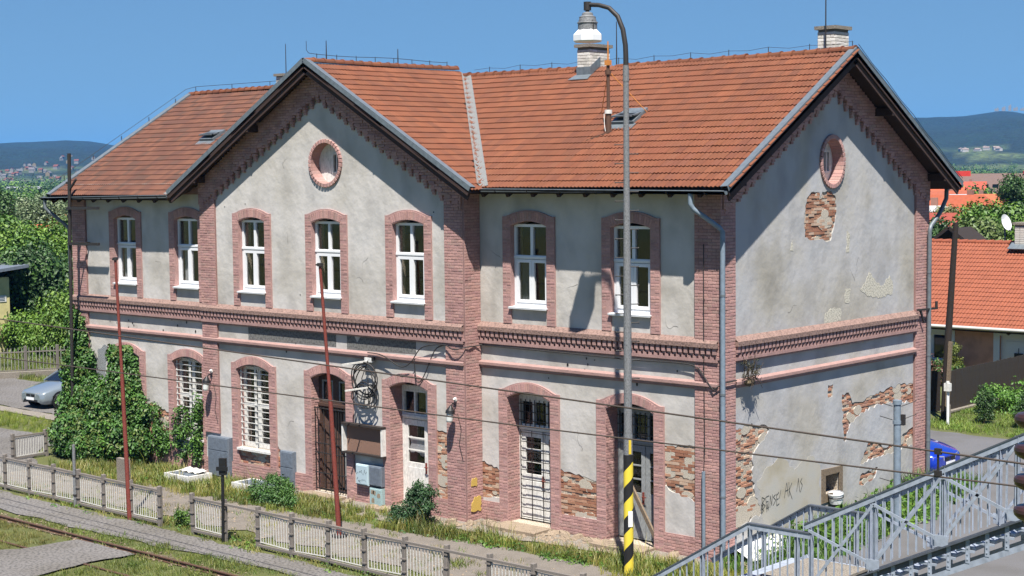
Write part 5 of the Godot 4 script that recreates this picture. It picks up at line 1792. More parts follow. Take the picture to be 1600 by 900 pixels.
# ---------------------------------------------------------------- the neighbour across the road
func build_house() -> void:
	var h := thing("neighbour_house", "low peach-coloured house with an orange tiled roof across the road, right of the station", "house", Vector3(-12.5, 0.7, -28.5))
	var w := MB.new()
	w.xf = Transform3D(Basis(), Vector3(12.5, -0.7, 28.5) * 0.0)
	w.col = L(224, 166, 138)
	w.plate([PackedVector2Array([Vector2(-9, -0.5), Vector2(8.6, -0.5), Vector2(8.6, 2.5), Vector2(-9, 2.5)]),
		PackedVector2Array([Vector2(2.3, 0.75), Vector2(3.85, 0.75), Vector2(3.85, 1.85), Vector2(2.3, 1.85)]),
		PackedVector2Array([Vector2(6.0, -0.1), Vector2(7.2, -0.1), Vector2(7.2, 1.92), Vector2(6.0, 1.92)])], -0.35, 0.0)
	w.box(Vector3(-0.2, 1.0, -9.8), Vector3(17.6, 3.0, 0.3))
	w.box(Vector3(8.45, 1.0, -5.0), Vector3(0.3, 3.0, 9.6))
	w.box(Vector3(-8.85, 1.0, -5.0), Vector3(0.3, 3.0, 9.6))
	w.box(Vector3(-0.2, 1.0, -4.0), Vector3(17, 3.0, 0.2))
	for e in [8.6, -9.0]:
		w.tri(Vector3(e, 2.5, 0.0), Vector3(e, 2.5, -10.0), Vector3(e, 5.2, -5.0))
	obj("wall", w, M.house, h)
	var tr := MB.new()
	tr.plate([PackedVector2Array([Vector2(2.05, 0.6), Vector2(4.1, 0.6), Vector2(4.1, 2.08), Vector2(2.05, 2.08)]), PackedVector2Array([Vector2(2.3, 0.75), Vector2(2.3, 1.85), Vector2(3.85, 1.85), Vector2(3.85, 0.75)])], 0.0, 0.04)
	tr.plate([PackedVector2Array([Vector2(5.75, -0.1), Vector2(7.45, -0.1), Vector2(7.45, 2.15), Vector2(5.75, 2.15)]), PackedVector2Array([Vector2(6.0, -0.1), Vector2(6.0, 1.92), Vector2(7.2, 1.92), Vector2(7.2, -0.1)])], 0.0, 0.04)
	obj("window_surround", tr, M.white, h)
	var win := group("window", h)
	var f := MB.new()
	f.plate([PackedVector2Array([Vector2(2.3, 0.75), Vector2(3.85, 0.75), Vector2(3.85, 1.85), Vector2(2.3, 1.85)]), PackedVector2Array([Vector2(2.38, 0.83), Vector2(2.38, 1.77), Vector2(2.93, 1.77), Vector2(2.93, 0.83)]), PackedVector2Array([Vector2(3.1, 0.83), Vector2(3.1, 1.77), Vector2(3.77, 1.77), Vector2(3.77, 0.83)])], -0.2, -0.14)
	obj("frame", f, M.white, win)
	f = MB.new()
	f.box(Vector3(3.07, 1.3, -0.18), Vector3(1.45, 1.0, 0.01))
	obj("pane", f, M.glass, win)
	var d := group("door", h)
	f = MB.new()
	f.box(Vector3(6.6, 0.9, -0.15), Vector3(1.2, 2.02, 0.06))
	for y in [0.3, 1.4]:
		f.box(Vector3(6.6, y, -0.11), Vector3(0.8, 0.6, 0.03))
	obj("door_leaf", f, M.white, d)
	f = MB.new()
	f.box(Vector3(6.75, 1.0, -0.08), Vector3(0.36, 0.5, 0.04))
	f.tube([Vector3(6.75, 1.25, -0.06), Vector3(6.75, 1.45, -0.06)], 0.012, 5)
	obj("wreath_board", f, M.black, d)
	f = MB.new()
	f.xf = Transform3D(Basis(), Vector3(6.45, 2.16, 0.2))
	f.lathe([Vector2(0.01, -0.2), Vector2(0.09, -0.14), Vector2(0.12, 0.06), Vector2(0.05, 0.12), Vector2(0.01, 0.16)], 8, false)
	f.xf = Transform3D()
	f.beam(Vector3(6.45, 2.3, 0.0), Vector3(6.45, 2.32, 0.22), 0.03, 0.03)
	obj("wall_lantern", f, M.iron, h)
	var roof := group("roof", h)
	var r := MB.new()
	var yf := func(p): return 5.3 - 0.56 * absf(p.y + 5.0)
	slab(r, [Vector2(-9.4, 0.5), Vector2(-9.4, -5.0), Vector2(9.0, -5.0), Vector2(9.0, 0.5)], yf, 0.04, 0.12)
	slab(r, [Vector2(-9.4, -5.0), Vector2(-9.4, -10.5), Vector2(9.0, -10.5), Vector2(9.0, -5.0)], yf, 0.0, 0.12)
	obj("roof_deck", r, M.soffit, roof)
	var spots := []
	var cols := []
	var b := Basis(Vector3.RIGHT, atan(0.56))
	for i in 20:
		var z := 0.52 - (0.16 + i * 0.315) * cos(atan(0.56))
		if z < -4.95:
			continue
		for j in 62:
			spots.append(Transform3D(b, Vector3(-9.2 + j * 0.297, 5.3 - 0.56 * (z + 5.0), z)))
			cols.append(vary(L(160, 90, 62), 0.05))
	stuff(swarm("tile_field", tile_shape(0.295, 0.35, Color(1, 1, 1)).mesh(), M.tile, spots, cols, roof))
	for i in 46:
		var q := MB.new()
		q.col = vary(L(164, 90, 62), 0.08)
		q.tube([Vector3(0, 0, 0), Vector3(0.4, 0.015, 0)], [0.1, 0.12], 8)
		if i % 2 == 0 or i < 46:
			obj("ridge_tile", q, M.tile, roof, Vector3(-9.3 + i * 0.395, 5.3, -5.0))
	var g := MB.new()
	g.tube([Vector3(-9.4, 2.2, 0.58), Vector3(9.0, 2.2, 0.58)], 0.07, 8)
	obj("gutter", g, mat(K(196, 194, 188), 0.5), h)
	chimney_on(h, Vector3(4.95, 4.6, -4.8))
	# satellite dish on its mast
	var dish := group("satellite_dish", h, Vector3(3.55, 5.2, -5.6))
	var m := MB.new()
	m.tube([Vector3(0, 0, 0), Vector3(0, 0.9, 0)], 0.03, 6)
	m.tube([Vector3(0.1, 0.75, 0.1), Vector3(0.45, 0.6, 0.35)], 0.015, 5)
	obj("mast", m, M.galv, dish)
	m = MB.new()
	m.xf = Transform3D(Basis.looking_at(Vector3(0.9, 0.3, 0.1), Vector3.UP), Vector3(0.05, 0.95, 0.05)) * Transform3D(Basis(Vector3.RIGHT, -PI / 2), Vector3.ZERO)
	m.lathe([Vector2(0.0, -0.07), Vector2(0.17, -0.055), Vector2(0.3, 0.0), Vector2(0.36, 0.04)], 20)
	m.lathe([Vector2(0.36, 0.04), Vector2(0.3, 0.012), Vector2(0.17, -0.04), Vector2(0.0, -0.055)], 20)
	obj("reflector", m, M.white, dish)
	# dark wooden gable roof of the shed behind
	var sh := thing("wooden_shed_roof", "dark timber gable roof of a shed peeping over the orange ridge beside the leaning pole", "shed", Vector3(-12.4, 0.7, -37.0), 0.0)
	m = MB.new()
	for s in [-1, 1]:
		m.quad(Vector3(0, 5.8, 1.2), Vector3(0, 5.8, -1), Vector3(s * 0.95, 5.1, -1), Vector3(s * 0.95, 5.1, 1.2))
		m.beam(Vector3(0, 5.83, 1.22), Vector3(s * 0.98, 5.1, 1.22), 0.08, 0.14)
	obj("roof", m, M.dark_wood, sh)
	m = MB.new()
	for x in [-0.7, 0.7]:
		m.beam(Vector3(x, -0.5, 0.9), Vector3(x, 5.7 - absf(x) * 0.72, 0.9), 0.14, 0.14)
	m.box(Vector3(0, 2.4, -0.8), Vector3(1.6, 5.6, 0.1))
	m.beam(Vector3(-0.9, 5.15, 0.9), Vector3(0.9, 5.15, 0.9), 0.12, 0.14)
	obj("frame", m, M.dark_wood, sh)
	# board fence along the garden, with its low wall
	var fn := thing("board_fence", "dark brown vertical board fence on a low concrete wall in front of the peach house", "fence", Vector3(-4.75, 0.66, -20.6))
	var bs := []
	for i in 5:
		var q := MB.new()
		q.box(Vector3(0, 0.75, 0), Vector3(0.025, 1.42 + rng.randf_range(-0.02, 0.02), 0.148))
		bs.append(q.mesh())
	for i in 50:
		var o := obj("board", bs[rng.randi() % 5], M.fence_board, fn, Vector3(rng.randf_range(-0.006, 0.006), 0.0, -0.1 - i * 0.155))
		o.rotation.z = rng.randf_range(-0.006, 0.006)
	m = MB.new()
	m.box(Vector3(0.0, -0.08, -3.85), Vector3(0.3, 0.24, 7.8))
	m.box(Vector3(0.0, 0.05, -3.85), Vector3(0.38, 0.06, 7.9))
	obj("low_wall", m, M.concrete, fn)
	for y in [0.3, 1.2]:
		m = MB.new()
		m.box(Vector3(-0.05, y, -3.85), Vector3(0.05, 0.09, 7.7))
		obj("rail", m, M.dark_wood, fn)
	var gt := thing("board_gate", "dark solid board gate between the station's back corner and the leaning pole", "gate", Vector3(-4.95, 0.64, -20.6))
	for i in 13:
		obj("board", bs[i % 5], M.dark_wood, gt, Vector3(-0.1 - i * 0.158, 0.0, 0)).rotation.y = PI / 2
	m = MB.new()
	m.box(Vector3(-1.05, 0.2, -0.05), Vector3(2.1, 0.1, 0.04))
	m.box(Vector3(-1.05, 1.25, -0.05), Vector3(2.1, 0.1, 0.04))
	obj("ledge", m, M.dark_wood, gt)
	m = MB.new()
	m.tube([Vector3(-0.75, 0.65, 0.03), Vector3(-0.75, 0.75, 0.03)], 0.03, 6)
	obj("handle", m, M.white, gt)
	var pole := thing("wooden_pole", "tall leaning dark wooden utility pole with a pale splint, in front of the board fence", "utility pole", Vector3(-4.0, 0.62, -19.0))
	m = MB.new()
	m.tube([Vector3(0, -0.2, 0), Vector3(0.1, 2.6, 0), Vector3(0.36, 6.75, 0)], [0.14, 0.12, 0.09], 10)
	obj("shaft", m, M.dark_wood, pole)
	m = MB.new()
	m.beam(Vector3(0.17, 0.4, 0.15), Vector3(0.27, 2.75, 0.13), 0.12, 0.1)
	obj("splint", m, M.plank, pole)
	var wp := thing("white_post", "thin white marker post with a grey box on top, beside the leaning pole", "post", Vector3(-3.57, 0.68, -18.4))
	m = MB.new()
	m.tube([Vector3(0, -0.1, 0), Vector3(0, 1.2, 0)], 0.05, 8)
	obj("tube", m, M.white, wp)
	m = MB.new()
	m.box(Vector3(0, 1.22, 0.02), Vector3(0.2, 0.26, 0.16))
	m.tube([Vector3(0, 1.35, 0.02), Vector3(0, 1.42, 0.02)], [0.09, 0.05], 8)
	obj("meter_box", m, M.white_old, wp)
	var gp := thing("stone_bollard", "short grey concrete bollard at the foot of the dark gate", "bollard", Vector3(-4.35, 0.62, -19.9))
	m = MB.new()
	m.lathe([Vector2(0.13, -0.1), Vector2(0.11, 0.42), Vector2(0.07, 0.5), Vector2(0.0, 0.52)], 10)
	obj("shaft", m, M.concrete, gp)

func chimney_on(h: Node3D, at: Vector3) -> void:
	var g := group("chimney", h, at)
	var m := MB.new()
	m.col = L(150, 146, 138)
	m.box(Vector3(0, 0.75, 0), Vector3(0.9, 1.5, 0.6))
	for r in 13:
		for k in 4:
			m.col = vary(L(206, 202, 194), 0.06)
			m.bevel(Vector3(-0.34 + k * 0.225 + (0.0 if r % 2 else -0.0), 0.3 + r * 0.09, 0.3), Vector3(0.21, 0.078, 0.05), 0.006)
	obj("brick_stack", m, M.chimney, g)
	m = MB.new()
	m.box(Vector3(0, 1.55, 0), Vector3(1.05, 0.1, 0.75))
	obj("cap", m, M.concrete, g)
	m = MB.new()
	m.xf = Transform3D(Basis(Vector3.RIGHT, atan(0.56)), Vector3(0, 0.62, 0.42))
	m.box(Vector3.ZERO, Vector3(1.25, 0.03, 0.5))
	obj("flashing", m, M.zinc, g)

# ---------------------------------------------------------------- things
func loft(mb: MB, rows: Array) -> void:   # rows of equally many points, smooth
	for i in rows.size() - 1:
		for j in rows[i].size() - 1:
			var p := [rows[i][j], rows[i][j + 1], rows[i + 1][j + 1], rows[i + 1][j]]
			var q := []
			for e in [[i, j], [i, j + 1], [i + 1, j + 1], [i + 1, j]]:
				var a: Vector3 = rows[mini(e[0] + 1, rows.size() - 1)][e[1]] - rows[maxi(e[0] - 1, 0)][e[1]]
				var b: Vector3 = rows[e[0]][mini(e[1] + 1, rows[0].size() - 1)] - rows[e[0]][maxi(e[1] - 1, 0)]
				q.append(b.cross(a).normalized())
			mb.squad(p, q)

func car(called: String, label: String, at: Vector3, turn: float, paint: Color) -> void:
	var t := thing(called, label, "car", at, turn)
	var body := mat(paint, 0.28, 0.35)
	body.clearcoat_enabled = true
	body.clearcoat = 1.0
	body.clearcoat_roughness = 0.05
	var st_ := [[2.06, 0.6, 0.3, 0.56, 0.6], [2.0, 0.72, 0.22, 0.6, 0.66], [1.85, 0.8, 0.2, 0.64, 0.73], [1.5, 0.83, 0.19, 0.7, 0.83], [1.0, 0.85, 0.18, 0.76, 0.92], [0.75, 0.855, 0.18, 0.8, 0.96],
		[0.0, 0.86, 0.18, 0.84, 0.95], [-0.9, 0.86, 0.18, 0.86, 0.96], [-1.6, 0.84, 0.19, 0.86, 0.98], [-1.95, 0.78, 0.24, 0.82, 0.96], [-2.06, 0.66, 0.32, 0.7, 0.86]]
	var rows := []
	for s in st_:
		var row := []
		for q in [[-0.86, s[2]], [-0.98, s[2] + 0.1], [-1.0, (s[2] + s[3]) * 0.5], [-0.97, s[3]], [-0.84, s[4]], [-0.4, s[4] + 0.035], [0.0, s[4] + 0.045], [0.4, s[4] + 0.035], [0.84, s[4]], [0.97, s[3]], [1.0, (s[2] + s[3]) * 0.5], [0.98, s[2] + 0.1], [0.86, s[2]]]:
			row.append(Vector3(q[0] * s[1], q[1], s[0]))
		rows.append(row)
	var m := MB.new()
	loft(m, rows)
	var fr: Array = rows[0]
	for j in range(1, fr.size() - 1):
		m.tri(fr[0], fr[j], fr[j + 1])
	fr = rows[rows.size() - 1]
	for j in range(1, fr.size() - 1):
		m.tri(fr[0], fr[j + 1], fr[j])
	# roof and pillars
	var cab := [[0.86, 0.74, 0.98], [0.1, 0.6, 1.4], [-0.5, 0.58, 1.44], [-1.2, 0.57, 1.4], [-1.85, 0.66, 1.0]]
	for i in range(1, 3):
		var a: Array = cab[i]
		var b: Array = cab[i + 1]
		m.quad(Vector3(-a[1], a[2], a[0]), Vector3(a[1], a[2], a[0]), Vector3(b[1], b[2], b[0]), Vector3(-b[1], b[2], b[0]))
	for s in [-1, 1]:
		for q in [[Vector3(0.8, 0.96, 0.86), Vector3(0.6, 1.4, 0.1)], [Vector3(0.84, 0.96, -0.3), Vector3(0.6, 1.42, -0.35)], [Vector3(0.78, 0.98, -1.85), Vector3(0.57, 1.4, -1.2)], [Vector3(0.6, 1.41, 0.1), Vector3(0.57, 1.41, -1.2)]]:
			m.beam(q[0] * Vector3(s, 1, 1), q[1] * Vector3(s, 1, 1), 0.06, 0.06)
	obj("body", m, body, t)
	m = MB.new()
	m.quad(Vector3(-0.76, 0.97, 0.86), Vector3(0.76, 0.97, 0.86), Vector3(0.58, 1.39, 0.1), Vector3(-0.58, 1.39, 0.1))
	obj("windscreen", m, M.dark_glass, t)
	m = MB.new()
	m.quad(Vector3(0.66, 0.99, -1.86), Vector3(-0.66, 0.99, -1.86), Vector3(-0.56, 1.39, -1.2), Vector3(0.56, 1.39, -1.2))
	obj("rear_window", m, M.dark_glass, t)
	for s in [-1, 1]:
		m = MB.new()
		var a := Vector3(0.81 * s, 0.97, 0.8)
		var b := Vector3(0.81 * s, 0.97, -1.8)
		var c := Vector3(0.585 * s, 1.39, -1.2)
		var d := Vector3(0.595 * s, 1.39, 0.1)
		if s > 0:
			m.quad(a, b, c, d)
		else:
			m.quad(d, c, b, a)
		obj("side_window", m, M.dark_glass, t)
		m = MB.new()
		var e := []
		for q in [[0.3, 0.5], [0.52, 0.5], [0.74, 0.53], [0.74, 0.62], [0.55, 0.655], [0.32, 0.63]]:
			e.append(Vector3(q[0] * s, q[1] + 0.02, 2.075 - 0.32 * pow(q[0], 3.0)))
		for i in range(1, 5):
			if s > 0:
				m.tri(e[0], e[i], e[i + 1])
			else:
				m.tri(e[0], e[i + 1], e[i])
		var lamp := mat(K(226, 230, 234), 0.08, 0.6)
		obj("headlight", m, lamp, t)
		for z in [1.28, -1.3]:
			var wh := group("wheel", t, Vector3(0.76 * s, 0.3, z))
			m = MB.new()
			m.xf = Transform3D(Basis(Vector3.BACK, -PI / 2 * s), Vector3.ZERO)
			m.lathe([Vector2(0.2, -0.1), Vector2(0.27, -0.1), Vector2(0.305, -0.07), Vector2(0.305, 0.08), Vector2(0.27, 0.11), Vector2(0.2, 0.105)], 22)
			obj("tyre", m, M.black, wh)
			m = MB.new()
			m.xf = Transform3D(Basis(Vector3.BACK, -PI / 2 * s), Vector3.ZERO)
			m.lathe([Vector2(0.205, 0.09), Vector2(0.19, 0.06), Vector2(0.06, 0.085), Vector2(0.0, 0.09)], 18)
			for k in 9:
				var u := TAU * k / 9
				m.beam(Vector3(cos(u) * 0.04, 0.1, sin(u) * 0.04), Vector3(cos(u) * 0.2, 0.095, sin(u) * 0.2), 0.05, 0.02)
			obj("rim", m, mat(K(190, 192, 196), 0.35, 0.7), wh)
			m = MB.new()
			m.xf = Transform3D(Basis(Vector3.BACK, -PI / 2 * s), Vector3(0.0, 0.02, 0))
			m.lathe([Vector2(0.37, 0.085), Vector2(0.3, 0.088)], 22)
			obj("wheel_arch", m, M.black, wh)
	m = MB.new()
	for s in [-1, 1]:
		m.box(Vector3(0.15 * s, 0.55, 2.075), Vector3(0.22, 0.1, 0.03))
	m.box(Vector3(0, 0.34, 2.04), Vector3(0.9, 0.09, 0.06))
	obj("grille", m, M.black, t)
	m = MB.new()
	m.box(Vector3(0, 0.42, 2.09), Vector3(0.5, 0.11, 0.015))
	obj("number_plate", m, M.white, t)
	m = MB.new()
	for s in [-1, 1]:
		m.box(Vector3(0.84 * s, 0.5, 0.0), Vector3(0.05, 0.06, 3.2))
	m.beam(Vector3(-0.5, 0.99, 0.92), Vector3(0.2, 1.01, 0.86), 0.02, 0.02)
	obj("trim", m, M.black, t)

func slat_fence(called: String, label: String, posts: Array, panels: Array, y0 := 0.0, tall := 1.0, lean := 0.0) -> Node3D:
	# posts: Vector2(x, z); panels: which gaps carry slats (others only the top rail)
	var a: Vector2 = posts[0]
	var t := thing(called, label, "fence", Vector3(a.x, y0, a.y))
	var o := Vector3(a.x, 0, a.y)
	var pm := []
	for i in 4:
		var m := MB.new()
		m.bevel(Vector3(0, tall * 0.5, 0), Vector3(0.11, tall + 0.12, 0.1), 0.012)
		for s in [0.25, 0.55, 0.85]:
			m.box(Vector3(0.0, tall * s, 0.04), Vector3(0.14, 0.035, 0.06))
		pm.append(m.mesh())
	for p in posts:
		var q := obj("post", pm[rng.randi() % 4], M.post, t, Vector3(p.x, 0, p.y) - o)
		q.rotation = Vector3(rng.randf_range(-0.03, 0.03) + lean, rng.randf_range(-0.1, 0.1), rng.randf_range(-0.03, 0.03))
	var slat := MB.new()
	slat.box(Vector3.ZERO, Vector3(0.022, tall * 0.72, 0.012))
	var sm := slat.mesh()
	for i in posts.size() - 1:
		var p := Vector3(posts[i].x, 0, posts[i].y) - o
		var q := Vector3(posts[i + 1].x, 0, posts[i + 1].y) - o
		var d := (q - p).normalized()
		var m := MB.new()
		m.beam(p + Vector3(0, tall * 0.94, 0.02), q + Vector3(0, tall * 0.94, 0.02), 0.06, 0.055)
		if panels.has(i):
			obj("rail", m, M.post, t)
			m = MB.new()
			m.beam(p + Vector3(0, tall * 0.09, 0.02), q + Vector3(0, tall * 0.09, 0.02), 0.06, 0.06)
		obj("rail", m, M.post, t)
		if not panels.has(i):
			continue
		m = MB.new()
		var l := p.distance_to(q)
		var sag := rng.randf_range(-0.02, 0.02)
		for y in [0.155, 0.865]:
			m.beam(p + d * 0.1 + Vector3(0, tall * y + sag, 0), q - d * 0.1 + Vector3(0, tall * y - sag, 0), 0.014, 0.022)
		for e in [p + d * 0.1, q - d * 0.1]:
			m.beam(e + Vector3(0, tall * 0.15, 0), e + Vector3(0, tall * 0.87, 0), 0.014, 0.03)
		obj("panel_frame", m, M.bar, t)
		var k := 11
		var slope := rng.randf_range(-0.05, 0.05)
		for j in range(1, k):
			var u := float(j) / k
			var s := obj("slat", sm, M.bar, t, p + d * (0.1 + (l - 0.2) * u) + Vector3(0, tall * 0.51 + sag * (1.0 - 2.0 * u), 0))
			s.rotation = Vector3(0, atan2(-d.z, d.x), slope + rng.randf_range(-0.035, 0.035))
	return t

func build_things() -> void:
	var m := MB.new()
	# ---- street lamp
	var lamp := thing("street_lamp", "tall grey street lamp with curved arm, white lamp drum and yellow-black striped foot", "street lamp", Vector3(-0.85, 0, 2.4))
	m.tube([Vector3(0, -0.3, 0), Vector3(0, 2.8, 0)], 0.108, 20)
	m.tube([Vector3(0, 2.8, 0), Vector3(0, 3.28, 0), Vector3(0, 3.32, 0), Vector3(0, 6.6, 0), Vector3(0, 9.4, 0), Vector3(0.0, 11.55, 0)], [0.105, 0.103, 0.094, 0.088, 0.067, 0.062], 18)
	m.tube([Vector3(0, 11.2, 0), Vector3(0, 11.5, 0), Vector3(0, 11.58, 0)], [0.07, 0.07, 0.055], 18)
	obj("pole", m, M.galv, lamp)
	m = MB.new()
	for j in range(-2, 10):
		m.col = L(228, 204, 62) if posmod(j, 2) == 0 else L(24, 24, 26)
		for i in 24:
			var u := TAU * i / 24
			var v := TAU * (i + 1) / 24
			var y := []
			for e in [[u, 0], [v, 0], [v, 1], [u, 1]]:
				y.append(clampf(0.13 + (j + e[1]) * 0.36 + fposmod(e[0] - 0.9, TAU + 0.001) * 0.0, -0.2, 3.22))
			# each band climbs once round the pole in two bands' height
			var c := [u, v, v, u]
			var p := []
			for q in 4:
				var yy := clampf(0.13 + (j + (1 if q > 1 else 0)) * 0.36 + 0.72 * c[q] / TAU, -0.2, 2.7)
				p.append(Vector3(cos(c[q]) * 0.111, yy, -sin(c[q]) * 0.111))
			if absf(p[0].y - p[3].y) + absf(p[1].y - p[2].y) > 0.001:
				m.quad(p[0], p[1], p[2], p[3])
	m.col = L(24, 24, 26)
	m.tube([Vector3(0, 2.66, 0), Vector3(0, 2.82, 0)], 0.113, 24)
	obj("warning_stripe", m, M.paint, lamp)
	m = MB.new()
	m.col = L(232, 232, 228)
	m.xf = Transform3D(Basis(Vector3.UP, 1.05), Vector3.ZERO)
	m.box(Vector3(0, 1.36, 0.115), Vector3(0.11, 0.36, 0.006))
	m.col = L(214, 186, 50)
	m.box(Vector3(0.0, 3.0, 0.106), Vector3(0.06, 0.32, 0.012))
	obj("notice", m, M.paint, lamp)
	m = MB.new()
	m.tube([Vector3(0, 11.5, 0), Vector3(0, 11.75, 0), Vector3(-0.01, 12.0, 0), Vector3(-0.07, 12.35, 0.01), Vector3(-0.2, 12.65, 0.03), Vector3(-0.42, 12.85, 0.06), Vector3(-0.68, 12.93, 0.1), Vector3(-0.98, 12.96, 0.15)], [0.06, 0.058, 0.057, 0.056, 0.054, 0.052, 0.05, 0.05], 12)
	m.xf = Transform3D(Basis(), Vector3(-0.97, 12.93, 0.15))
	m.tube([Vector3(0, 0.09, 0), Vector3(0, -0.1, 0)], 0.085, 12)
	m.tube([Vector3(0, -0.1, 0), Vector3(0, -0.24, 0)], 0.045, 10)
	obj("arm", m, M.iron, lamp)
	m = MB.new()
	m.xf = Transform3D(Basis.from_scale(Vector3(1, 0.86, 1)), Vector3(-0.97, 12.13, 0.15))
	m.lathe([Vector2(0.22, 0.28), Vector2(0.215, 0.48), Vector2(0.185, 0.62), Vector2(0.19, 0.64), Vector2(0.13, 0.68), Vector2(0.12, 0.74), Vector2(0.05, 0.78), Vector2(0.0, 0.79)], 20)
	m.lathe([Vector2(0.225, 0.47), Vector2(0.235, 0.49), Vector2(0.225, 0.51)], 20)
	obj("lamp_housing", m, M.galv, lamp)
	m = MB.new()
	m.xf = Transform3D(Basis(Vector3.UP, 0.25), Vector3(-0.97, 12.12, 0.15))
	m.lathe([Vector2(0.0, 0.0), Vector2(0.3, 0.0), Vector2(0.34, 0.03), Vector2(0.34, 0.16), Vector2(0.22, 0.28), Vector2(0.0, 0.29)], 8, false)
	obj("lamp_drum", m, M.white, lamp)
	m = MB.new()
	m.tube([Vector3(-0.78, 12.6, 0.2), Vector3(-0.74, 12.45, 0.22), Vector3(-0.78, 12.3, 0.2), Vector3(-0.88, 12.42, 0.3)], 0.012, 5)
	obj("lamp_cable", m, M.cable, lamp)
	var rung := MB.new()
	rung.tube([Vector3(0.06, 0, 0), Vector3(0.25, 0.0, 0)], 0.013, 6)
	rung.tube([Vector3(0.245, 0, 0), Vector3(0.265, 0, 0)], 0.022, 6)
	var rm := rung.mesh()
	for i in 26:
		var o := obj("rung", rm, M.iron, lamp, Vector3(0, 4.55 + i * 0.21, 0))
		o.rotation.y = 0.75 + (PI if i % 2 else 0.0)
	# ---- overhead wires with their dropper, insulator string near the bridge
	m = MB.new()
	var pts := []
	for i in 41:
		var x := -60.0 + i * 2.0
		pts.append(Vector3(x, 5.217 - 0.0219 * x - 0.0002 * (x + 20.0) * (x + 20.0) * 0.0, 9.0))
	m.tube(pts, 0.016, 6)
	tag(obj("overhead_wire", m, M.wire), "upper of the two overhead wires crossing in front of the station", "wire", "")
	m = MB.new()
	m.tube([Vector3(-60, 4.41, 9.0), Vector3(-13, 4.58, 9.0), Vector3(1.6, 4.56, 9.0), Vector3(20, 4.69, 9.0)], 0.014, 6)
	tag(obj("overhead_wire", m, M.wire), "lower of the two overhead wires crossing in front of the station", "wire", "")
	var dr := thing("wire_dropper", "short dark dropper clamping the two overhead wires together at the right", "wire clamp", Vector3(10.15, 4.66, 9.0))
	m = MB.new()
	m.beam(Vector3(0, 0, 0), Vector3(0, 0.34, 0), 0.03, 0.02)
	m.box(Vector3(0, 0.34, 0), Vector3(0.1, 0.09, 0.06))
	m.box(Vector3(0, 0.01, 0), Vector3(0.1, 0.08, 0.06))
	obj("clamp", m, M.iron, dr)
	var ins := thing("insulator_string", "brown porcelain insulator discs hanging close by at the right edge", "insulator", Vector3(18.29, 7.3, 23.98))
	var sh := MB.new()
	sh.lathe([Vector2(0.03, -0.045), Vector2(0.06, -0.03), Vector2(0.075, -0.015), Vector2(0.079, 0.0), Vector2(0.077, 0.014), Vector2(0.065, 0.026), Vector2(0.03, 0.034)], 26)
	var smesh := sh.mesh()
	var por := mat(K(58, 38, 33), 0.3)
	for i in 4:
		obj("disc", smesh, por, ins, Vector3(0, 0.38 + i * 0.138, 0))
	m = MB.new()
	m.tube([Vector3(0, 0.3, 0), Vector3(0, 0.86, 0)], 0.032, 10)
	obj("rod", m, por, ins)
	# ---- fences along the platform
	slat_fence("slatted_fence", "white slatted fence with rusty grey posts, left stretch along the platform", [Vector2(-22.7, 6.0), Vector2(-21.4, 6.0), Vector2(-20.1, 6.0), Vector2(-18.8, 6.0), Vector2(-17.55, 6.0), Vector2(-16.3, 6.0), Vector2(-15.0, 6.0), Vector2(-13.7, 6.02)], [0, 1, 2, 3, 4, 5, 6])
	slat_fence("slatted_fence", "white slatted fence with rusty grey posts, right stretch towards the lamp", [Vector2(-12.25, 6.02), Vector2(-10.95, 6.02), Vector2(-9.62, 6.02), Vector2(-8.35, 6.0), Vector2(-7.05, 5.98), Vector2(-5.75, 6.0), Vector2(-4.45, 6.0), Vector2(-3.15, 6.0), Vector2(-1.85, 6.0), Vector2(-0.55, 6.0), Vector2(0.75, 6.0)], [0, 2, 3, 4, 5, 6, 8, 9])
	slat_fence("slatted_fence", "single white slatted fence panel standing alone on the asphalt left of the ivy", [Vector2(-25.6, 3.28), Vector2(-25.6, 2.06)], [0], 0.0, 0.82, 0.0)
	# ---- rust-red flagpoles, sign post, short pipe
	var fl := thing("flagpole", "thin rust-red pole leaning left in front of the ivy", "pole", Vector3(-15.0, 0, 6.0))
	m = MB.new()
	m.tube([Vector3(0, -0.1, 0.08), Vector3(-0.2, 3.9, 0.06), Vector3(-0.2, 3.9, 0.06), Vector3(-0.37, 7.0, 0.05)], [0.064, 0.052, 0.042, 0.036], 10)
	obj("shaft", m, M.rust, fl)
	m = MB.new()
	m.tube([Vector3(-0.37, 6.98, 0.05), Vector3(-0.37, 7.06, 0.05)], 0.07, 10)
	m.beam(Vector3(-0.37, 7.02, 0.05), Vector3(-0.5, 7.0, 0.05), 0.04, 0.04)
	obj("cap", m, M.iron, fl)
	fl = thing("flagpole", "thin rust-red pole standing before the dark open door", "pole", Vector3(-9.0, 0, 3.9))
	m = MB.new()
	m.tube([Vector3(0, -0.1, 0), Vector3(-0.2, 3.6, 0.05), Vector3(-0.2, 3.6, 0.05), Vector3(-0.43, 6.92, 0.1)], [0.066, 0.055, 0.045, 0.038], 10)
	obj("shaft", m, M.rust, fl)
	m = MB.new()
	m.tube([Vector3(-0.43, 6.9, 0.1), Vector3(-0.43, 6.98, 0.1)], 0.075, 10)
	m.beam(Vector3(-0.43, 6.95, 0.1), Vector3(-0.58, 6.93, 0.1), 0.04, 0.04)
	m.tube([Vector3(0, 0, 0), Vector3(0, 0.06, 0)], 0.2, 10)
	obj("cap", m, M.iron, fl)
	var sg := thing("signal_post", "dark post with a small black box on top, fixed to the fence", "post", Vector3(-10.92, 0, 6.1))
	m = MB.new()
	m.tube([Vector3(0, 0, 0), Vector3(0.05, 2.0, 0)], 0.04, 8)
	obj("shaft", m, M.black, sg)
	m = MB.new()
	m.xf = Transform3D(Basis(Vector3.UP, 0.5), Vector3(0.06, 1.92, 0))
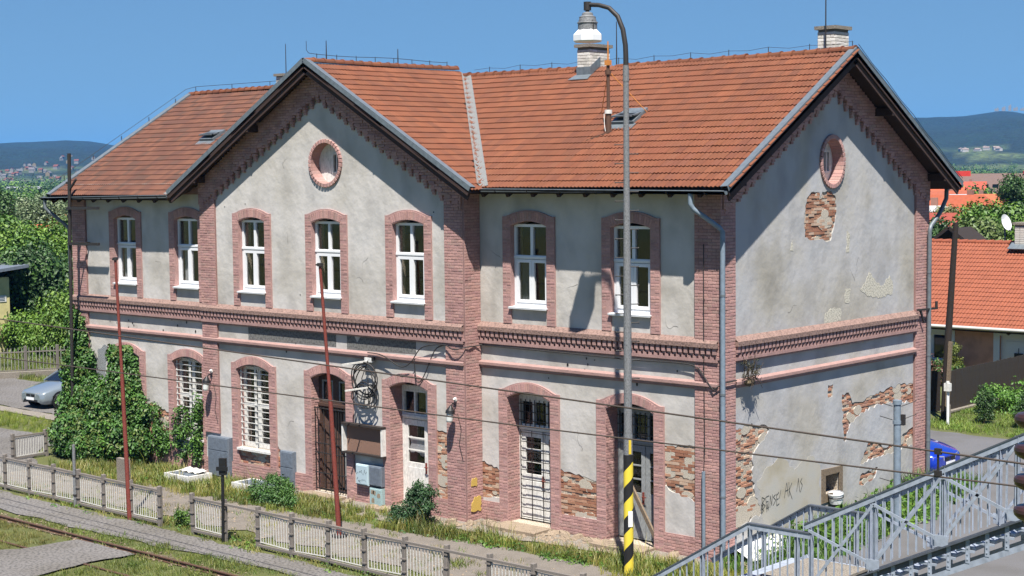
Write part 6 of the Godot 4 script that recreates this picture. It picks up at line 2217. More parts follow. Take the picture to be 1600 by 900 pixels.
	m.box(Vector3.ZERO, Vector3(0.18, 0.42, 0.1))
	m.box(Vector3(0.0, -0.05, 0.06), Vector3(0.3, 0.1, 0.04))
	obj("box", m, M.black, sg)
	var sp := thing("steel_pipe", "short upright grey pipe strapped to a fence post before the ivy", "pipe", Vector3(-17.62, 0, 6.08))
	m = MB.new()
	m.tube([Vector3(0, 0, 0), Vector3(0.0, 1.75, 0)], 0.045, 8)
	obj("tube", m, M.galv, sp)
	m = MB.new()
	for y in [0.3, 0.85]:
		m.tube([Vector3(0, y, 0), Vector3(0, y + 0.05, 0)], 0.06, 8)
	obj("strap", m, M.iron, sp)
	# ---- cabinets and boards at the wall
	cabinet("tall grey electric cabinet hanging open-footed between two barred windows", Vector3(-18.1, -0.02, 0.62), Vector3(1.02, 1.24, 0.2), 0.66, M.cabinet)
	cabinet("narrow grey two-door cabinet left of the dark wooden door", Vector3(-14.92, 0.05, 0.6), Vector3(0.58, 1.06, 0.14), 0.55, M.cabinet)
	cabinet("small dark grey box under the notice board, right of the graffitied one", Vector3(-11.05, 0.56, 0.66), Vector3(0.5, 0.56, 0.14), 0.0, M.cabinet)
	cabinet("small pale blue box with black scribbles under the notice board", Vector3(-11.6, 0.53, 0.66), Vector3(0.5, 0.58, 0.12), 0.0, mat(K(176, 196, 204), 0.7), 1)
	cabinet("flaking pale turquoise box at the wall's foot below the dark grey one", Vector3(-11.05, -0.05, 0.66), Vector3(0.5, 0.56, 0.12), 0.0, surf(K(168, 196, 196), 0.8, M.concrete.albedo_texture, Vector3(0.5, 0.5, 0.5)), 2)
	var nb := thing("notice_board", "empty wooden notice board frame with a white right end under the cable coil", "notice board", Vector3(-11.55, 1.4, 0.6))
	m = MB.new()
	m.box(Vector3(0, 0.4, 0.01), Vector3(1.5, 0.78, 0.02))
	obj("back_panel", m, surf(K(150, 116, 98), 0.85, M.concrete.albedo_texture, Vector3(0.8, 0.8, 0.8)), nb)
	m = MB.new()
	m.box(Vector3(0, 0.81, 0.09), Vector3(1.66, 0.06, 0.18))
	m.box(Vector3(0, 0.0, 0.08), Vector3(1.66, 0.05, 0.16))
	obj("frame", m, M.dark_wood, nb)
	m = MB.new()
	m.box(Vector3(0.8, 0.4, 0.08), Vector3(0.05, 0.78, 0.16))
	m.box(Vector3(-0.8, 0.4, 0.08), Vector3(0.05, 0.78, 0.16))
	obj("end_board", m, M.white_old, nb)
	# ---- cable coil on its brackets
	var cc := thing("cable_coil", "tangled coil of black cable hung on white brackets above the notice board", "cable", Vector3(-11.4, 3.45, 0.6))
	for i in 8:
		m = MB.new()
		pts = []
		var cy := rng.randf_range(-0.05, 0.2) if i < 5 else -0.35
		var r := rng.randf_range(0.42, 0.58) if i < 5 else rng.randf_range(0.24, 0.5)
		var cx := rng.randf_range(-0.05, 0.08)
		for j in 29:
			var u := TAU * j / 28
			pts.append(Vector3(cx + cos(u) * r * 0.95, cy + sin(u) * r * (0.95 if i < 5 else 0.75), 0.14 + 0.05 * sin(u * 2.0 + i) + i * 0.012))
		m.tube(pts, 0.017, 5, false)
		obj("loop", m, M.cable, cc)
	m = MB.new()
	m.tube([Vector3(0.1, 0.6, 0.1), Vector3(-0.05, 0.1, 0.2), Vector3(0.05, -0.3, 0.16), Vector3(-0.1, -0.75, 0.1), Vector3(0.12, -0.6, 0.12), Vector3(0.2, 0.1, 0.2)], 0.014, 5)
	obj("loop", m, M.cable, cc)
	m = MB.new()
	m.beam(Vector3(0.05, 0.58, 0.0), Vector3(0.0, 0.56, 0.95), 0.035, 0.05)
	m.beam(Vector3(0.25, -0.12, 0.0), Vector3(0.15, -0.14, 1.0), 0.03, 0.045)
	m.box(Vector3(0.1, 0.62, 0.05), Vector3(0.3, 0.12, 0.08))
	obj("bracket", m, M.white_old, cc)
	m = MB.new()
	m.box(Vector3(0.3, -0.1, 0.08), Vector3(0.12, 0.08, 0.08))
	m.box(Vector3(0.28, 0.66, 0.06), Vector3(0.07, 0.1, 0.07))
	obj("insulator_block", m, M.black, cc)
	# ---- cables along the wall
	wall_cable("sagging black cable from the coil along the string course to the pilaster", [Vector3(-11.3, 4.28, 0.7), Vector3(-10.7, 4.24, 0.7), Vector3(-10.0, 3.98, 0.7), Vector3(-9.6, 4.12, 0.7), Vector3(-9.2, 4.55, 0.66), Vector3(-8.4, 4.68, 0.66), Vector3(-7.95, 4.58, 0.72), Vector3(-7.6, 4.66, 0.64), Vector3(-7.6, 4.66, 0.2), Vector3(-7.5, 4.7, 0.06)])
	wall_cable("loose loop of thin cable hanging above the white door", [Vector3(-9.45, 4.2, 0.72), Vector3(-9.42, 3.62, 0.66), Vector3(-9.2, 3.75, 0.62), Vector3(-8.75, 4.5, 0.62), Vector3(-8.4, 4.66, 0.62)])
	wall_cable("black cable pinned under the dentils of the right wing and round the corner pilaster", [Vector3(-7.5, 4.68, 0.08), Vector3(-5, 4.66, 0.09), Vector3(-2.5, 4.64, 0.09), Vector3(-0.75, 4.64, 0.1), Vector3(-0.35, 4.35, 0.11), Vector3(-0.1, 4.1, 0.13), Vector3(0.1, 4.25, 0.1), Vector3(0.12, 4.28, -0.5)])
	var cd := thing("wall_conduit", "thin grey conduit rising up the front of the corner pilaster beside the downpipe", "pipe", Vector3(-0.385, 0.1, 0.13))
	m = MB.new()
	m.tube([Vector3(0, 0, 0), Vector3(0, 2.05, 0)], 0.045, 8)
	obj("tube", m, M.pipe, cd)
	m = MB.new()
	m.tube([Vector3(0, 2.05, 0), Vector3(0.02, 2.5, -0.02), Vector3(0, 5.0, -0.02), Vector3(0.0, 7.4, -0.02)], 0.01, 5)
	for y in [2.5, 4.6, 5.9]:
		m.tube([Vector3(0, y, 0), Vector3(0.06, y + 0.22, 0.03)], 0.008, 4)
	obj("wire", m, M.cable, cd)
	# ---- wall lamps
	for q in [[Vector3(-18.45, 2.95, 0.61), "bell-shaped wall lamp on the left pilaster between barred windows"], [Vector3(-8.0, 2.98, 0.61), "bell-shaped wall lamp on the middle pilaster beside the white door"]]:
		var wl := thing("wall_lamp", q[1], "wall lamp", q[0])
		m = MB.new()
		m.tube([Vector3(0, 0.12, 0), Vector3(0, 0.18, 0.12), Vector3(0.02, 0.1, 0.22)], 0.02, 6)
		m.xf = Transform3D(Basis(Vector3.RIGHT, -0.15), Vector3(0.02, -0.02, 0.24))
		m.lathe([Vector2(0.13, -0.06), Vector2(0.12, 0.02), Vector2(0.06, 0.1), Vector2(0.04, 0.14), Vector2(0.0, 0.15)], 14)
		obj("shade", m, M.black, wl)
		m = MB.new()
		m.xf = Transform3D(Basis(Vector3.RIGHT, -0.15), Vector3(0.02, -0.02, 0.24))
		m.lathe([Vector2(0.0, -0.3), Vector2(0.07, -0.29), Vector2(0.09, -0.25), Vector2(0.1, -0.06)], 14)
		obj("glass", m, mat(K(196, 200, 196), 0.3), wl)
		m = MB.new()
		m.tube([Vector3(0.0, 0.24, 0.01), Vector3(0.0, 0.3, 0.05)], 0.05, 8)
		obj("junction", m, M.white_old, wl)
		m = MB.new()
		m.tube([Vector3(0.05, -0.1, 0.0), Vector3(0.2, -0.5, 0.02), Vector3(0.12, -0.9, 0.02), Vector3(0.25, -1.3, 0.02)], 0.008, 4)
		obj("lead", m, M.cable, wl)
	# ---- boxes round the cellar lights, planter with boards
	for q in [[Vector3(-18.05, 0.0, 1.9), 1.1, 0.8, "low white-edged cellar light box with torn sheets, under the ivied window"], [Vector3(-15.05, 0.0, 1.6), 1.5, 0.7, "low white-edged cellar light box under the barred window"]]:
		var pb := thing("cellar_light_box", q[3], "box", q[0])
		m = MB.new()
		var hx: float = q[1] * 0.5
		var hz: float = q[2] * 0.5
		m.box(Vector3(0, 0.14, hz), Vector3(q[1] + 0.1, 0.3, 0.08))
		m.box(Vector3(0, 0.14, -hz), Vector3(q[1] + 0.1, 0.3, 0.08))
		m.box(Vector3(hx, 0.14, 0), Vector3(0.08, 0.3, q[2]))
		m.box(Vector3(-hx, 0.14, 0), Vector3(0.08, 0.3, q[2]))
		obj("side", m, M.white_old, pb)
		m = MB.new()
		m.box(Vector3(0, 0.27, 0), Vector3(q[1] - 0.05, 0.03, q[2] - 0.05))
		obj("lid", m, M.cabinet, pb)
		if q[1] < 1.3:
			m = MB.new()
			for i in 7:
				var x := -0.5 + i * 0.15
				m.quad(Vector3(x, 0.31 + 0.03 * (i % 2), 0.0), Vector3(x + 0.15, 0.31 + 0.03 * ((i + 1) % 2), 0.05), Vector3(x + 0.15, 0.36 + 0.03 * ((i + 1) % 2), -0.35), Vector3(x, 0.36 + 0.03 * (i % 2), -0.35))
			obj("torn_sheet", m, M.white_old, pb)
	var pk := thing("wooden_plank", "grey plank leaning across the right-hand door beside the striped lamp", "plank", Vector3(-1.9, 0.35, 0.02))
	m = MB.new()
	m.beam(Vector3(0, 0, 0), Vector3(-1.0, 1.15, -0.3), 0.05, 0.12)
	obj("board", m, M.plank, pk)
	# ---- steps and broken stones at the foot of the wall
	for q in [[-9.83, 0.95, 1.5, 0.55, "worn stone doorstep below the white door with torn paper"], [-5.95, 0.42, 1.6, 0.75, "worn stone doorstep below the gridded white door"], [-2.65, 0.35, 1.6, 0.6, "worn stone doorstep below the plank-barred door"], [-13.12, 0.85, 1.6, 0.4, "worn stone doorstep below the dark open door"]]:
		m = MB.new()
		m.plate([jag(v2([-q[2] * 0.5, -q[3] * 0.5, q[2] * 0.5, -q[3] * 0.5, q[2] * 0.48, q[3] * 0.5, -q[2] * 0.48, q[3] * 0.5]), 0.3, 0.02)], -0.3, 0.09)
		var o := obj("doorstep", m, M.stone, self, Vector3(q[0], 0, q[1]))
		o.rotation.x = -PI / 2
		tag(o, q[4], "doorstep")
	var kinds := []
	for i in 4:
		kinds.append(rock(i))
	var where := [[-7.9, 0.95], [-7.4, 0.75], [-7.05, 0.4], [-6.75, 0.5], [-8.4, 1.0], [-8.9, 1.05], [-10.55, 0.95], [-4.95, 0.25], [-4.6, 0.22], [-4.2, 0.2], [-3.8, 0.25], [-3.5, 0.3], [-10.9, 1.0], [-12.1, 0.8], [-1.2, 0.2], [-7.6, 1.15]]
	for i in where.size():
		var o := obj("broken_stone", kinds[i % 4], M.stone, self, Vector3(where[i][0], 0.03, where[i][1]))
		o.rotation.y = rng.randf() * TAU
		o.scale = Vector3(rng.randf_range(0.8, 1.5), rng.randf_range(0.7, 1.1), rng.randf_range(0.7, 1.1))
		tag(o, "broken pale stone fallen at the foot of the station's front wall", "stone", "broken stones along the front wall")
	var rb := []
	var rc := []
	for i in 700:
		var x := rng.randf_range(-9.2, -1.0) if i < 450 else rng.randf_range(0.2, 1.3)
		var z := 0.35 + absf(rng.randfn()) * 0.4 + (0.5 if x < -7.6 else 0.0)
		if i >= 450:
			z = rng.randf_range(-1.8, 0.2)
		rb.append(Transform3D(Basis(Vector3.UP, rng.randf() * TAU).scaled(Vector3.ONE * rng.randf_range(0.12, 0.42)), Vector3(x, gh(z) + 0.01, z)))
	stuff(tag(swarm("rubble", kinds[1], M.stone, rb, rc), "small stones and plaster crumbs along the foot of the wall", "rubble"))
	rb = []
	for i in 1500:
		var z := rng.randf_range(7.75, 8.5) if i < 700 else rng.randf_range(2.9, 5.4)
		rb.append(Transform3D(Basis(Vector3.UP, rng.randf() * TAU).scaled(Vector3.ONE * rng.randf_range(0.05, 0.2)), Vector3(rng.randf_range(-24.0, 2.0), 0.005, z)))
	stuff(tag(swarm("loose_stones", kinds[2], M.stone, rb, rc), "loose small stones on the gravel path and beside the rail", "stones"))
	# pale sheet heap at the right corner and the bucket at the cellar opening
	m = MB.new()
	for i in 9:
		var u := i * 0.24
		m.quad(Vector3(0.35 + 0.06 * sin(i * 2.1), 0.12 + 0.25 + 0.05 * sin(i * 1.7), -0.1 - u), Vector3(0.8 + 0.08 * sin(i * 1.3), 0.14, -0.1 - u), Vector3(0.8 + 0.08 * sin((i + 1) * 1.3), 0.15, -0.34 - u), Vector3(0.35 + 0.06 * sin((i + 1) * 2.1), 0.37 + 0.05 * sin((i + 1) * 1.7), -0.34 - u))
		m.quad(Vector3(0.06, 0.3, -0.1 - u), Vector3(0.35 + 0.06 * sin(i * 2.1), 0.37 + 0.05 * sin(i * 1.7), -0.1 - u), Vector3(0.35 + 0.06 * sin((i + 1) * 2.1), 0.37 + 0.05 * sin((i + 1) * 1.7), -0.34 - u), Vector3(0.06, 0.3, -0.34 - u))
	tag(obj("white_sheet", m, M.white_old), "crumpled white sheet lying at the foot of the right wall by the corner", "sheet")
	var bk := thing("white_bucket", "white bucket hanging in the timber-framed cellar opening of the right wall", "bucket", Vector3(0.18, 0.52, -4.92))
	m = MB.new()
	m.xf = Transform3D(Basis(Vector3.RIGHT, 0.12), Vector3(0, 0.12, 0))
	m.lathe([Vector2(0.0, 0.0), Vector2(0.17, 0.02), Vector2(0.2, 0.25), Vector2(0.21, 0.26), Vector2(0.205, 0.3)], 14)
	obj("pail", m, M.white, bk)
	m = MB.new()
	m.xf = Transform3D(Basis(Vector3.RIGHT, 0.12), Vector3(0, 0.12, 0))
	m.lathe([Vector2(0.205, 0.17), Vector2(0.208, 0.2)], 14)
	m.box(Vector3(0.02, -0.08, 0.0), Vector3(0.16, 0.2, 0.24))
	obj("dark_rag", m, M.black, bk)
	# ---- graffiti on the right wall: thin painted strokes
	m = MB.new()
	m.col = L(84, 84, 80)
	var glyphs := [
		[[0, 0, 0, .36], [0, .36, .14, .3], [.14, .3, .02, .2], [.02, .2, .16, .1], [.16, .1, 0, 0]],
		[[.2, .34, .22, 0], [.2, .34, .36, .36], [.21, .2, .33, .2], [.22, 0, .36, .02]],
		[[.4, 0, .42, .34], [.42, .34, .5, .05], [.5, .05, .54, .36]],
		[[.7, .34, .58, .28], [.58, .28, .7, .18], [.7, .18, .58, .04]],
		[[.74, .34, .76, 0], [.74, .3, .88, .38], [.76, .18, .86, .2], [.76, 0, .9, .04], [.9, .2, .98, .42]]]
	var put := func(o: Vector2, k: float, list: Array):
		for g in list:
			for s in g:
				var jx := rng.randf_range(-0.015, 0.015)
				m.beam(Vector3(0.006, o.y + s[1] * k, -(o.x + (s[0] + jx) * k)), Vector3(0.006, o.y + s[3] * k, -(o.x + s[2] * k)), 0.011, 0.011)
	put.call(Vector2(1.75, 0.98), 0.85, glyphs)
	put.call(Vector2(1.72, 0.9), 0.6, [glyphs[2], glyphs[0]])
	put.call(Vector2(2.74, 1.12), 0.9, [[[0, 0, .12, .4], [.12, .4, .2, 0], [.05, .18, .2, .2]], [[.24, .4, .26, .02], [.25, .2, .38, .36], [.25, .2, .4, -.1]]])
	put.call(Vector2(3.3, 1.15), 0.9, [[[0, .05, .1, .4], [.1, .4, .16, .02]], [[.28, .38, .2, .3], [.2, .3, .3, .18], [.3, .18, .2, 0]]])
	tag(obj("graffiti", m, M.paint), "thin dark graffiti letters scrawled on the lower right wall", "graffiti")
	m = MB.new()
	m.xf = Transform3D(Basis(), Vector3(-7.69, 0, 0))
	m.col = L(196, 166, 84)
	m.xf = Transform3D(Basis(Vector3(0, 0, -1), Vector3(0, 1, 0), Vector3(1, 0, 0)), Vector3(-7.69 + 0.084, 0, ZF[1]))
	m.plate([jag(v2([0.05, 0.28, 0.42, 0.24, 0.44, 0.62, 0.2, 0.66, 0.08, 0.5]), 0.06, 0.03)], -0.02, 0.002)
	m.plate([jag(v2([0.06, 0.95, 0.26, 0.92, 0.3, 1.12, 0.12, 1.16]), 0.06, 0.03)], -0.02, 0.002)
	tag(obj("paint_splash", m, M.paint), "faded yellow paint splash low on the middle pilaster's side", "paint")
	# bracket on the far right corner, insulator rack at the left corner
	var br := thing("corner_bracket", "small dark iron bracket sticking out at the station's back right corner", "bracket", Vector3(0.16, 5.2, -9.7))
	m = MB.new()
	m.beam(Vector3(0, 0.12, 0.5), Vector3(0.05, 0.1, -0.55), 0.05, 0.05)
	m.beam(Vector3(0, 0.1, 0.35), Vector3(0, -0.25, 0.12), 0.04, 0.04)
	m.tube([Vector3(0.05, 0.1, -0.5), Vector3(0.05, 0.3, -0.5)], 0.04, 8)
	m.beam(Vector3(0, 0.1, 0.1), Vector3(-0.12, 0.1, 0.1), 0.05, 0.05)
	obj("arm", m, M.iron, br)
	var rk := thing("insulator_rack", "tall dark iron rack of an upright and two arms at the station's left corner", "iron rack", Vector3(-25.35, 0, 1.2))
	m = MB.new()
	m.tube([Vector3(0, 0, 0), Vector3(0.1, 3.2, 0), Vector3(0.2, 7.3, 0)], 0.055, 8)
	m.tube([Vector3(0.2, 7.3, 0), Vector3(0.3, 10.0, 0)], 0.06, 8)
	obj("upright", m, M.iron, rk)
	for q in [[8.19, 2.0], [7.02, 1.98]]:
		m = MB.new()
		m.beam(Vector3(0.18, q[0], 0.06), Vector3(q[1], q[0] + 0.02, 0.06), 0.07, 0.09)
		obj("arm", m, M.iron, rk)
	m = MB.new()
	m.beam(Vector3(0.2, 8.75, 0.0), Vector3(0.75, 9.15, 0.05), 0.05, 0.06)
	m.beam(Vector3(0.2, 8.19, 0.0), Vector3(0.2, 8.19, -0.75), 0.05, 0.05)
	m.beam(Vector3(0.2, 7.02, 0.0), Vector3(0.2, 7.02, -0.75), 0.05, 0.05)
	m.tube([Vector3(0.19, 9.0, 0), Vector3(0.2, 9.06, 0)], 0.085, 8)
	obj("strut", m, M.iron, rk)
	# ---- grey steel mast with its fittings before the right wall
	var gm := thing("steel_mast", "slim pale blue-grey steel mast with clamps, standing before the right wall", "mast", Vector3(2.36, 0.4, -4.1))
	m = MB.new()
	m.tube([Vector3(0, -0.2, 0), Vector3(-0.02, 2.9, 0), Vector3(-0.02, 3.12, 0)], 0.088, 12)
	m.tube([Vector3(-0.02, 3.1, 0), Vector3(-0.02, 3.2, 0)], 0.11, 12)
	m.tube([Vector3(-0.02, 2.62, 0), Vector3(-0.02, 2.7, 0)], 0.105, 12)
	obj("shaft", m, M.pipe, gm)
	m = MB.new()
	m.box(Vector3(0.1, 2.72, -0.06), Vector3(0.1, 0.26, 0.1))
	m.box(Vector3(0.09, 0.95, -0.05), Vector3(0.08, 0.14, 0.08))
	for y in [1.2, 2.72, 3.05]:
		m.tube([Vector3(-0.1, y, 0.08), Vector3(-0.32, y + 0.1, 0.3)], 0.01, 5)
		m.tube([Vector3(0.06, y, -0.06), Vector3(0.3, y + 0.12, -0.35)], 0.01, 5)
	obj("clamp", m, M.iron, gm)
	stairs()
	car("silver_car", "silver hatchback parked half behind the ivy left of the station", Vector3(-35.75, 0.0, -5.5), 0.06, K(138, 150, 158))
	car("blue_car", "bright blue car nosing out from behind the station's right wall", Vector3(-1.72, 0.46, -10.88), PI / 2 - 0.03, K(28, 62, 190))
	# ---- yellow hut, fences and bicycle at the far left
	var hut := thing("yellow_hut", "pale yellow flat-roofed hut at the left edge with a small plaque on its wall", "hut", Vector3(-56.6, 0, -9.6))
	m = MB.new()
	m.col = L(214, 204, 146)
	m.box(Vector3(0, 2.0, 0), Vector3(6.0, 4.2, 7.2))
	obj("wall", m, M.house, hut)
	m = MB.new()
	m.xf = Transform3D(Basis(Vector3.RIGHT, 0.1), Vector3(0, 4.2, 0))
	m.box(Vector3.ZERO, Vector3(7.0, 0.16, 9.0))
	obj("roof", m, M.cabinet, hut)
	m = MB.new()
	m.xf = Transform3D(Basis(Vector3.UP, PI / 2), Vector3(3.01, 3.0, -3.1))
	m.box(Vector3.ZERO, Vector3(0.62, 0.34, 0.03))
	obj("plaque", m, M.white_old, hut)
	m = MB.new()
	m.xf = Transform3D(Basis(Vector3.UP, PI / 2), Vector3(3.02, 3.0, -3.1))
	for i in 3:
		m.box(Vector3(0, 0.08 - i * 0.08, 0.012), Vector3(0.42, 0.03, 0.01))
	obj("plaque_text", m, M.cabinet, hut)
	picket("picket_fence", "rusty grey picket fence on a low kerb behind the silver car", Vector3(-47.2, 0, -5.2), Vector3(-42.2, 0, -14.4), 1.15, 66, M.post)
	picket("picket_fence", "tall pale picket fence behind the hut, under the green bank", Vector3(-57.2, 0, -15.9), Vector3(-50.0, 0, -24.0), 1.3, 46, M.post)
	var wf := thing("wire_fence", "dark green wire mesh fence right of the yellow hut", "fence", Vector3(-57.0, 0, -17.0))
	m = MB.new()
	for i in 9:
		m.tube([Vector3(0.6 * i, 0, -0.8 * i), Vector3(0.6 * i, 1.7, -0.8 * i)], 0.035, 6)
	obj("post", m, M.iron, wf)
	m = MB.new()
	for i in 10:
		m.beam(Vector3(0, 0.2 + i * 0.16, 0), Vector3(4.8, 0.2 + i * 0.16, -6.4), 0.008, 0.008)
	for i in 44:
		m.beam(Vector3(i * 0.11, 0.1, -i * 0.147), Vector3(i * 0.11, 1.68, -i * 0.147), 0.008, 0.008)
	obj("mesh_wire", m, M.iron, wf)
	var bc := thing("bicycle", "dark bicycle leaning on the picket fence at the left edge", "bicycle", Vector3(-45.6, 0.0, -6.6), 1.1)
	for x in [-0.52, 0.52]:
		m = MB.new()
		pts = []
		for j in 25:
			pts.append(Vector3(x + cos(TAU * j / 24) * 0.33, 0.34 + sin(TAU * j / 24) * 0.33, 0))
		m.tube(pts, 0.018, 6, false)
		for j in 12:
			m.beam(Vector3(x, 0.34, 0), Vector3(x + cos(TAU * j / 12) * 0.33, 0.34 + sin(TAU * j / 12) * 0.33, 0), 0.004, 0.004)
		obj("wheel", m, M.black, bc)
	m = MB.new()
	for s in [[-0.52, .34, -0.1, .3], [-0.52, .34, -0.18, .82], [-0.1, .3, -0.2, .9], [-0.1, .3, 0.38, .8], [-0.18, .82, 0.36, .86], [0.52, .34, 0.34, .98]]:
		m.tube([Vector3(s[0], s[1], 0), Vector3(s[2], s[3], 0)], 0.018, 6)
	obj("frame", m, M.iron, bc)
	m = MB.new()
	m.beam(Vector3(-0.32, 0.93, 0), Vector3(-0.08, 0.93, 0), 0.14, 0.06)
	obj("saddle", m, M.black, bc)
	m = MB.new()
	m.tube([Vector3(0.25, 1.0, -0.26), Vector3(0.36, 1.0, -0.1), Vector3(0.36, 1.0, 0.1), Vector3(0.25, 1.0, 0.26)], 0.014, 6)
	obj("handlebar", m, M.galv, bc)
	var kb := MB.new()
	kb.beam(Vector3(-47.0, 0.1, -4.9), Vector3(-41.9, 0.1, -14.3), 0.3, 0.35)
	struct("kerb", kb, M.concrete)
	m = MB.new()
	m.box(Vector3(0, 0.42, 0), Vector3(0.5, 0.9, 0.14))
	tag(obj("concrete_slab", m, M.concrete, self, Vector3(-18.9, 0, 3.6)), "upright grey concrete slab at the foot of the ivy, behind the fence", "slab")

func rock(s: int) -> ArrayMesh:
	var r := RandomNumberGenerator.new()
	r.seed = 100 + s
	var rows := []
	for i in 5:
		var v := PI * i / 4.0
		var row := []
		for j in 8:
			var u := TAU * (j % 7) / 7.0
			row.append(Vector3(cos(u) * sin(v) * 0.2, cos(v) * 0.1, sin(u) * sin(v) * 0.15))
		rows.append(row)
	for i in 5:
		for j in 7:
			var k := r.randf_range(0.75, 1.25)
			rows[i][j] *= k
		rows[i][7] = rows[i][0]
	var m := MB.new()
	for i in 4:
		for j in 7:
			m.tri(rows[i][j], rows[i][j + 1], rows[i + 1][j + 1])
			m.tri(rows[i][j], rows[i + 1][j + 1], rows[i + 1][j])
	return m.mesh()

func picket(called: String, label: String, a: Vector3, b: Vector3, tall: float, k: int, m: Material) -> void:
	var t := thing(called, label, "fence", a)
	var d := b - a
	var s := MB.new()
	s.box(Vector3(0, tall * 0.5 + 0.2, 0), Vector3(0.026, tall, 0.02))
	var sm := s.mesh()
	s = MB.new()
	s.box(Vector3(0, tall * 0.5 + 0.1, 0), Vector3(0.11, tall + 0.35, 0.11))
	var pm := s.mesh()
	for i in k:
		if i % 9 == 0:
			obj("post", pm, m, t, d * (float(i) / k))
		else:
			obj("picket", sm, M.picket, t, d * (float(i) / k)).rotation.y = atan2(-d.z, d.x)
	for y in [0.3, tall]:
		s = MB.new()
		s.beam(Vector3(0, y, 0), d + Vector3(0, y, 0), 0.04, 0.05)
		obj("rail", s, m, t)

func cabinet(label: String, at: Vector3, s: Vector3, split: float, m: Material, kind := 0) -> void:
	var t := thing("cabinet", label, "cabinet", at)
	var b := MB.new()
	b.bevel(Vector3(0, s.y * 0.5, 0), Vector3(s.x, s.y, s.z), 0.012)
	obj("housing", b, m, t)
	var cuts := [[0.03, s.y - 0.03]] if split == 0.0 else [[0.03, s.y * split - 0.012], [s.y * split + 0.012, s.y - 0.03]]
	for c in cuts:
		b = MB.new()
		b.bevel(Vector3(0, (c[0] + c[1]) * 0.5, s.z * 0.5 + 0.005), Vector3(s.x - 0.05, c[1] - c[0], 0.03), 0.006)
		obj("door", b, m, t)
	if kind == 1:
		b = MB.new()
		b.col = L(40, 44, 46)
		for i in 16:
			var x := -0.18 + (i % 8) * 0.05
			var y := s.y * (0.62 if i < 8 else 0.25) + rng.randf_range(-0.03, 0.03)
			b.beam(Vector3(x, y, s.z * 0.5 + 0.022), Vector3(x + rng.randf_range(-0.02, 0.05), y + rng.randf_range(-0.1, 0.1), s.z * 0.5 + 0.022), 0.012, 0.006)
		obj("scribble", b, M.paint, t)
	elif kind == 2:
		b = MB.new()
		for i in 4:
			b.xf = Transform3D(Basis(), Vector3(rng.randf_range(-0.15, 0.15), rng.randf_range(0.1, 0.45), s.z * 0.5 + 0.021))
			b.plate([jag(v2([-0.06, -0.05, 0.07, -0.06, 0.05, 0.06, -0.05, 0.05]), 0.04, 0.02)], 0, 0.002)
		obj("bare_spot", b, M.stone, t)

func wall_cable(label: String, pts: Array) -> void:
	var m := MB.new()
	var c := Curve3D.new()
	for i in pts.size():
		var d: Vector3 = (pts[mini(i + 1, pts.size() - 1)] - pts[maxi(i - 1, 0)]) / 6.0
		c.add_point(pts[i], -d, d)
	var o := []
	var l := c.get_baked_length()
	for i in 40:
		o.append(c.sample_baked(l * i / 39.0, true))
	m.tube(o, 0.016, 5)
	tag(obj("wall_cable", m, M.cable), label, "cable")

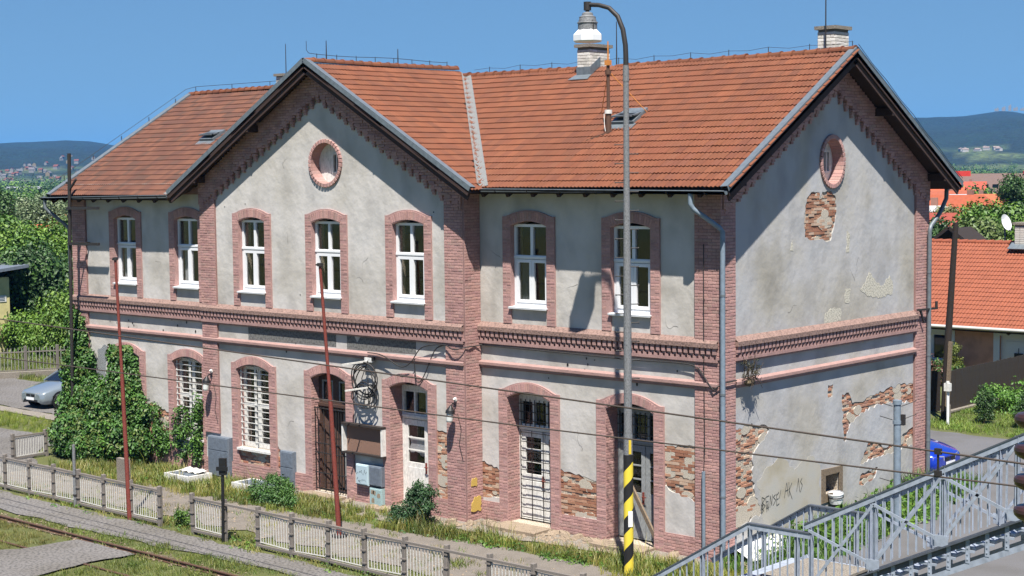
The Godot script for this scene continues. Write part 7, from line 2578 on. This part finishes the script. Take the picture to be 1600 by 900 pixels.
# ---------------------------------------------------------------- stairs of the footbridge
func stairs() -> void:
	var t := thing("footbridge_stairs", "pale grey steel stairs of a footbridge with barred railings, climbing to the right", "stairs", Vector3(1.93, 0, 3.9))
	var o := Vector3(1.93, 0, 3.9)
	var zn := 5.0
	var zf := 2.8
	var rail_y := func(x: float) -> float:
		if x < 4.13:
			return 1.04 + (x - 1.93) * 0.6136
		if x < 5.45:
			return 2.39
		return 2.58 + (x - 5.45) * 0.5024
	var foot_y := func(x: float) -> float:
		if x < 4.13:
			return 0.0 + (x - 1.93) * 0.6136
		if x < 5.45:
			return 1.3
		return 1.28 + (x - 5.45) * 0.476
	var balu := MB.new()
	balu.box(Vector3(0, 0.5, 0), Vector3(0.022, 1.0, 0.022))
	var bm := balu.mesh()
	var postm := MB.new()
	postm.box(Vector3(0, 0.5, -0.035), Vector3(0.1, 1.0, 0.012))
	postm.box(Vector3(0.045, 0.5, 0.0), Vector3(0.012, 1.0, 0.09))
	var pm := postm.mesh()
	for z in [zn, zf]:
		var sg := 1.0 if z == zn else -1.0
		# handrails: a flat top over a light flange
		for q in [[1.7, 4.13], [4.13, 5.52], [5.4, 14.0]]:
			var a := Vector3(q[0], rail_y.call(q[0]) if q[0] != 4.13 else 2.39, z) - o
			var b := Vector3(q[1], rail_y.call(q[1] - 0.001) if q[1] != 5.52 else 2.39, z) - o
			if q[0] == 5.4:
				a.y = 2.58 - 0.05 * 0.5024
			var m := MB.new()
			m.beam(a, b, 0.1, 0.025)
			obj("handrail", m, M.stair_dark, t)
			m = MB.new()
			m.beam(a + Vector3(0, -0.06, 0.03 * sg), b + Vector3(0, -0.06, 0.03 * sg), 0.015, 0.1)
			obj("handrail_flange", m, M.stair, t)
		# balusters
		var x := 1.98
		while x < 13.9:
			var y0: float = foot_y.call(x)
			var y1: float = rail_y.call(x)
			if not (x > 5.4 and x < 5.55):
				var b := obj("baluster", bm, M.stair, t, Vector3(x, y0 + 0.02, z) - o)
				b.scale.y = y1 - y0 - 0.05
			x += 0.168
		# posts
		for px in [1.93, 3.02, 4.13, 5.2, 5.5, 6.85, 8.2, 9.55, 10.9, 12.25, 13.6]:
			var y0: float = foot_y.call(px) - 0.05
			var p := obj("post", pm, M.stair, t, Vector3(px, y0, z) - o)
			p.scale.y = rail_y.call(px) - y0
		# lower flight stringer, landing edge
		var s := MB.new()
		s.beam(Vector3(1.75, -0.1, z) - o, Vector3(4.13, 1.25, z) - o, 0.04, 0.24)
		obj("stringer", s, M.stair, t)
		s = MB.new()
		s.beam(Vector3(4.1, 1.2, z) - o, Vector3(5.5, 1.2, z) - o, 0.05, 0.2)
		obj("landing_edge", s, M.stair, t)
		# truss of the upper flight
		s = MB.new()
		s.beam(Vector3(5.42, 1.2, z + 0.03 * sg) - o, Vector3(14.0, 1.2 + 8.58 * 0.476, z + 0.03 * sg) - o, 0.09, 0.03)
		s.beam(Vector3(5.42, 1.14, z) - o, Vector3(14.0, 1.14 + 8.58 * 0.476, z) - o, 0.02, 0.11)
		obj("chord", s, M.stair_dark, t)
		s = MB.new()
		s.beam(Vector3(5.9, 0.95, z) - o, Vector3(14.0, 0.95 + 8.1 * 0.476, z) - o, 0.03, 0.1)
		obj("chord", s, M.stair, t)
		for i in 6:
			var xa := 5.5 + i * 1.35
			var xb := xa + 1.35
			for d in [[foot_y.call(xa) + 0.06, rail_y.call(xb) - 0.16], [rail_y.call(xa) - 0.16, foot_y.call(xb) + 0.06]]:
				s = MB.new()
				s.beam(Vector3(xa, d[0], z + 0.05 * sg) - o, Vector3(xb, d[1], z + 0.05 * sg) - o, 0.012, 0.055)
				obj("brace", s, M.stair, t)
			s = MB.new()
			s.box(Vector3(xa, foot_y.call(xa) + 0.06, z + 0.06 * sg) - o, Vector3(0.26, 0.2, 0.012))
			obj("gusset", s, M.stair, t)
	# treads and the uprights that carry them
	var tread := MB.new()
	tread.box(Vector3.ZERO, Vector3(0.33, 0.03, 2.12))
	tread.box(Vector3(-0.16, -0.03, 0), Vector3(0.02, 0.07, 2.12))
	tread.box(Vector3(0.16, -0.02, 0), Vector3(0.02, 0.05, 2.12))
	var tm := tread.mesh()
	var up := MB.new()
	up.box(Vector3(0, 0, 0), Vector3(0.075, 0.42, 0.02))
	for y in [-0.14, -0.05, 0.06, 0.15]:
		up.box(Vector3(0, y, 0.014), Vector3(0.024, 0.024, 0.012))
	var um := up.mesh()
	var br := MB.new()
	br.box(Vector3(0.16, 0, 0), Vector3(0.34, 0.045, 0.025))
	var brm := br.mesh()
	for i in 23:
		var x := 5.75 + i * 0.36
		var y := 1.2 + (x - 5.42) * 0.476
		obj("tread", tm, M.stair, t, Vector3(x, y - 0.14, 3.9) - o)
		for z in [zn + 0.012, zf - 0.012]:
			obj("upright", um, M.stair, t, Vector3(x + 0.05, y - 0.2, z) - o)
			obj("tread_bracket", brm, M.stair, t, Vector3(x - 0.16, y - 0.2, z * 0.99 + 0.03) - o)
	for i in 7:
		var x := 2.1 + i * 0.3
		obj("tread", tm, M.stair, t, Vector3(x, 0.12 + i * 0.184, 3.9) - o)
	var l := MB.new()
	l.box(Vector3(4.8, 1.27, 3.9) - o, Vector3(1.38, 0.05, 2.16))
	l.box(Vector3(4.8, 0.6, 3.9) - o, Vector3(0.9, 1.3, 1.5))
	obj("landing", l, M.concrete, t)
	var pier := MB.new()
	for z in [zn - 0.3, zf + 0.3]:
		pier.box(Vector3(13.4, 2.4, z) - o, Vector3(0.3, 5.0, 0.3))
	obj("support", pier, M.stair, t)

# ---------------------------------------------------------------- plants
func tuft(k: int, tall: float, wide: float, spread: float, sd: int) -> ArrayMesh:
	var r := RandomNumberGenerator.new()
	r.seed = sd
	var m := MB.new()
	for i in k:
		var u := r.randf() * TAU
		var p := Vector3(cos(u), 0, sin(u)) * spread * sqrt(r.randf())
		var lean := Vector3(r.randfn(), 0, r.randfn()) * 0.35 * tall
		var h := tall * r.randf_range(0.55, 1.15)
		var x := Vector3(cos(u + 1.3), 0, sin(u + 1.3)) * wide * 0.5
		var q := r.randf_range(0.75, 1.2)
		m.col = Color(q, q, q)
		var mid := p + lean * 0.35 + Vector3(0, h * 0.6, 0)
		m.quad(p - x, p + x, mid + x * 0.7, mid - x * 0.7)
		m.tri(mid - x * 0.7, mid + x * 0.7, p + lean + Vector3(0, h, 0))
	return m.mesh()

func grass(called: String, label: String, poly: Array, per_m2: float, mesh: Mesh, s0: float, s1: float, colours: Array, patchy := 0.0) -> void:
	var p := PackedVector2Array(v2(poly))   # (x, z)
	var lo := p[0]
	var hi := p[0]
	for q in p:
		lo = lo.min(q); hi = hi.max(q)
	var n := noise(0.45, 3, FastNoiseLite.TYPE_SIMPLEX, 5 + called.length())
	var spots := []
	var cols := []
	for i in int((hi.x - lo.x) * (hi.y - lo.y) * per_m2):
		var q := Vector2(rng.randf_range(lo.x, hi.x), rng.randf_range(lo.y, hi.y))
		if not Geometry2D.is_point_in_polygon(q, p):
			continue
		var d := n.get_noise_2d(q.x, q.y)
		if d < patchy - 0.5 - rng.randf() * 0.35:
			continue
		var k := rng.randf_range(s0, s1) * (1.0 + 0.5 * d)
		spots.append(Transform3D(Basis(Vector3.UP, rng.randf() * TAU).scaled(Vector3(k, k, k)), Vector3(q.x, gh(q.y, q.x) - 0.01, q.y)))
		cols.append(pal(colours) * (1.0 + 0.35 * n.get_noise_2d(q.x * 0.6 + 50.0, q.y * 0.6)))
	stuff(tag(swarm(called, mesh, M.leaf, spots, cols), label, "grass"))

const GRASS := [[112, 124, 54], [98, 116, 46], [126, 130, 62], [88, 108, 42]]
const DRY := [[132, 130, 62], [112, 120, 52], [146, 138, 78], [98, 112, 46], [122, 130, 52], [88, 110, 42]]
const LUSH := [[70, 108, 36], [84, 122, 42], [60, 94, 32], [96, 126, 46]]

func build_plants() -> void:
	var short := tuft(12, 0.075, 0.011, 0.1, 3)
	var mid := tuft(14, 0.17, 0.012, 0.12, 4)
	var weed := leaf_clump(30, 0.15, 0.065, 0.7, 12)
	grass("wall_grass", "tall yellow-green grass growing along the front wall", [-20.6, 0.7, -18.9, 1.3, -16.5, 1.0, -9.6, 1.25, -8.6, 1.5, -6.5, 1.55, -1, 1.1, 0.6, 0.9, 2.2, 2.2, 0.5, 3.0, -2.2, 2.0, -5.0, 2.2, -8.2, 2.5, -12, 2.9, -16, 3.1, -21, 3.3, -24, 3.0, -22, 1.2], 60, mid, 0.7, 1.7, DRY, 0.15)
	grass("tall_weeds", "thin tall weed stalks straggling along the front wall", [-21, 0.9, -18, 1.2, -9.6, 1.3, -6.8, 1.5, -1, 0.9, 0.8, 1.0, 0.5, 2.0, -6.0, 2.0, -12, 2.4, -18, 2.7, -22, 2.6], 7, tuft(7, 0.42, 0.014, 0.1, 9), 0.6, 1.5, [[118, 126, 58], [98, 116, 50], [146, 138, 84]], 0.35)
	grass("wall_weeds", "leafy green weeds scattered along the front wall", [-21, 1.0, -18, 1.3, -9.6, 1.5, -6.8, 1.7, -1, 1.2, 0.8, 1.3, 2.0, 2.4, -2.2, 2.3, -6.0, 2.3, -12, 2.7, -18, 3.0, -22, 2.9], 20, weed, 0.6, 1.5, LUSH, 0.3)
	grass("fence_grass", "low dry grass at the foot of the slatted fence", [-30, 5.2, -12, 5.3, 2, 5.2, 3, 6.4, -12, 6.35, -30, 6.35], 26, short, 0.8, 1.7, DRY, 0.3)
	grass("fence_weeds", "small green weeds at the fence posts", [-24, 5.8, 1, 5.8, 1, 6.4, -24, 6.5], 3, weed, 0.6, 1.3, LUSH, 0.4)
	grass("path_grass", "thin grass patches in the gravel path", [-22, 3.1, -4, 2.7, 1, 3.6, 1, 5.3, -22, 5.3], 9, short, 0.7, 1.6, DRY, 0.5)
	grass("track_grass", "mossy yellow-green grass between platform and rail", [-60, 7.75, -16, 7.7, -12, 7.3, -5, 7.1, 6, 7.2, 6, 8.25, -60, 8.25], 60, short, 0.7, 1.5, GRASS, 0.32)
	grass("rail_grass", "mossy grass between and beyond the rails, left of the crossing", [-60, 8.4, -14.1, 8.4, -14.3, 9.9, -16.6, 13, -60, 13], 48, short, 0.7, 1.5, [[118, 112, 56], [104, 108, 48], [128, 120, 66]], 0.2)
	grass("rail_grass", "mossy grass between and beyond the rails, right of the crossing", [-11.3, 8.4, -4, 8.4, -4, 12, -11.2, 12], 55, short, 0.8, 1.6, GRASS, 0.1)
	grass("side_grass", "bright green grass strip between asphalt and concrete path at the left", [-60, -2.25, -27, -2.25, -26.5, -0.3, -40, -0.3, -60, -0.5], 40, mid, 0.5, 1.0, [[124, 142, 50], [110, 132, 44], [138, 148, 60]], 0.0)
	grass("kerb_grass", "grass before the picket fence behind the silver car", [-60, -8.5, -43, -8.3, -38, -8.9, -36, -14, -43, -15, -47, -6, -60, -4.5], 20, mid, 0.7, 1.4, GRASS, 0.1)
	grass("bank_grass", "tall grass behind the picket fence under the green bank", [-62, -8, -47.6, -6.2, -42.8, -14.8, -50, -24, -60, -22], 11, mid, 1.2, 2.4, GRASS, 0.0)
	grass("side_weeds", "lush weeds along the foot of the right gable wall", [0.15, -0.2, 1.5, -0.6, 2.1, -3, 2.3, -6, 1.6, -9.4, 0.15, -9.4], 24, weed, 1.1, 2.8, LUSH, 0.0)
	grass("side_weed_grass", "tall grass among the weeds at the right gable wall", [0.1, 0.6, 2.0, 0.6, 2.2, -3, 2.4, -6, 1.8, -9.8, 0.15, -9.6], 30, mid, 0.9, 2.0, LUSH, 0.0)
	grass("corner_grass", "yellow-green grass between the lamp and the stairs", [-2.4, 0.7, 0.4, 0.4, 1.8, 0.3, 1.6, 2.6, -0.6, 3.2, -2.4, 1.9], 40, mid, 0.5, 1.2, [[134, 140, 48], [116, 132, 44], [150, 146, 60]], 0.05)
	grass("verge_grass", "mown green verge between the road and the dark board fence", [-4.5, -17.4, 2, -16.9, 14, -16.3, 14, -30, -4.4, -30], 42, short, 0.9, 1.7, [[112, 138, 52], [98, 126, 46], [124, 142, 60]], 0.0)
	# ivy
	var ivy := leaf_clump(24, 0.17, 0.1, 0.9, 21)
	var iv := thing("ivy", "dense dark green ivy swallowing the station's left corner and first window arch", "ivy", Vector3(-24.5, 0, 0.6))
	foliage(iv, "leaves", [[Vector3(-1.25, 3.4, 0.0), Vector3(0.36, 1.1, 0.22)], [Vector3(-1.1, 2.4, 0.15), Vector3(0.6, 1.2, 0.4)], [Vector3(-0.9, 1.1, 0.3), Vector3(0.85, 1.1, 0.55)],
		[Vector3(1.3, 2.65, -0.1), Vector3(0.7, 0.9, 0.18)], [Vector3(1.25, 1.6, 0.05), Vector3(0.85, 1.3, 0.3)], [Vector3(0.0, 1.2, 0.3), Vector3(1.1, 1.1, 0.45)], [Vector3(0.9, 0.6, 0.5), Vector3(1.35, 0.7, 0.5)], [Vector3(-0.1, 0.6, 0.9), Vector3(1.2, 0.7, 0.6)],
		[Vector3(-1.55, 4.35, 0.0), Vector3(0.2, 0.5, 0.1)], [Vector3(-0.75, 3.0, 0.1), Vector3(0.35, 0.4, 0.15)], [Vector3(-0.2, 2.1, 0.15), Vector3(0.45, 0.5, 0.2)], [Vector3(0.75, 3.3, -0.1), Vector3(0.3, 0.3, 0.1)], [Vector3(2.2, 1.5, 0.0), Vector3(0.3, 0.6, 0.12)], [Vector3(2.35, 0.6, 0.3), Vector3(0.5, 0.5, 0.3)], [Vector3(0.9, 0.4, 1.3), Vector3(0.6, 0.35, 0.35)], [Vector3(1.9, 2.2, -0.05), Vector3(0.22, 0.5, 0.1)]], 5600, ivy, 1.0, [[58, 98, 36], [70, 112, 42], [48, 84, 30], [82, 124, 46], [64, 104, 40], [92, 110, 50]], 0.16)
	var vt := MB.new()
	vt.col = L(84, 70, 52)
	for i in 12:
		var x := rng.randf_range(-2.0, 2.4)
		vt.tube([Vector3(x, 0, 0.3), Vector3(x + rng.randf_range(-0.2, 0.2), 1.2, 0.05), Vector3(x + rng.randf_range(-0.4, 0.4), 2.4, -0.1)], [0.03, 0.02, 0.01], 5)
	obj("stems", vt, M.paint, iv)
	for q in [[Vector3(-21.4, 0.2, 0.55), [[Vector3(-0.1, 1.0, 0), Vector3(0.28, 0.7, 0.12)], [Vector3(0.15, 0.5, 0.08), Vector3(0.32, 0.5, 0.16)], [Vector3(0.35, 0.75, 0), Vector3(0.12, 0.5, 0.08)]], 70, "thin ivy strands hanging over the bare brick left of the ivied barred window"],
		[Vector3(-20.3, 0.3, 0.55), [[Vector3(0.15, 1.1, 0.02), Vector3(0.4, 0.5, 0.12)], [Vector3(0.2, 0.4, 0.05), Vector3(0.22, 0.5, 0.12)], [Vector3(-0.25, 0.8, 0.0), Vector3(0.2, 0.5, 0.1)]], 60, "ivy creeping over the left part of the barred window's sill"],
		[Vector3(-19.25, 0.2, 0.58), [[Vector3(0.0, 1.5, 0.05), Vector3(0.13, 0.85, 0.1)], [Vector3(-0.05, 0.6, 0.05), Vector3(0.15, 0.6, 0.1)]], 85, "narrow column of ivy climbing beside the tall grey cabinet"]]:
		var v := thing("ivy_strand", q[3], "ivy", q[0])
		foliage(v, "leaves", q[1], q[2], ivy, 0.85, [[70, 110, 36], [84, 122, 44], [60, 96, 32]], 0.2)
	# bushes
	bush("green_bush", "round green bush before the dark wooden door, beside the cellar light box", Vector3(-13.6, 0, 2.3), [[Vector3(0, 0.35, 0), Vector3(0.8, 0.42, 0.5)], [Vector3(0.6, 0.2, 0.2), Vector3(0.6, 0.25, 0.4)]], 260, weed, 0.9, [[66, 104, 42], [54, 90, 36], [78, 114, 50]])
	bush("green_bush", "dark bluish bush at the foot of the middle pilaster", Vector3(-8.45, 0, 1.65), [[Vector3(0, 0.4, 0), Vector3(0.6, 0.5, 0.5)], [Vector3(0.2, 0.75, 0), Vector3(0.4, 0.4, 0.35)], [Vector3(-0.3, 0.25, 0.2), Vector3(0.5, 0.3, 0.4)]], 330, weed, 0.8, [[50, 84, 46], [42, 72, 40], [60, 94, 54]])
	bush("green_bush", "small leafy bush growing at the fence gap, right end of the left stretch", Vector3(-13.2, 0, 5.6), [[Vector3(0, 0.2, 0), Vector3(0.3, 0.25, 0.3)]], 60, weed, 0.7, LUSH)
	bush("bank_shrub", "broad bright green shrub on the bank behind the wire fence", polar(-58.75, 87.0), [[Vector3(0, 0.7, 0), Vector3(3.2, 1.3, 1.6)], [Vector3(2.4, 1.0, -1.4), Vector3(2.4, 1.4, 1.6)]], 700, clump_mid, 0.55, [[92, 128, 38], [80, 116, 32], [106, 138, 46]])
	bush("bank_shrub", "tall light green shrub next to the station's ivy-clad corner", polar(-57.5, 84.0), [[Vector3(0, 1.6, 0), Vector3(1.6, 1.9, 1.6)], [Vector3(-0.8, 0.8, 0.6), Vector3(1.8, 1.0, 1.4)]], 560, clump_mid, 0.5, [[96, 130, 44], [82, 116, 38], [112, 140, 54]])
	bush("cypress", "small golden-green cone shrub against the peach wall", Vector3(-8.0, 0.7, -27.4), [[Vector3(0, 0.5, 0), Vector3(0.4, 0.6, 0.4)], [Vector3(0, 1.1, 0), Vector3(0.28, 0.55, 0.28)]], 150, weed, 1.0, [[110, 120, 46], [92, 108, 40]])
	bush("cypress", "small dark cone shrub on the verge, left of the hedge", Vector3(-2.75, 0.65, -19.4), [[Vector3(0, 0.4, 0), Vector3(0.3, 0.5, 0.3)], [Vector3(0, 0.85, 0), Vector3(0.2, 0.4, 0.2)]], 120, weed, 0.9, DARK_GREENS)
	bush("cypress", "dark cone shrub at the right edge behind the insulator", Vector3(-1.2, 0.65, -19.3), [[Vector3(0, 0.4, 0), Vector3(0.34, 0.5, 0.34)], [Vector3(0, 0.95, 0), Vector3(0.22, 0.45, 0.22)]], 130, weed, 0.9, DARK_GREENS)
	bush("garden_hedge", "loose leafy hedge climbing the low wall under the dark board fence", Vector3(-3.6, 0.65, -22.6), [[Vector3(0, 0.25, 0), Vector3(0.8, 0.5, 1.6)], [Vector3(0.5, 0.4, -2.4), Vector3(0.9, 0.7, 1.6)], [Vector3(0.6, 0.6, -4.6), Vector3(1.0, 0.9, 1.6)], [Vector3(1.4, 0.2, 0.8), Vector3(0.7, 0.35, 0.9)]], 620, weed, 1.5, [[86, 130, 44], [72, 112, 38], [100, 140, 54]])
	bush("window_bush", "leafy bush under the peach house's window, left of the leaning pole", Vector3(-9.6, 0.7, -27.6), [[Vector3(0, 0.6, 0), Vector3(1.0, 0.5, 0.5)], [Vector3(1.6, 0.3, 0.4), Vector3(0.8, 0.35, 0.4)]], 240, weed, 1.3, [[72, 110, 44], [60, 94, 38], [108, 70, 62]])
	# dry plant rooted at the corner of the dentil course
	var dp := thing("dry_plant", "dry dark plant rooted on the string course at the right wall's front corner", "plant", Vector3(0.16, 4.3, -1.0))
	var m := MB.new()
	m.col = L(70, 58, 46)
	for i in 26:
		var a := Vector3(rng.randf_range(-0.05, 0.1), rng.randf_range(-0.1, 0.1), rng.randf_range(-0.3, 0.3))
		var b := a + Vector3(rng.randf_range(0.0, 0.16), rng.randf_range(-0.35, 0.6), rng.randf_range(-0.3, 0.3))
		m.tube([a, (a + b) * 0.5 + Vector3(0.04, 0.02, 0), b], [0.012, 0.009, 0.005], 4)
	obj("stems", m, M.paint, dp)
	m = MB.new()
	m.xf = Transform3D(Basis.from_scale(Vector3(0.5, 0.9, 1.3)), Vector3(0.0, -0.12, 0.0))
	m.append_rock(rock(2))
	obj("root_clod", m, M.soil, dp)
	foliage(dp, "leaves", [[Vector3(0.05, 0.25, 0), Vector3(0.12, 0.3, 0.4)], [Vector3(0.05, -0.1, 0), Vector3(0.14, 0.16, 0.3)]], 46, weed, 0.45, [[62, 60, 44], [76, 70, 52], [54, 62, 42]])

func bush(called: String, label: String, at: Vector3, lobes: Array, count: int, mesh: Mesh, scale: float, colours: Array) -> void:
	var t := thing(called, label, "bush", at)
	var m := MB.new()
	m.col = L(72, 60, 44)
	for l in lobes:
		m.tube([Vector3(l[0].x * 0.6, -0.1, l[0].z * 0.6), l[0]], [0.03, 0.012], 5)
	obj("stems", m, M.paint, t)
	var more := []
	for l in lobes:
		more.append([l[0], l[1] * 0.86])
		for i in 3:
			var d := Vector3(rng.randfn(), absf(rng.randfn()), rng.randfn()).normalized()
			more.append([l[0] + d * l[1] * 0.85, l[1] * rng.randf_range(0.25, 0.42)])
	foliage(t, "leaves", more, count, mesh, scale, colours, 0.35)
